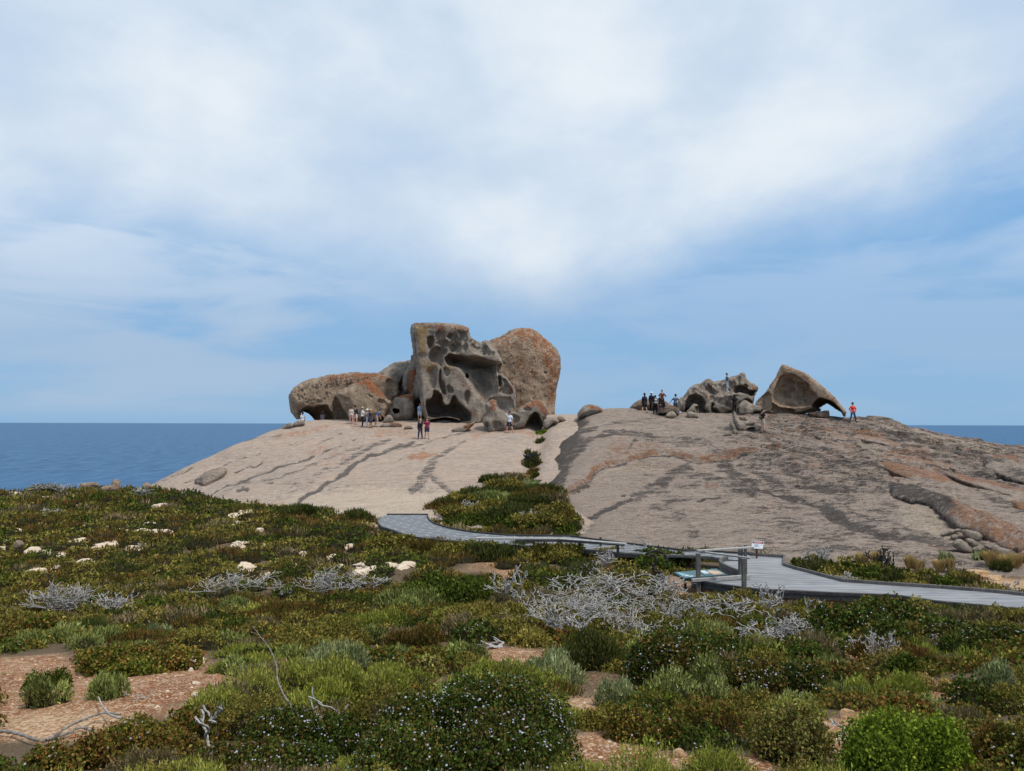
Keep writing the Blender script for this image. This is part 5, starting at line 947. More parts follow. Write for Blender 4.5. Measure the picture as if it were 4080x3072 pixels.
def flowers(c, rx, ry, h, n, size, rng, acc, cols=((.48,.51,.62),(.62,.64,.70),(.38,.40,.52),(.30,.26,.24)), lo=.25):
    th = rng.uniform(0, 2 * np.pi, n); cz = rng.uniform(lo, 1, n); sz = np.sqrt(1 - cz * cz); d = np.stack([np.cos(th) * sz, np.sin(th) * sz, cz], 1)
    # small heads in loose groups
    k = rng.uniform(0, 1, n) < .6; j = rng.randint(0, n, n); d = np.where(k[:, None], d[j] + rng.normal(0, .06, (n, 3)), d); d /= np.linalg.norm(d, axis=1)[:, None]
    p = c + d * np.array([rx, ry, h]) * rng.uniform(.98, 1.12, n)[:, None]; nr = d + rng.normal(0, .35, (n, 3)) + [0, -.2, .5]; nr /= np.linalg.norm(nr, axis=1)[:, None]
    s = np.cross(nr, rng.normal(0, 1, (n, 3))); s /= np.linalg.norm(s, axis=1)[:, None]; t = np.cross(nr, s); r_ = (size * rng.uniform(.5, 1.2, n))[:, None]
    v = np.stack([p - s * r_, p - t * r_, p + s * r_, p + t * r_], 1); acc['q'].append((v, np.repeat(np.array(cols)[rng.randint(0, len(cols), n)][:, None], 4, 1)))
def lod(Y): return 4.6 * Y / 753., 1.5 * Y / 753.
def surface_area(rx, ry, h): return np.pi * rx * ry + np.pi * (rx + ry) * h * .7

SHRUBS = [ # x, base y, width (first-view px), height m, kind, label, flowers
 (75,1535,108,.30,'rosemary','grey green spiky round shrub, frontmost of three on the gravel',0),
 (97,1497,100,.27,'cushion','dark green smooth cushion shrub touching the spiky one on the gravel',0),
 (217,1512,104,.28,'rosemary','spiky green shrub with yellowish skirt on the middle of the gravel',0),
 (245,1460,280,.34,'redleaf','wide red tinged leafy shrub behind the gravel patch',0),
 (492,1456,84,.24,'rosemary','compact green shrub right of the white rock',0), (526,1462,46,.16,'greyspike','small pale shrub beside the compact green one',0),
 (80,1395,120,.3,'rosemary','loose green shrub at the left edge above the gravel',0), (30,1400,110,.28,'olive','olive shrub cut by the left edge above the gravel',0),
 (300,1378,90,.26,'greyspike','green spiky shrub above the wide red tinged one',0), (330,1345,130,.34,'redleaf','red brown leafy shrub in the left middle ground',0), (395,1385,85,.24,'rosemary','pale grey green shrub between leafy red brown ones',0),
 (490,1330,120,.42,'rosemary','tall grey green shrub left of the red brown mound',0), (600,1350,190,.42,'redspike','red brown heath mound below the left dead branches',0), (560,1400,140,.30,'redleaf','dark rusty leafy shrub in front of the red brown mound',0),
 (700,1430,330,.42,'olive','long low olive brown shrub bank across the centre',0), (815,1365,130,.40,'brightspike','bright green spiky shrub in the centre middle ground',0), (850,1320,170,.45,'rosemary','broad grey green shrub below the dark green mound',0),
 (962,1312,225,.72,'cushion','dark green domed shrub on the skyline of the centre thicket',0), (905,1410,150,.38,'redspike','rusty shrub right of the bright green one',0), (1050,1350,190,.42,'olive','olive shrub below the upright dead shrub',0),
 (960,1350,110,.30,'brightspike','small vivid green shrub beside the rusty one',0), (1130,1395,150,.3,'olive','low olive shrub in front of the thickest dead trunk',0), (1010,1435,140,.30,'rosemary','pale green shrub below the fallen grey log',0),
 (705,1470,190,.38,'greyspike','pale grey green shrub above the bright foreground one',0), (745,1535,270,.42,'brightspike','bright yellow green shrub behind the foreground twigs',0), (880,1470,150,.26,'paleleaf','low tan leafed shrub between two green shrubs',0),
 (1095,1500,280,.36,'brightspike','long light green shrub bank behind the big daisy bush',0), (1015,1705,600,.56,'daisy','largest dark bush full of white daisies, bottom centre',1150),
 (590,1690,400,.30,'daisy','low daisy patch with rusty leaves, bottom left of centre',420), (330,1650,330,.30,'redleaf','leafy olive shrub beside the curved fallen branch',50), (100,1690,220,.26,'redleaf','leafy green shrub in the bottom left corner',30),
 (1342,1530,98,.36,'greyspike','silvery green shrub above the small sand patch',0), (1575,1520,165,.48,'rosemary','tall grey green bush among daisies right of centre',0), (1285,1452,170,.50,'darkgreen','dark spiky bush left of the far daisy bush',0),
 (1480,1500,340,.58,'daisy','broad daisy covered bush below the dead branches',520), (1700,1520,260,.42,'daisy','daisy patch sloping down right of the tall grey green bush',260), (1325,1575,170,.24,'olive','low yellow green shrub above the rubble strip',0),
 (1450,1615,260,.30,'redleaf','reddish low shrub above the bottom rubble strip',20), (1660,1560,170,.26,'olive','dark olive shrub in front of the daisy patch',0), (1700,1680,250,.42,'paleleaf','pale leafy shrub at the bottom, left of the brightest one',0),
 (1985,1705,360,.44,'bright','brightest green broad leafed shrub at the bottom right',0), (2170,1690,260,.42,'redleaf','rusty leafy shrub in the bottom right corner',70), (1985,1475,150,.36,'cushion','dark rounded cushion shrub behind the yellow green one',0),
 (1950,1520,165,.30,'brightspike','yellow green cushion shrub in front of the dark rounded one',0), (2042,1495,70,.18,'yellow','small straw coloured flowering shrub',0), (2185,1505,120,.36,'greyspike','grey green shrub at the right edge',0),
 (1960,1440,220,.34,'redspike','rusty green shrub behind the dark rounded cushion',0), (1960,1380,330,.62,'daisy','large white flecked bush below the boardwalk at right',520), (1760,1385,130,.40,'daisy','pale flowering bush left of the large white flecked one',230), (2150,1400,210,.42,'daisy','flowering bush at the right edge below the boardwalk',260),
 (1660,1470,150,.30,'olive','olive shrub left of the small rock gully',0), (1815,1500,70,.24,'darkgreen','small dark shrub at the rock gully',0), (1800,1330,150,.3,'redleaf','leafy brown green shrub under the boardwalk edge',0), (2130,1575,170,.2,'dry','dry grey shrub patch at the right',0),
 (1205,1478,210,.34,'greyspike','light green shrub bank right of the big daisy bush top',0), (650,1440,130,.32,'rosemary','light green cushion behind the tall thin dead stem',0), (870,1505,190,.34,'brightspike','bright green shrub between the foreground twigs and the daisy bush',0), (770,1395,110,.34,'rosemary','light green tuft in front of the centre rusty shrubs',0), (1400,1440,120,.34,'rosemary','green tuft on top of the far daisy bush',0), (560,1345,110,.4,'brightspike','green shoots beside the tall grey green shrub',0), (1150,1345,160,.4,'olive','yellow olive shrub below the upright dead shrub, right side',0),
 # far ones
 (95,1118,60,.42,'dry','brown bare bush left of the small rocks on the heath',0), (760,1132,105,.62,'darkgreen','dark rounded shrub bank beside the start of the far boardwalk',0), (635,1118,120,.6,'darkgreen','dark shrub bank against the foot of the left dome',0), (850,1188,130,.62,'olive','shrub hump at the near edge of the far boardwalk',0), (1080,1212,170,.62,'darkgreen','dark shrub bank before the low barrier',0), (1170,1214,120,.62,'olive','shrub hump under the middle of the low barrier',0), (930,1200,150,.55,'redspike','rusty shrub hump beside the far boardwalk',0), (1330,1220,110,.45,'olive','shrub hump above the orange rocks',0), (1490,1215,90,.5,'darkgreen','dark shrub right of the curled black branch',0),
 (615,1135,26,.5,'cushion','single round green bush among pale rocks',0), (1010,1206,140,.62,'olive','shrub hump left of the low barrier',0), (1255,1216,130,.6,'olive','shrub hump under the right end of the low barrier',0), (1415,1232,150,.5,'daisy','flecked grey green shrub left of the railing',60),
]
SEEN = []
def make_shrub(x, yb, w, h, kind, label, nf, rng, Yo=None, group=None, cover=2.6, depth=.8, name=None):
    px, py = V(x, yb)
    if Yo is None:
        q = onplane(px, py, -3.); 
        for _ in range(12): q = onplane(px, py, float(ground_z(q[0], q[1])) + .02)
        c = np.array(q)
    else: c = np.array(Yo)
    Y = c[1]; rx = w * 1.84448 / F * Y / 2; ry = max(.12, rx * depth); c[1] += ry * .8; c[2] = float(surf(c[0], c[1])) - .03
    L, W_ = lod(Y); pal, mode = PAL[kind]; acc = newacc(); one = lambda q: np.array([q])
    # a shrub is several merged tufts
    nt = int(np.clip(rx / .16, 3, 16)); tx = rng.uniform(-.62, .62, nt) * rx; ty = rng.uniform(-.6, .6, nt) * ry; tr = np.clip(rng.uniform(.34, .6, nt), 0, 1)
    edge = 1 - .45 * ((tx / rx) ** 2 + (ty / ry) ** 2); cc = np.stack([c[0] + tx, c[1] + ty, np.full(nt, c[2])], 1); hh = h * edge * rng.uniform(.85, 1.05, nt); hh[0] = h
    rxx = rx * tr; ryy = np.maximum(ry * tr, rxx * .6); la = {'leaf': .38 * .8 * 1.9, 'fine': .5 * .7 * 1.3, 'spike': .5}[mode] * L * W_
    n = (cover * surface_area(rxx, ryy, hh) / la * .5).astype(int).clip(60, 9000)
    leaves(cc, rxx, ryy, hh, n, np.full(nt, L), np.full(nt, W_), pal, mode, rng, acc)
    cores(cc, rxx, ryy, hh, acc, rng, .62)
    e = build_acc(name or 'heath_shrub', acc, M['leaf'], off=c); e.location = c.tolist(); tag(e, label, 'shrub', group)
    if nf:
        fa = newacc(); wts = rxx * hh; wts = wts / wts.sum()
        for k in range(nt): flowers(cc[k] - c, rxx[k], ryy[k], hh[k], max(3, int(1.5 * nf * wts[k])), .0065 + .5 * Y / 753., rng, fa)
        f_ = build_acc('flowers', fa, M['petal'], e); f_['kind'] = 'stuff'
    SEEN.append((c[0], c[1], rx * .85, ry * .85)); return e
rng = rs(7)
for s_ in SHRUBS: make_shrub(s_[0], s_[1], s_[2] * (1.12 if s_[2] > 60 else 1), s_[3] * 1.05, *s_[4:], rng)
# gully shrubs between the domes and the strip behind the near deck (standing on the gully floor)
GUL = [(965,1112,70,.5,'redspike'),(1010,1120,90,.6,'olive'),(1060,1140,150,.55,'cushion'),(1120,1125,110,.7,'darkgreen'),(1170,1150,110,.6,'olive'),(1215,1152,60,.5,'darkgreen'),(1000,1090,60,.5,'olive'),(1050,1095,80,.6,'rosemary'),(1105,1085,90,.6,'darkgreen'),(1160,1100,90,.7,'darkgreen'),(1200,1115,60,.6,'olive'),
       (1080,1065,70,.6,'olive'),(1130,1060,60,.5,'greyspike'),(1165,1070,60,.5,'darkgreen'),(1110,1045,50,.45,'dry'),(1150,1050,40,.4,'cushion'),(1148,1012,44,.7,'darkgreen'),(1150,990,28,.6,'darkgreen'),(1163,963,26,.5,'darkgreen'),(1170,940,16,.4,'bright'),(1160,1030,26,.3,'cushion'),(985,1140,60,.35,'cushion'),(1195,1155,50,.35,'dry'),(1140,1150,90,.45,'cushion'),(1230,1150,40,.4,'darkgreen'),(1215,1130,50,.6,'darkgreen'),(1200,1095,50,.7,'dry'),(1190,1075,46,.7,'darkgreen'),(1210,1140,50,.6,'redspike'),(1222,1158,40,.4,'cushion'),(1146,1028,30,.5,'redspike'),(1140,1038,34,.5,'redspike'),(1160,1085,70,.7,'redspike'),(1080,1110,90,.7,'olive'),(960,1098,50,.4,'darkgreen'),(1030,1080,60,.6,'darkgreen'),(1075,1050,50,.6,'darkgreen')]
for k, (x, y, w, h, kd) in enumerate(GUL):
    q = pick(*V(x, y), 25, 70)[0]; make_shrub(x, y, w * 1.5, h, kd, 'shrub filling the gully between the two domes', 0, rng, Yo=q, group='gully shrubs', cover=2.2)
STR = [(1725,1225,60),(1770,1235,70),(1815,1243,80),(1870,1252,90),(1930,1258,90),(1990,1263,90),(2050,1268,90),(2100,1272,80),(1745,1215,50),(1850,1235,70),(1950,1243,80),(2030,1252,80),(1900,1240,60),(1800,1225,50)]
for k, (x, y, w) in enumerate(STR): make_shrub(x, y + 3, w, .34, ['cushion', 'darkgreen', 'olive'][k % 3], 'low green shrub in the strip behind the near boardwalk', 0, rng, group='shrub strip', cover=2.2)
for x, y, w, kd, lb in ((2125,1222,40,'greyspike','round grey green bush beside the grass tufts at right'), (2050,1232,50,'greyspike','small grey bush at the foot of the dome before the rock pile'), (2180,1240,60,'darkgreen','dark bush among the grass tufts at the right edge'), (1430,1215,50,'olive','olive bush under the black curled branch'), (1555,1210,90,'darkgreen','green bush tucked into the bend of the boardwalk')):
    make_shrub(x, y, w, .4, kd, lb, 0, rng, cover=2.2)
# the rest of the heath: one carpet nobody could count
def heath():
    rng = rs(21); lowm = False; pts = []; Y = 4.6
    while Y < 64:
        s = np.clip(.36 + .019 * Y, .40, 1.25); X0 = -.84 * Y - 2.5; X1 = .84 * Y + 3.5; n = int((X1 - X0) / s)
        x = X0 + (np.arange(n) + rng.uniform(.1, .9, n)) * s; y = Y + rng.uniform(-.45, .45, n) * s; pts.append(np.stack([x, y, np.full(n, s)], 1)); Y += s * .82
    p = np.concatenate(pts); gz = ground_z(p[:, 0], p[:, 1]); keep = np.ones(len(p), bool)
    dm = surf(p[:, 0], p[:, 1], False); keep &= dm < gz - .05
    u, v = proj(np.stack([p[:, 0], p[:, 1], gz], 1))
    for b_ in BARE: keep &= poly_sd(b_, u, v) > p[:, 2] * .30 * F / p[:, 1] * .45
    for dk_ in (farp, nearp): keep &= poly_sd(dk_[:, :2], p[:, 0], p[:, 1]) > p[:, 2] * .30 + .12
    keep &= ~((p[:, 1] < nearp[:, 1].mean() + 6) & (poly_sd(pl(k4([(1560,412),(2212,472)]) + c6([(786,257),(784,306),(1140,402),(2212,485),(2212,200)]))[:, :2], p[:, 0], p[:, 1]) < 0) & False)
    for cx_, cy_, rx_, ry_ in SEEN: e_ = ((p[:, 0] - cx_) / (rx_ + .1)) ** 2 + ((p[:, 1] - cy_ + .3) / (ry_ + .45)) ** 2; keep &= ((p[:, 0] - cx_) / rx_) ** 2 + ((p[:, 1] - cy_) / ry_) ** 2 > .8; lowm |= e_ < 1
    for cx_, cy_, r_ in LIME_AT: keep &= ~(((p[:, 0] - cx_) ** 2 / (r_ * 1.05) ** 2 + ((p[:, 1] - (cy_ - r_ * .6)) / (r_ * .9 + .35)) ** 2) < 1)
    nz = fbm(p[:, 0] * .55, p[:, 1] * .55, 99, 3); keep &= (nz > -.42) | (p[:, 1] < 16) | (rng.uniform(0, 1, len(p)) < .3)
    p = p[keep]; gz = gz[keep]; lowm = (lowm | np.zeros(len(keep), bool))[keep]; sp = fbm(p[:, 0] * .30, p[:, 1] * .42, 123, 3) + rng.normal(0, .16, len(p)); hn = fbm(p[:, 0] * .8, p[:, 1] * .8, 7, 2)
    near = p[:, 1] < 15
    kinds_n = ['redspike', 'rosemary', 'olive', 'redleaf', 'daisy', 'brightspike', 'dry', 'olive']; kinds_f = ['darkgreen', 'olive', 'olive', 'redspike', 'cushion', 'olive', 'dry', 'olive']
    b = np.clip(((sp + .75) / 1.5 * 8).astype(int), 0, 7); perm = rng.permutation(8)
    acc = newacc(); accf = newacc()
    for zone in (0, 1):
        for k in range(8):
            m = (b == k) & (near == (zone == 0))
            if not m.any(): continue
            kind = (kinds_n if zone == 0 else kinds_f)[k]; pal, mode = PAL[kind]; q = p[m]; s = q[:, 2]; nn = len(q)
            r1 = s * rng.uniform(.55, .85, nn); r2 = s * rng.uniform(.5, .75, nn); h = (.17 + .30 * (s - .3) + .15 * hn[m] + (.02 if zone == 0 else 0.)) * rng.uniform(.55, 1.4, nn); h = np.where(lowm[m], np.minimum(h, .13 + .004 * q[:, 1]), h); h = np.clip(h, .07, .6)
            L = 4.6 * q[:, 1] / 753; W_ = 1.5 * q[:, 1] / 753; la = {'leaf': .58, 'fine': .45, 'spike': .5}[mode] * L * W_
            n = (1.55 * surface_area(r1, r2, h) / la * .42 * np.clip(14 / q[:, 1], .45, 1)).astype(int).clip(20, 2500)
            c = np.stack([q[:, 0], q[:, 1], gz[m] - .02], 1); leaves(c, r1, r2, h, n, L, W_, pal, mode, rng, acc if zone == 0 else accf); cores(c, r1, r2, h, acc if zone == 0 else accf, rng, .75)
            if kind == 'daisy':
                for i in range(nn): flowers(c[i], r1[i], r2[i], h[i], rng.randint(4, 22), .006 + .4 * q[i, 1] / 753, rng, acc)
            elif zone == 1 and kind in ('darkgreen',):
                for i in range(0, nn, 2): flowers(c[i], r1[i], r2[i], h[i], rng.randint(2, 8), .5 * q[i, 1] / 753, rng, accf, cols=((.40,.38,.36),(.30,.28,.22)))
    tag(build_acc('heath', acc, M['leaf']), 'low mixed coastal heath covering the near ground', 'ground cover', None, 'stuff')
    tag(build_acc('heath', accf, M['leaf']), 'olive heath carpet covering the plateau up to the domes', 'ground cover', None, 'stuff')
# ------------------------------------------------------------------ limestone outcrops, stones, gravel
LIME_AT = []
def ico(n=3):
    import bmesh
    bm = bmesh.new(); bmesh.ops.create_icosphere(bm, subdivisions=n, radius=1); v = np.array([q.co[:] for q in bm.verts]); f = np.array([[q.index for q in t.verts] for t in bm.faces]); bm.free(); return v, f
ICO = {k: ico(k) for k in (2, 3, 4)}
def stone(name, label, px, py, w, hm, mat, seed, group=None, flatk=.35, sub=3, aspect=.7, cat='rock', c=None):
    if c is None:
        q = onplane(px, py, -3.)
        for _ in range(12): q = onplane(px, py, float(ground_z(q[0], q[1])))
        c = np.array(q)
    rx = w / F * c[1] / 2; ry = rx * aspect; v, f = ICO[sub]; g = rs(seed); a = g.uniform(0, 6.3); M2 = np.array([[math.cos(a), -math.sin(a), 0], [math.sin(a), math.cos(a), 0], [0, 0, 1]])
    p = v.copy(); r_ = 1 + .22 * vnoise(v[:, 0] * 1.6 + seed, v[:, 1] * 1.6 + v[:, 2] * 1.3, seed) + .10 * vnoise(v[:, 0] * 4 + v[:, 2] * 3, v[:, 1] * 4 + seed, seed + 2) + .05 * vnoise(v[:, 0] * 9 + v[:, 2] * 7, v[:, 1] * 9, seed + 3)
    # chip off planes to make facets
    for _ in range(7):
        n = g.normal(0, 1, 3); n[2] = abs(n[2]) * .6; n /= np.linalg.norm(n); d = g.uniform(.62, .9); t = p @ n; p = p - np.clip(t - d, 0, None)[:, None] * n * .85
    p = p * r_[:, None]; p[:, 2] = np.where(p[:, 2] > flatk * 1.6, flatk * 1.6 + (p[:, 2] - flatk * 1.6) * .25, p[:, 2])
    p = p * [rx, ry, hm]; p[:, 2] += hm * .25
    if aspect > 1: p[:, :2] *= (1 + .45 * fbm(np.arctan2(v[:, 1], v[:, 0]) * 1.1 + seed, v[:, 2] * .3, seed, 3))[:, None]; p[:, 2] += .05 * fbm(p[:, 0] * 3, p[:, 1] * 3, seed, 3)
    c[2] = float(surf(c[0], c[1])); o = mesh_np(name, p, f, M[mat], False); o.location = c.tolist(); LIME_AT.append((c[0], c[1], rx)); return tag(o, label, cat, group)
L1 = [(890,515,100),(1215,497,110),(1000,545,100),(1140,548,130),(740,562,90),(650,560,50),(620,630,100),(850,668,170),(1160,705,150),(1060,688,90),(250,702,90),(362,718,60),(650,802,140),(672,850,50),(45,642,110),(1250,690,60),(1960,408,190),(2180,440,60),(1745,527,60),(2080,537,50),(1930,655,125),(1300,668,50),(920,448,100),(1080,356,50),(1300,340,120),
      (640,398,50),(120,242,70),(330,277,90),(270,880,100),(450,852,60),(1960,822,70),(1655,908,60),(2150,905,60),(1270,555,160),(330,495,30),(150,545,60),(130,485,40),(700,500,60),(1460,497,30),(1740,462,40),(480,745,60),(840,805,40),(2120,660,40),(1890,482,50),(1190,320,26),(1200,652,70),(15,690,50),(300,865,80)]
L2 = [(410,40,110),(560,45,28),(740,92,70),(790,98,45),(430,172,80),(460,190,90),(735,170,60),(1035,180,55),(1190,167,110),(1205,200,120),(1350,168,80),(1460,166,110),(210,242,60),(1100,50,60),(970,118,80),(1480,43,30),(640,238,60)]
BIG = {3: 'widest bright limestone patch in the left heath', 7: 'long bright limestone slab left of the grey bush', 8: 'bright limestone slab below the grey bush', 14: 'bright rock at the left edge of the heath', 16: 'long thin limestone strip near the left dome', 12: 'white limestone block low in the left heath'}
for k, (x, y, w) in enumerate(L1): stone('limestone_outcrop', BIG.get(k, 'pale limestone showing through the heath'), x / 2.011, 1850 + y / 2.011, w / 2.011 * 1.3, .15, 'lime', 300 + k, 'limestone outcrops in the heath', sub=4, aspect=1.5, flatk=.6)
for k, (x, y, w) in enumerate(L2): stone('limestone_outcrop', 'stacked white limestone ledge above the centre dead branches' if k == 9 else 'pale limestone showing through the heath', 700 + x / 1.58, 2150 + y / 1.58, w / 1.58 * 1.25, .12, 'lime', 400 + k, 'limestone outcrops in the heath', sub=4, aspect=1.4, flatk=.6)
for k, (x, y, w, h, mt, lb) in enumerate([(424,1433,40,.11,'lime','white rugged rock on the gravel below the red shrub'),(412,1450,14,.05,'lime','small flat white stone by the rugged rock'),(424,1478,22,.03,'lime','thin white flat stone on the gravel'),(424,1506,22,.05,'lime','white stone pair, left one, on the gravel'),(452,1502,18,.04,'lime','white stone pair, right one, on the gravel'),
    (500,1573,70,.10,'lime','cream rock above the low daisy patch'),(130,1628,22,.06,'ochre','orange stone under the curved fallen branch'),(68,1462,20,.04,'lime','pale stone beside the dark cushion shrub'),(1829,1553,34,.09,'ochre','squared tan block on the gravel at right'),(1885,1567,28,.09,'lime','pale triangular stone right of the tan block'),(1868,1572,16,.05,'lime','small pale stone next to the triangular one'),
    (1860,1553,30,.04,'ochre','flat ochre stone behind the tan block'),(1815,1605,26,.06,'lime','cream stone at the left of the brightest shrub'),(1838,1612,14,.06,'ochre','ochre stone beside the cream one at the brightest shrub'),(1465,1634,28,.06,'ochre','crumbly ochre stone on the bottom rubble strip'),(1437,1648,20,.05,'ochre','rusty stone at the left end of the bottom rubble strip'),(1290,1500,18,.05,'ochre','small tan stone on the central sand patch'),
    (1480,1666,16,.05,'lime','white pebble at the foot of the frame'),(2057,1486,30,.06,'lime','flat grey stone above the dry patch at right'),(2040,1515,16,.04,'lime','white stone in the dry patch at right'),(1288,1212,40,.15,'ochre','orange rock left of the white flowering shrub'),(1300,1222,46,.14,'lime','pale rubble rock above the dead branches'),(1448,1280,40,.14,'ochre','orange rock under the information panel'),(1470,1290,36,.12,'ochre','tan rock at the near corner of the platform'),
    (2110,1245,50,.16,'ochre','tan boulder on the sand behind the shrub strip'),(2150,1252,40,.14,'ochre','cream rock on the sand at the right edge'),(1965,1238,30,.14,'ochre','rounded tan stone by the grass tufts'),(805,1127,20,.2,'lime','white rock nearest the far boardwalk start'),(792,1137,22,.2,'lime','second white rock by the far boardwalk start'),(1830,1418,22,.08,'ochre','orange stone at the top of the rock gully'),(1862,1447,40,.05,'lime','flat sandy stone in the rock gully'),(1868,1470,34,.05,'lime','pale stone at the foot of the rock gully'),(955,1135,20,.15,'ochre','ochre stone by the far boardwalk under the gully shrubs')]):
    px, py = V(x, y); stone('heath_stone', lb, px, py, w * 1.84448, h, mt, 500 + k, None, sub=3, flatk=.5)
def gravel():
    g = rs(5); n = 9000; Y = 5.2 * (20 / 5.2) ** g.uniform(0, 1, n); X = g.uniform(-.72, .72, n) * Y; z = ground_z(X, Y); u, v = proj(np.stack([X, Y, z], 1)); ok = np.zeros(n, bool)
    for b_ in BARE: ok |= poly_sd(b_, u, v) < 8
    X, Y, z = X[ok], Y[ok], z[ok]; m = len(X); s = g.lognormal(-4.75, .5, m)[:, None, None] * (.8 + Y[:, None, None] / 14)
    base = np.array([[1,0,0],[0,1,0],[-1,0,0],[0,-1,0],[0,0,1],[0,0,-1.]])[None] * g.uniform(.6, 1.4, (m, 6, 1)) * [1, 1, .6]; a = g.uniform(0, 6.3, m); ca, sa = np.cos(a), np.sin(a)
    bx = base[..., 0] * ca[:, None] - base[..., 1] * sa[:, None]; by = base[..., 0] * sa[:, None] + base[..., 1] * ca[:, None]
    v = np.stack([bx, by, base[..., 2]], -1) * s + np.stack([X, Y, z], 1)[:, None]; f = np.array([[0,1,4],[1,2,4],[2,3,4],[3,0,4],[1,0,5],[2,1,5],[3,2,5],[0,3,5]])
    cols = np.array([(.34,.15,.07),(.45,.24,.11),(.66,.52,.38),(.22,.10,.06),(.55,.36,.2)])[g.choice(5, m, p=[.34,.22,.2,.14,.1])]
    o = mesh_np('gravel', v.reshape(-1, 3), (f[None] + np.arange(m)[:, None, None] * 6).reshape(-1, 3), M['pebble'], False, {'col': np.repeat(cols, 6, 0)}); tag(o, 'rusty and cream gravel scattered on the bare ground', 'gravel', None, 'stuff')
_t = NT('pebble'); M['pebble'] = _t.out(_t.attr('col').outputs['Color'], .9)
gravel()
# ------------------------------------------------------------------ dead shrubs and driftwood
def branchy(mb, p, d, L, r, depth, g, flatk=.5, wig=.5, n=5, kids=(1, 2), minr=.0025):
    k = 8; pts = [p]; dd = d.copy()
    for i in range(k):
        dd = dd + g.normal(0, wig * .62, 3) * [1, 1, flatk]; dd[2] += .06; dd /= np.linalg.norm(dd); pts.append(pts[-1] + dd * L / k)
    rad = np.linspace(r, max(minr, r * .45), k + 1); mb.tube(pts, rad, n if r > .012 else 4)
    if depth <= 0: return
    for j in range(g.randint(kids[0], kids[1] + 1) + 1):
        i = k if j == 0 else g.randint(2, k + 1); q = pts[i]; nd = dd if j == 0 else (pts[i] - pts[i - 1]) / np.linalg.norm(pts[i] - pts[i - 1])
        nd = nd + g.normal(0, .75, 3) * [1, 1, flatk]; nd[2] += .12; nd /= np.linalg.norm(nd); branchy(mb, q, nd, L * g.uniform(.55, .9), max(minr, rad[i] * g.uniform(.55, .8)), depth - 1, g, flatk, wig, n, kids, minr)
def dead(label, x, y, w, h, seed, stems=3, depth=4, r=.028, lean=(0, 0), mat='dead', name='dead_shrub', cat='dead shrub', group=None, flatk=.5, wig=.5, Yp=None):
    px, py = V(x, y)
    if Yp is None:
        q = onplane(px, py, -3.)
        for _ in range(12): q = onplane(px, py, float(ground_z(q[0], q[1])) + .05)
        c = np.array(q)
    else: c = np.array(Yp)
    W_ = w * 1.84448 / F * c[1]; g = rs(seed); mb = MB(); sc = W_ * .5
    for k in range(stems):
        a = g.uniform(0, 2 * np.pi) if stems > 1 else 1.6; d = np.array([math.cos(a) * .8 + lean[0], math.sin(a) * .5 + lean[1], h / max(sc, .1) * .8 + .15]); d /= np.linalg.norm(d)
        branchy(mb, g.normal(0, .04, 3) * [1, 1, 0], d, sc * .55, r, depth, g, flatk, wig, minr=.75 * c[1] / 753 * .46)
    v = np.concatenate(mb.v); ex = np.abs(v[:, 0]).max(); s = np.array([W_ / (v[:, 0].max() - v[:, 0].min()), 1, 1.]); zt = v[:, 2].max(); s[2] = h / zt if zt > 0 else 1; s[1] = s[0]
    v = v * s; off = -(v[:, 0].max() + v[:, 0].min()) / 2; v[:, 0] += off; 
    mb.v = [v]; o = mb.build(name, M[mat], None, True); c[2] -= .04; o.location = c.tolist(); return tag(o, label, cat, group)
dead('white dead shrub with tangled crown, left of the heath centre', 510, 1290, 190, .95, 1, 4, 4, .022)
dead('white dead shrub leaning over the rusty mound', 680, 1292, 190, 1.0, 2, 4, 4, .022)
dead('small pale dead shrub beside the domed dark shrub', 800, 1275, 90, .6, 3, 3, 3, .02); dead('thin dead twigs left of the domed dark shrub', 735, 1278, 90, .5, 33, 4, 3, .015)
dead('dense grey twiggy bush in the left middle ground', 120, 1325, 150, .9, 4, 14, 3, .012, flatk=.9, wig=.3, mat='dead'); dead('grey brown twiggy bush right of the dense grey one', 235, 1330, 120, .6, 5, 10, 3, .01, flatk=.9, wig=.3)
dead('upright white dead shrub with forked stems at the centre', 1092, 1310, 95, 1.25, 6, 3, 4, .022, flatk=1.0, wig=.3); dead('low white twigs right of the upright dead shrub', 1130, 1345, 100, .3, 34, 3, 4, .02)
for k, (x, y, w, h, st, r_, lb) in enumerate([(1235,1380,250,.62,3,.05,'thickest fallen white trunk with branches spreading left'),(1180,1330,170,.5,4,.03,'pale dead shrub above the thickest fallen trunk'),(1300,1345,190,.65,4,.035,'dead shrub in the middle of the white tangle'),(1380,1375,200,.6,4,.04,'low bent dead limbs at the front of the white tangle'),
    (1440,1340,170,.65,4,.03,'dead shrub at the right of the white tangle'),(1350,1290,200,.6,5,.025,'thin pale dead branches at the back of the white tangle'),(1250,1290,180,.55,5,.024,'spreading dead branches at the back left of the white tangle'),(1530,1345,150,.5,4,.028,'dead shrub below the corner of the platform'),
    (1450,1290,130,.55,5,.02,'dead twigs just left of the platform'),(1600,1335,130,.5,4,.024,'dead shrub in front of the platform fascia'),(1700,1395,120,.55,3,.03,'curly white dead shrub right of the tangle'),(1665,1330,80,.65,3,.02,'tall thin dead stem before the deck boards'),(1640,1400,100,.3,3,.02,'small fallen grey branch right of the tangle'),(1760,1340,50,.45,2,.016,'single twisted twig in front of the deck'),
    (1900,1435,70,.42,4,.02,'upright dead shrub in the rock gully'),(1840,1405,60,.2,2,.02,'dead branch lying at the head of the rock gully'),(1310,1220,60,.4,6,.014,'grey bare bush by the orange rocks'),(1270,1245,100,.35,5,.014,'low bare twigs above the back of the tangle')]):
    dead(lb, x, y, w, h * 1.35, 40 + k, st + 1, (4 if k in (0, 2, 3, 4, 10) else 3), r_ * 1.25, wig=.62)
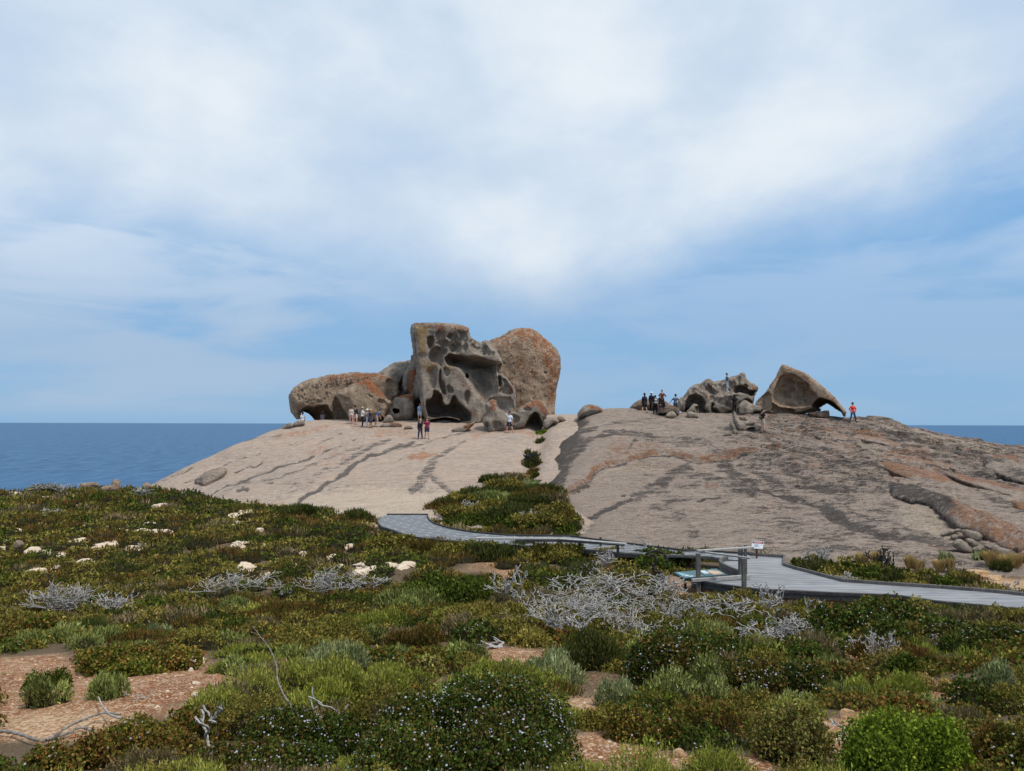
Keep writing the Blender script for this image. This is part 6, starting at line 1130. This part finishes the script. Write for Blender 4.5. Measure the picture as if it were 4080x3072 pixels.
dead('grey fallen log in the centre heath', 1050, 1395, 80, .12, 70, 1, 2, .03, lean=(2, 0)); dead('pale forked twigs standing in the bright foreground shrub', 705, 1590, 110, .5, 71, 3, 2, .007, flatk=1, wig=.35)
dead('pale fine twigs in front of the low daisy patch', 430, 1612, 60, .35, 72, 2, 2, .006, flatk=1, wig=.25); dead('tangled white sticks left of the bright foreground shrub', 625, 1590, 130, .3, 73, 3, 2, .008)
dead('bleached branch on the gravel before the brightest shrub', 1840, 1592, 75, .08, 74, 2, 2, .008); dead('grey twigs beside the dark cushion on the gravel', 300, 1500, 70, .08, 75, 3, 2, .005)
dead('grey bush on the heath skyline, left', 120, 1062, 110, .75, 80, 9, 3, .03, flatk=.9, wig=.3); dead('bare bush beside the upright skyline boulder', 262, 1050, 30, 1.1, 81, 5, 3, .03, flatk=1, wig=.3, mat='dead_dark'); dead('grey bush at the left end of the dome', 318, 1078, 60, .9, 82, 10, 3, .02, flatk=.9, wig=.3)
dead('grey dome shaped twiggy bush in the far left heath', 112, 1118, 50, .55, 83, 12, 3, .02, flatk=.9, wig=.3); dead('fan of grey twigs on the limestone', 312, 1188, 50, .35, 84, 9, 2, .02, flatk=.9, wig=.3); dead('faint grey twigs on the skyline at the left edge', 15, 1058, 50, .5, 85, 6, 3, .02, flatk=.9)
dead('bare twigs in the gully shrubs', 1150, 1130, 60, .8, 86, 5, 3, .02, flatk=.9, Yp=pick(*V(1150, 1130), 25, 70)[0]); dead('dark bare bush at the top of the gully', 1145, 1000, 36, 1.0, 87, 8, 3, .02, mat='dead_dark', flatk=.9, Yp=pick(*V(1145, 1005), 25, 70)[0]); dead('pale bare bush at the left of the gully', 1010, 1108, 50, .8, 88, 5, 3, .02, flatk=.9, Yp=pick(*V(1010, 1108), 25, 70)[0])
dead('dark bare bush between dome and shrub strip', 1360 + 0, 1192, 1, .1, 89, 1, 1, .01) if False else None
dead('grey bare bush behind the shrub strip, left', 1767, 1222, 60, .9, 90, 4, 3, .022, flatk=.9, mat='dead'); dead('fine dark bare bush before the dome at right', 1900, 1230, 60, .9, 91, 6, 3, .016, flatk=.9, mat='dead_dark'); dead('pale twigs in the shrub strip', 1815, 1262, 80, .5, 92, 6, 3, .018); dead('small twigs on the sand at the right edge', 2190, 1285, 36, .5, 93, 3, 3, .014)
dead('white bare bush by the low barrier end', 1400, 1205, 60, .75, 94, 5, 3, .018, flatk=.9)
def limb(label, pts, r0, r1, z0=0., mat='dead', name='fallen_branch', cat='branch', twigs=(), lift=None):
    """a single limb along picture points, lying on or rising from the ground"""
    q = []; 
    for k, (x, y) in enumerate(pts):
        px, py = V(x, y)
        if lift is None:
            g_ = onplane(px, py, -3.)
            for _ in range(10): g_ = onplane(px, py, float(ground_z(g_[0], g_[1])) + z0)
            q.append(np.array(g_))
        else: q.append(P(px, py, lift[k]))
    q = np.array(q); t = np.linspace(0, len(q) - 1, 6 * len(q)); i = np.clip(t.astype(int), 0, len(q) - 2); f = t - i; g = rs(int(r0 * 1e4) + len(pts))
    def cr(a, b, c, d, u): return .5 * ((2 * b) + (-a + c) * u + (2 * a - 5 * b + 4 * c - d) * u * u + (-a + 3 * b - 3 * c + d) * u ** 3)
    S = np.array([cr(q[max(k - 1, 0)], q[k], q[k + 1], q[min(k + 2, len(q) - 1)], u) for k, u in zip(i, f)]) + g.normal(0, r0 * .25, (len(t), 3)); c = S.mean(0); mb = MB(); mb.tube(S - c, np.linspace(r0, r1, len(t)) * g.uniform(.85, 1.15, len(t)), 7)
    for k, dx, dz, ln in twigs:
        j = int(k * (len(S) - 1)); branchy(mb, S[j] - c, np.array([dx, g.normal(0, .2), dz]) / math.hypot(dx, dz), ln, r1 * .8 + .003, 1, g, 1., .3)
    [SEEN.append((a_[0], a_[1] - .12, .22, .28)) for a_ in S[::5]] if lift is None else None
    o = mb.build(name, M[mat], None, True); o.location = c.tolist(); return tag(o, label, cat)
limb('long curved grey branch on the gravel at the lower left', [(-10,1578),(40,1586),(85,1600),(130,1590),(175,1572),(205,1580),(250,1588)], .017, .011, .05, mat='dead_grey')
limb('arched grey branch above the long curved one', [(100,1600),(150,1568),(190,1550),(225,1540),(262,1543)], .013, .009, .09, mat='dead_grey')
limb('split stump stick leaning at the lower left', [(212,1505),(222,1525),(240,1545),(265,1552)], .007, .012, .09)
yb = float(onplane(*V(665, 1600), -2.75)[1]); limb('tall thin dead stem rising above the rusty shrubs', [(545,1352),(562,1375),(585,1405),(597,1440),(600,1470),(618,1510),(645,1545),(662,1590)], .003, .011, lift=[yb + .5, yb + .48, yb + .42, yb + .35, yb + .3, yb + .2, yb + .1, yb], name='dead_branch', cat='dead branch', mat='dead_grey')
y2 = 22.4; limb('black curled charred branch beside the railing', [v_ for v_ in [(1431,1245),(1427,1237),(1412,1232),(1411,1222),(1418,1212),(1413,1198),(1401,1202),(1395,1200),(1402,1193),(1418,1190),(1434,1196),(1440,1206),(1446,1222)]], .05, .03, lift=[24.4] * 13, mat='dead_dark', name='charred_branch', cat='branch') if True else None
# tussock grasses
def tussock(label, x, y, w, h, seed, Yp=None, group='straw coloured grass tufts along the foot of the right dome'):
    c = pick(*V(x, y), 15, 60)[0] if Yp is None else Yp; g = rs(seed); R_ = w * 1.84448 / F * c[1] / 2; n = 420; a = g.uniform(0, 6.3, n); r_ = g.uniform(0, .35, n) * R_; p = np.stack([r_ * np.cos(a), r_ * np.sin(a), 0 * a], 1)
    d = np.stack([np.cos(a) * g.uniform(.1, .9, n), np.sin(a) * g.uniform(.1, .9, n), np.full(n, 1.)], 1); d[:, :2] *= R_ / h; L = (h * g.uniform(.6, 1.1, n))[:, None]; s = np.cross(d, [0, 0, 1.]); s /= np.linalg.norm(s, axis=1)[:, None]; W_ = .8 * c[1] / 753
    col = np.array([(.50,.34,.13),(.42,.26,.09),(.58,.44,.22),(.30,.24,.08)])[g.randint(0, 4, n)]; v = np.stack([p - s * W_, p + s * W_, p + d * L], 1); acc = newacc(); acc['t'].append((v, np.repeat(col[:, None], 3, 1)))
    o = build_acc('grass_tussock', acc, M['leaf']); o.location = c.tolist(); tag(o, label, 'grass tuft', group)
for k, (x, y, w, h) in enumerate([(1862,1224,40,.5),(1893,1224,38,.55),(1966,1231,34,.5),(1985,1238,36,.45),(2030,1234,40,.4),(2053,1237,24,.5),(2140,1222,44,.55),(2175,1228,50,.5),(2195,1226,40,.5),(1756,1218,18,.35)]):
    tussock('straw coloured grass tuft at the foot of the right dome', x, y, w, h, 600 + k)
for k, (x, y, w, h) in enumerate([(1138,1040,20,.45),(1125,1036,18,.4),(1000,1068,16,.4)]): tussock('orange grass tuft in the gully', x, y, w, h, 620 + k, group='orange grass tufts in the gully')

heath()
# ------------------------------------------------------------------ people
def capsules(caps, voxel, k=.03, cuts=()):
    """smooth union of tapered capsules (a, b, ra, rb) -> world-size mesh; cuts: functions p->sdf removed by max"""
    A = np.array([c[0] for c in caps], float); B_ = np.array([c[1] for c in caps], float); r = max(max(c[2], c[3]) for c in caps)
    lo = np.minimum(A, B_).min(0) - r - 3 * voxel; hi = np.maximum(A, B_).max(0) + r + 3 * voxel; n = np.ceil((hi - lo) / voxel).astype(int) + 1
    f = np.full(n, .25); ax = [lo[i] + np.arange(n[i]) * voxel for i in range(3)]
    for c in caps:
        a, b, ra, rb = np.array(c[0], float), np.array(c[1], float), c[2], c[3]; kk = c[4] if len(c) > 4 else k; m = max(ra, rb) + kk + .03
        s = [slice(max(0, int((min(a[i], b[i]) - m - lo[i]) / voxel)), min(n[i], int((max(a[i], b[i]) + m - lo[i]) / voxel) + 2)) for i in range(3)]
        X = ax[0][s[0]][:, None, None]; Y = ax[1][s[1]][None, :, None]; Z = ax[2][s[2]][None, None, :]; d = b - a; dd = max(d @ d, 1e-9)
        t = np.clip(((X - a[0]) * d[0] + (Y - a[1]) * d[1] + (Z - a[2]) * d[2]) / dd, 0, 1)
        v = np.sqrt((X - a[0] - t * d[0]) ** 2 + (Y - a[1] - t * d[1]) ** 2 + (Z - a[2] - t * d[2]) ** 2) - (ra + (rb - ra) * t)
        g = f[s[0], s[1], s[2]]; h = np.clip(.5 + .5 * (g - v) / kk, 0, 1); f[s[0], s[1], s[2]] = g * (1 - h) + v * h - kk * h * (1 - h)
    if cuts:
        X, Y, Z = np.meshgrid(*ax, indexing='ij')
        for c in cuts: f = np.maximum(f, c(X, Y, Z))
    pos, q = surface_nets(f); return lo + pos * voxel, q
SKIN = {'light': (.55, .33, .24), 'tan': (.40, .22, .14)}
CM = {}
def cmat(col, nm='cloth'):
    k = (nm,) + tuple(round(c, 3) for c in col)
    if k not in CM:
        t = NT(nm); n = t.noise(14, 4); CM[k] = t.out(t.mix(n, tuple(c * .8 for c in col), tuple(min(1, c * 1.2) for c in col)), .8, t.bump(n, .01, .4))
    return CM[k]
def unit(v): v = np.array(v, float); return v / np.linalg.norm(v)
def person(label, foot, face=180., H=1.74, top=(.5,.5,.5), sleeves='short', legs=(.1,.1,.1), legwear='long', hair=(.03,.02,.015), hat=None, hairlen=0, arms=((0,0),(0,0)), stance=.10, stride=0., lean=0., headtilt=0., skin='light', shoes=(.04,.04,.04), pack=None, sit=False, group=None, kneebend=0., hood=False, lift=0., armpose=None):
    """arms: per side (elbow vector, hand vector) directions in body space (x right, y front, z up) or None for hanging"""
    s = H / 1.75; hipz = .92
    root = empty('person', foot, math.radians(face)); tag(root, label, 'person', group)
    L = np.array
    pel = L([0, 0, hipz]); 
    if sit: pel = L([0, 0, .50])
    ln = L([0, math.sin(lean), math.cos(lean)])
    chest = pel + ln * .38; neck = pel + ln * .55; head = neck + unit([0, math.sin(lean * .6 + headtilt), math.cos(lean * .6 + headtilt)]) * .165
    side = L([1, 0, 0]); caps = []; tops = []; bots = []; shoec = []; thin = []
    hips = []; hands = []
    for k, sg in enumerate((-1, 1)):
        sh = neck + side * sg * .165 - ln * .07
        e, hnd = arms[k] if arms[k] is not None and arms[k] != (0, 0) else ((sg * .16, .03, -1), (sg * .03, .22, -1))
        el = sh + unit(e) * .28; wr = el + unit(hnd) * .25; hd = unit(hnd)
        caps += [(sh, el, .050, .040), (el, wr, .040, .027)]
        if sleeves == 'short': tops += [(sh, sh + unit(e) * .19, .066, .062)]
        elif sleeves == 'long': tops += [(sh, el, .066, .056), (el, wr - hd * .01, .056, .042)]
        else: tops += [(sh, sh + unit(e) * .02, .055, .05)]
        # hand: palm, four fingers of different lengths, thumb from the side of the palm
        perp = unit(np.cross(hd, [0, 1, .1])) ; nrm = unit(np.cross(perp, hd)); palm = wr + hd * .085
        caps.append((wr, palm, .026, .034, .012))
        for j, (o_, fl) in enumerate(((-.030, .062), (-.010, .074), (.011, .069), (.031, .054))):
            b0 = palm + perp * o_; b1 = b0 + hd * fl * .55 + nrm * sg * .006; b2 = b1 + unit(hd + nrm * .55) * fl * .5; caps += [(b0, b1, .0125, .0115, .004), (b1, b2, .0115, .010, .004)]
        tb = wr + hd * .03 + perp * -.03; caps.append((tb, tb + unit(hd * .7 - perp * .7 + nrm * .3) * .058, .014, .011, .006))
        hp = pel + side * sg * .085
        if sit: kn = hp + L([sg * .06, .40, .02]); an = kn + L([0, .05, -.40])
        else:
            st = sg * stride; kn = L([sg * (.085 + stance * .35), .04 + st * .35 + kneebend, .50]); an = L([sg * (.085 + stance * .75), st * .8 - .02, .085])
        caps += [(hp, kn, .085, .056), (kn, kn + (an - kn) * .35, .056, .058), (kn + (an - kn) * .35, an, .058, .036), (an, an + L([0, .13, -.045]), .036, .03)]
        if legwear == 'long': bots += [(hp, kn, .105, .076), (kn, an + (kn - an) * .1, .076, .062)]
        elif legwear == 'shorts': bots += [(hp, hp + (kn - hp) * .72, .108, .094)]
        else: bots += [(hp, hp + (kn - hp) * .80, .12, .115)]
        shoec.append([(an + L([0, -.035, -.045]), an + L([0, .15, -.05]), .042, .036)])
        hips.append(hp)
    caps += [(hips[0], hips[1], .095, .095, .05), (pel, chest - ln * .12, .115, .105, .06), (chest - ln * .10, chest + ln * .02, .12, .13, .06), (chest + side * -.08, chest + side * .08, .115, .115, .06), (neck - ln * .075 - side * .13, neck - ln * .075 + side * .13, .055, .055, .05), (neck - ln * .03, head - ln * .03, .052, .050, .03)]
    up = unit(head - neck); fr = unit(np.cross(up, side)) * -1; fr = fr if fr[1] > 0 else -fr
    caps += [(head - up * .02 + fr * .005, head + up * .045 - fr * .012, .078, .092, .03), (head - up * .075 + fr * .038, head - up * .03 + fr * .03, .040, .055, .03), (head + fr * .088 - up * .005, head + fr * .104 - up * .028, .010, .014, .012), (head + fr * .078 - up * .062 - side * .018, head + fr * .078 - up * .062 + side * .018, .010, .010, .008), (head - side * .088 + up * .0, head - side * .092 - up * .03, .017, .012, .006), (head + side * .088, head + side * .092 - up * .03, .017, .012, .006)]
    tops += [(hips[0] + ln * .04, hips[1] + ln * .04, .112, .112, .05), (pel + ln * .03, chest, .128, .135, .06), (chest + side * -.085, chest + side * .085, .132, .132, .05), (neck - ln * .075 - side * .135, neck - ln * .075 + side * .135, .07, .07, .04)]
    if hood: tops.append((neck - fr * .07 + up * .01, neck - fr * .075 + up * .05, .07, .06, .04))
    bots += [(hips[0], hips[1], .112, .112, .05)]
    def put(nm, caps_, vox, col, k=.03, cuts=(), nmat='cloth', par=root):
        v, q = capsules(caps_, vox, k, cuts); return mesh_np(nm, v * s, q, cmat(col, nmat), True, None, par)
    eyes = [head + fr * .092 + up * .012 + side * sx * .032 for sx in (-1, 1)]
    sock = [(lambda X, Y, Z, e=e: .016 - np.sqrt((X - e[0]) ** 2 + (Y - e[1]) ** 2 + (Z - e[2]) ** 2)) for e in eyes]
    put('body', caps, .0145, SKIN[skin], .03, sock, 'skin')
    put('shirt' if sleeves == 'short' else 'jacket', tops, .02, top, .04)
    put({'long': 'trousers', 'shorts': 'shorts', 'skirt': 'skirt'}[legwear], bots, .02, legs, .03)
    for c in shoec: put('shoe', c, .016, shoes, .02)
    hc = [(head + up * .05 - fr * .018, head + up * .02 - fr * .03, .098, .090, .03)]
    if hairlen: hc += [(head - fr * .05, head - fr * .075 - up * hairlen, .075, .055, .04), (head - fr * .03 - side * .05, head - fr * .05 - side * .06 - up * hairlen * .9, .045, .035, .03), (head - fr * .03 + side * .05, head - fr * .05 + side * .06 - up * hairlen * .9, .045, .035, .03)]
    put('hair', hc, .016, hair, .03, [lambda X, Y, Z: (X - head[0]) * fr[0] + (Y - head[1]) * fr[1] + (Z - head[2]) * fr[2] - .055 - .9 * np.maximum(0, (X - head[0]) * up[0] + (Y - head[1]) * up[1] + (Z - head[2]) * up[2] - .02)])
    if hat:
        kind, hcol = hat; crown = [(head + up * .065 - fr * .01, head + up * .085 - fr * .01, .112, .10, .02)]
        base = lambda X, Y, Z: .045 - ((X - head[0]) * up[0] + (Y - head[1]) * up[1] + (Z - head[2]) * up[2])
        o = put('hat', crown, .016, hcol, .02, [base]); a = np.linspace(0, 2 * np.pi, 25)[:-1]; c0 = head + up * .052
        if kind == 'cap': rr_ = lambda t: .09 + .085 * np.clip(np.sin(t), 0, 1) ** .7
        else: rr_ = lambda t: .185 + .01 * np.sin(3 * t)
        ring = np.array([c0 + side * math.cos(t) * min(rr_(t), .1 if kind == 'cap' else 1) + fr * math.sin(t) * rr_(t) - up * (.012 if kind != 'cap' else .02 * max(0, math.sin(t))) for t in a]); v = np.r_[ring, ring + up * .009]; i = np.arange(24)
        mesh_np('brim', v * s, [i[::-1][None].copy(), (i + 24)[None], np.stack([i, (i + 1) % 24, (i + 1) % 24 + 24, i + 24], 1)], cmat(hcol), False, None, o)
    if pack:
        c = chest - unit(np.cross(side, ln)) * -.0; bk = L([0, -math.cos(lean), math.sin(lean)]); p0 = chest + bk * .19 - ln * .12
        put('backpack', [(p0 - side * .07 - ln * .10, p0 + side * .07 - ln * .10, .09, .09, .05), (p0 - side * .06 + ln * .14, p0 + side * .06 + ln * .14, .075, .075, .05)], .02, pack, .06)
        for sg in (-1, 1): put('strap', [(chest + side * sg * .10 + ln * .13 - bk * .07, chest + side * sg * .11 - ln * .06 - bk * .135, .02, .02)], .014, tuple(q * .6 for q in pack), .02)
    return root
def at(px, py, Y=None):
    if Y is None: return pick(px, py, 20, 90)[0]
    p = P(px, py, Y); p[2] = float(surf(p[0], p[1])); return p
W1 = lambda x, y: c1([(x, y)])[0]; W2 = lambda x, y: c2([(x, y)])[0]; W3 = lambda x, y: c3([(x, y)])[0]; K3 = lambda x, y: k3([(x, y)])[0]; K1 = lambda x, y: k1([(x, y)])[0]
fold = (((-.5, .5, -.8), (.7, .6, .1)), ((.5, .5, -.8), (-.7, .6, .1)))
gl = 'visitors below the overhanging rock'; gr = 'visitors on the right hand crest'
LY = 69.0
person('person in cream top and pink shorts facing the gabled boulder', at(*W1(970,1415), LY), 0, 1.66, (.60,.50,.42), 'long', (.62,.34,.32), 'shorts', (.10,.06,.04), shoes=(.6,.45,.42), group=gl)
person('person in dark jacket and white shorts beside the cream topped one', at(*W1(1025,1410), LY + .3), 350, 1.76, (.03,.035,.055), 'long', (.70,.64,.62), 'shorts', (.02,.015,.01), shoes=(.5,.45,.42), pack=(.05,.06,.09), group=gl)
person('person in white shirt, black trousers and tan hat', at(*W1(1125,1450), LY - 1.4), 280, 1.80, (.74,.78,.84), 'short', (.015,.015,.018), 'long', hat=('sun', (.55,.42,.26)), arms=(None, ((.2,.7,-.7),(0,.9,.3))), group=gl)
person('person in white trousers and white sun hat holding something', at(*W1(1190,1445), LY - 1.2), 100, 1.60, (.42,.45,.50), 'short', (.72,.74,.78), 'long', hat=('sun', (.82,.84,.86)), arms=fold, shoes=(.6,.6,.6), group=gl)
person('person in navy dress and straw hat with hand raised to the brim', at(*W1(1235,1455), LY - 1.5), 250, 1.64, (.035,.04,.07), 'short', (.04,.05,.09), 'skirt', (.12,.07,.04), hat=('sun', (.62,.47,.24)), arms=(None, ((.5,.6,.1),(-.3,.3,.8))), skin='tan', group=gl)
person('person in blue shirt and khaki shorts bending forward', at(*W1(1318,1440), LY - 1.0), 300, 1.72, (.10,.15,.26), 'short', (.32,.27,.22), 'shorts', (.03,.02,.02), lean=.55, stance=.3, arms=(((-.2,.4,-.9),(.2,.3,-.9)), ((.3,.6,-.6),(0,.6,-.5))), hat=('cap', (.04,.05,.08)), group=gl)
person('person in pale blue shirt and white shorts standing in the dark gap', at(*W1(1920,1450), 71.3), 170, 1.72, (.36,.50,.72), 'short', (.66,.68,.70), 'shorts', (.03,.02,.02))
person('seated person in blue beanie behind the oval stone at far left', at(*W1(297,1475), 73.), 20, 1.70, (.75,.76,.78), 'short', (.05,.05,.06), 'long', hat=('cap', (.03,.05,.12)), sit=True)
person('seated person with white hat mostly hidden by the crest', at(*W1(575,1475), 75.), 20, 1.70, (.75,.76,.78), 'short', (.05,.05,.06), 'long', hat=('sun', (.82,.84,.86)), sit=True)
person('blonde person in black top and navy trousers walking down the dome', at(*W2(242,1595)), 175, 1.66, (.018,.018,.022), 'long', (.035,.045,.10), 'long', (.50,.34,.16), hairlen=.07, stride=.10, shoes=(.02,.02,.02))
person('person in maroon shirt and navy shorts walking beside the blonde one', at(*W2(328,1590)), 185, 1.74, (.24,.025,.065), 'short', (.025,.028,.07), 'shorts', (.16,.09,.05), stride=-.12, headtilt=.35, arms=(None, ((.45,.2,-.8),(.1,.5,-.6))), shoes=(.05,.045,.04))
person('man in pale shirt and dark shorts with one arm raised to the rock', at(*W2(1398,1515)), 180, 1.80, (.62,.66,.74), 'short', (.025,.025,.04), 'shorts', hat=('cap', (.03,.03,.05)), arms=(((-.35,.1,-.9),(.25,.15,-.8)), ((.75,.1,.7),(.45,.1,.8))), stance=.28, shoes=(.05,.04,.03))
person('person in black hooded jacket, shorts and cap, left end of the group', at(*K3(610,875)), 15, 1.78, (.015,.018,.03), 'long', (.012,.012,.015), 'shorts', hat=('cap', (.06,.07,.10)), hood=True, stance=.22, shoes=(.02,.02,.02), group=gr)
person('person in navy jacket with white cap', at(*K3(800,840)), 330, 1.80, (.018,.02,.035), 'long', (.014,.014,.018), 'long', hat=('cap', (.85,.86,.88)), hood=True, kneebend=.05, arms=(None, ((.3,.6,-.7),(-.3,.8,.1))), shoes=(.6,.6,.6), group=gr)
person('person in black with white printed backpack', at(*K3(905,915)), 10, 1.70, (.013,.013,.016), 'short', (.012,.012,.015), 'long', pack=(.72,.74,.78), skin='tan', shoes=(.02,.02,.02), group=gr)

def onrock(px, py, Y, dz=0.):
    p = P(px, py, Y); return p + [0, 0, dz]
person('person in dark maroon shirt above the squared boulder', onrock(*K3(1095,575 + 190), 67.6), 200, 1.74, (.13,.035,.04), 'long', (.02,.02,.025), 'long', (.15,.09,.05), arms=(((-.5,.4,-.7),(.6,.6,-.2)), None), group=gr)
person('person in black crouched against the squared boulder', onrock(*K3(1030,620), 66.7, -.42), 250, 1.66, (.014,.013,.016), 'long', (.014,.013,.016), 'long', sit=True, group=gr)
person('person in grey blue shirt and cap leaning on the wide outcrop', onrock(*K3(1460,880), 68.2), 330, 1.72, (.10,.13,.18), 'short', (.05,.05,.06), 'long', hat=('cap', (.025,.03,.05)), lean=.15, arms=(((-.8,.2,-.6),(-.6,.2,-.8)), ((.5,.3,-.7),(0,.5,-.5))), group=gr)
person('man in grey shirt and pale trousers standing high on the wide outcrop', onrock(*K1(1040,545), 68.9), 250, 1.76, (.13,.16,.21), 'short', (.42,.46,.50), 'long', (.015,.012,.01), arms=(None, ((.1,.7,-.6),(0,.95,.2))), shoes=(.75,.75,.75), stride=.06)
person('long haired person all in black standing before the outcrop', at(*K1(1195,985)), 0, 1.72, (.01,.01,.012), 'short', (.01,.01,.012), 'long', (.008,.006,.005), hairlen=.22, arms=(((-.45,-.1,-.85),(.5,.3,-.7)), ((.45,-.1,-.85),(-.5,.3,-.7))), shoes=(.02,.02,.02))
person('hiker in black shirt and khaki shorts with olive backpack', at(*K1(1785,1375)), 290, 1.76, (.018,.02,.025), 'short', (.52,.45,.34), 'shorts', (.03,.02,.015), pack=(.07,.065,.025), arms=(((-.2,.3,-.9),(.2,.9,.2)), ((.2,.3,-.9),(-.2,.9,.2))), shoes=(.05,.04,.03))
person('person in bright orange red jacket and blue jeans on the crest', at(*k2([(2105,1215)])[0]), 190, 1.78, (.80,.07,.025), 'long', (.04,.09,.16), 'long', hat=('cap', (.04,.05,.09)), stance=.3, arms=(((-.6,-.1,-.8),(.35,.3,-.75)), ((.6,-.1,-.8),(-.45,.3,-.75))), shoes=(.05,.05,.06))
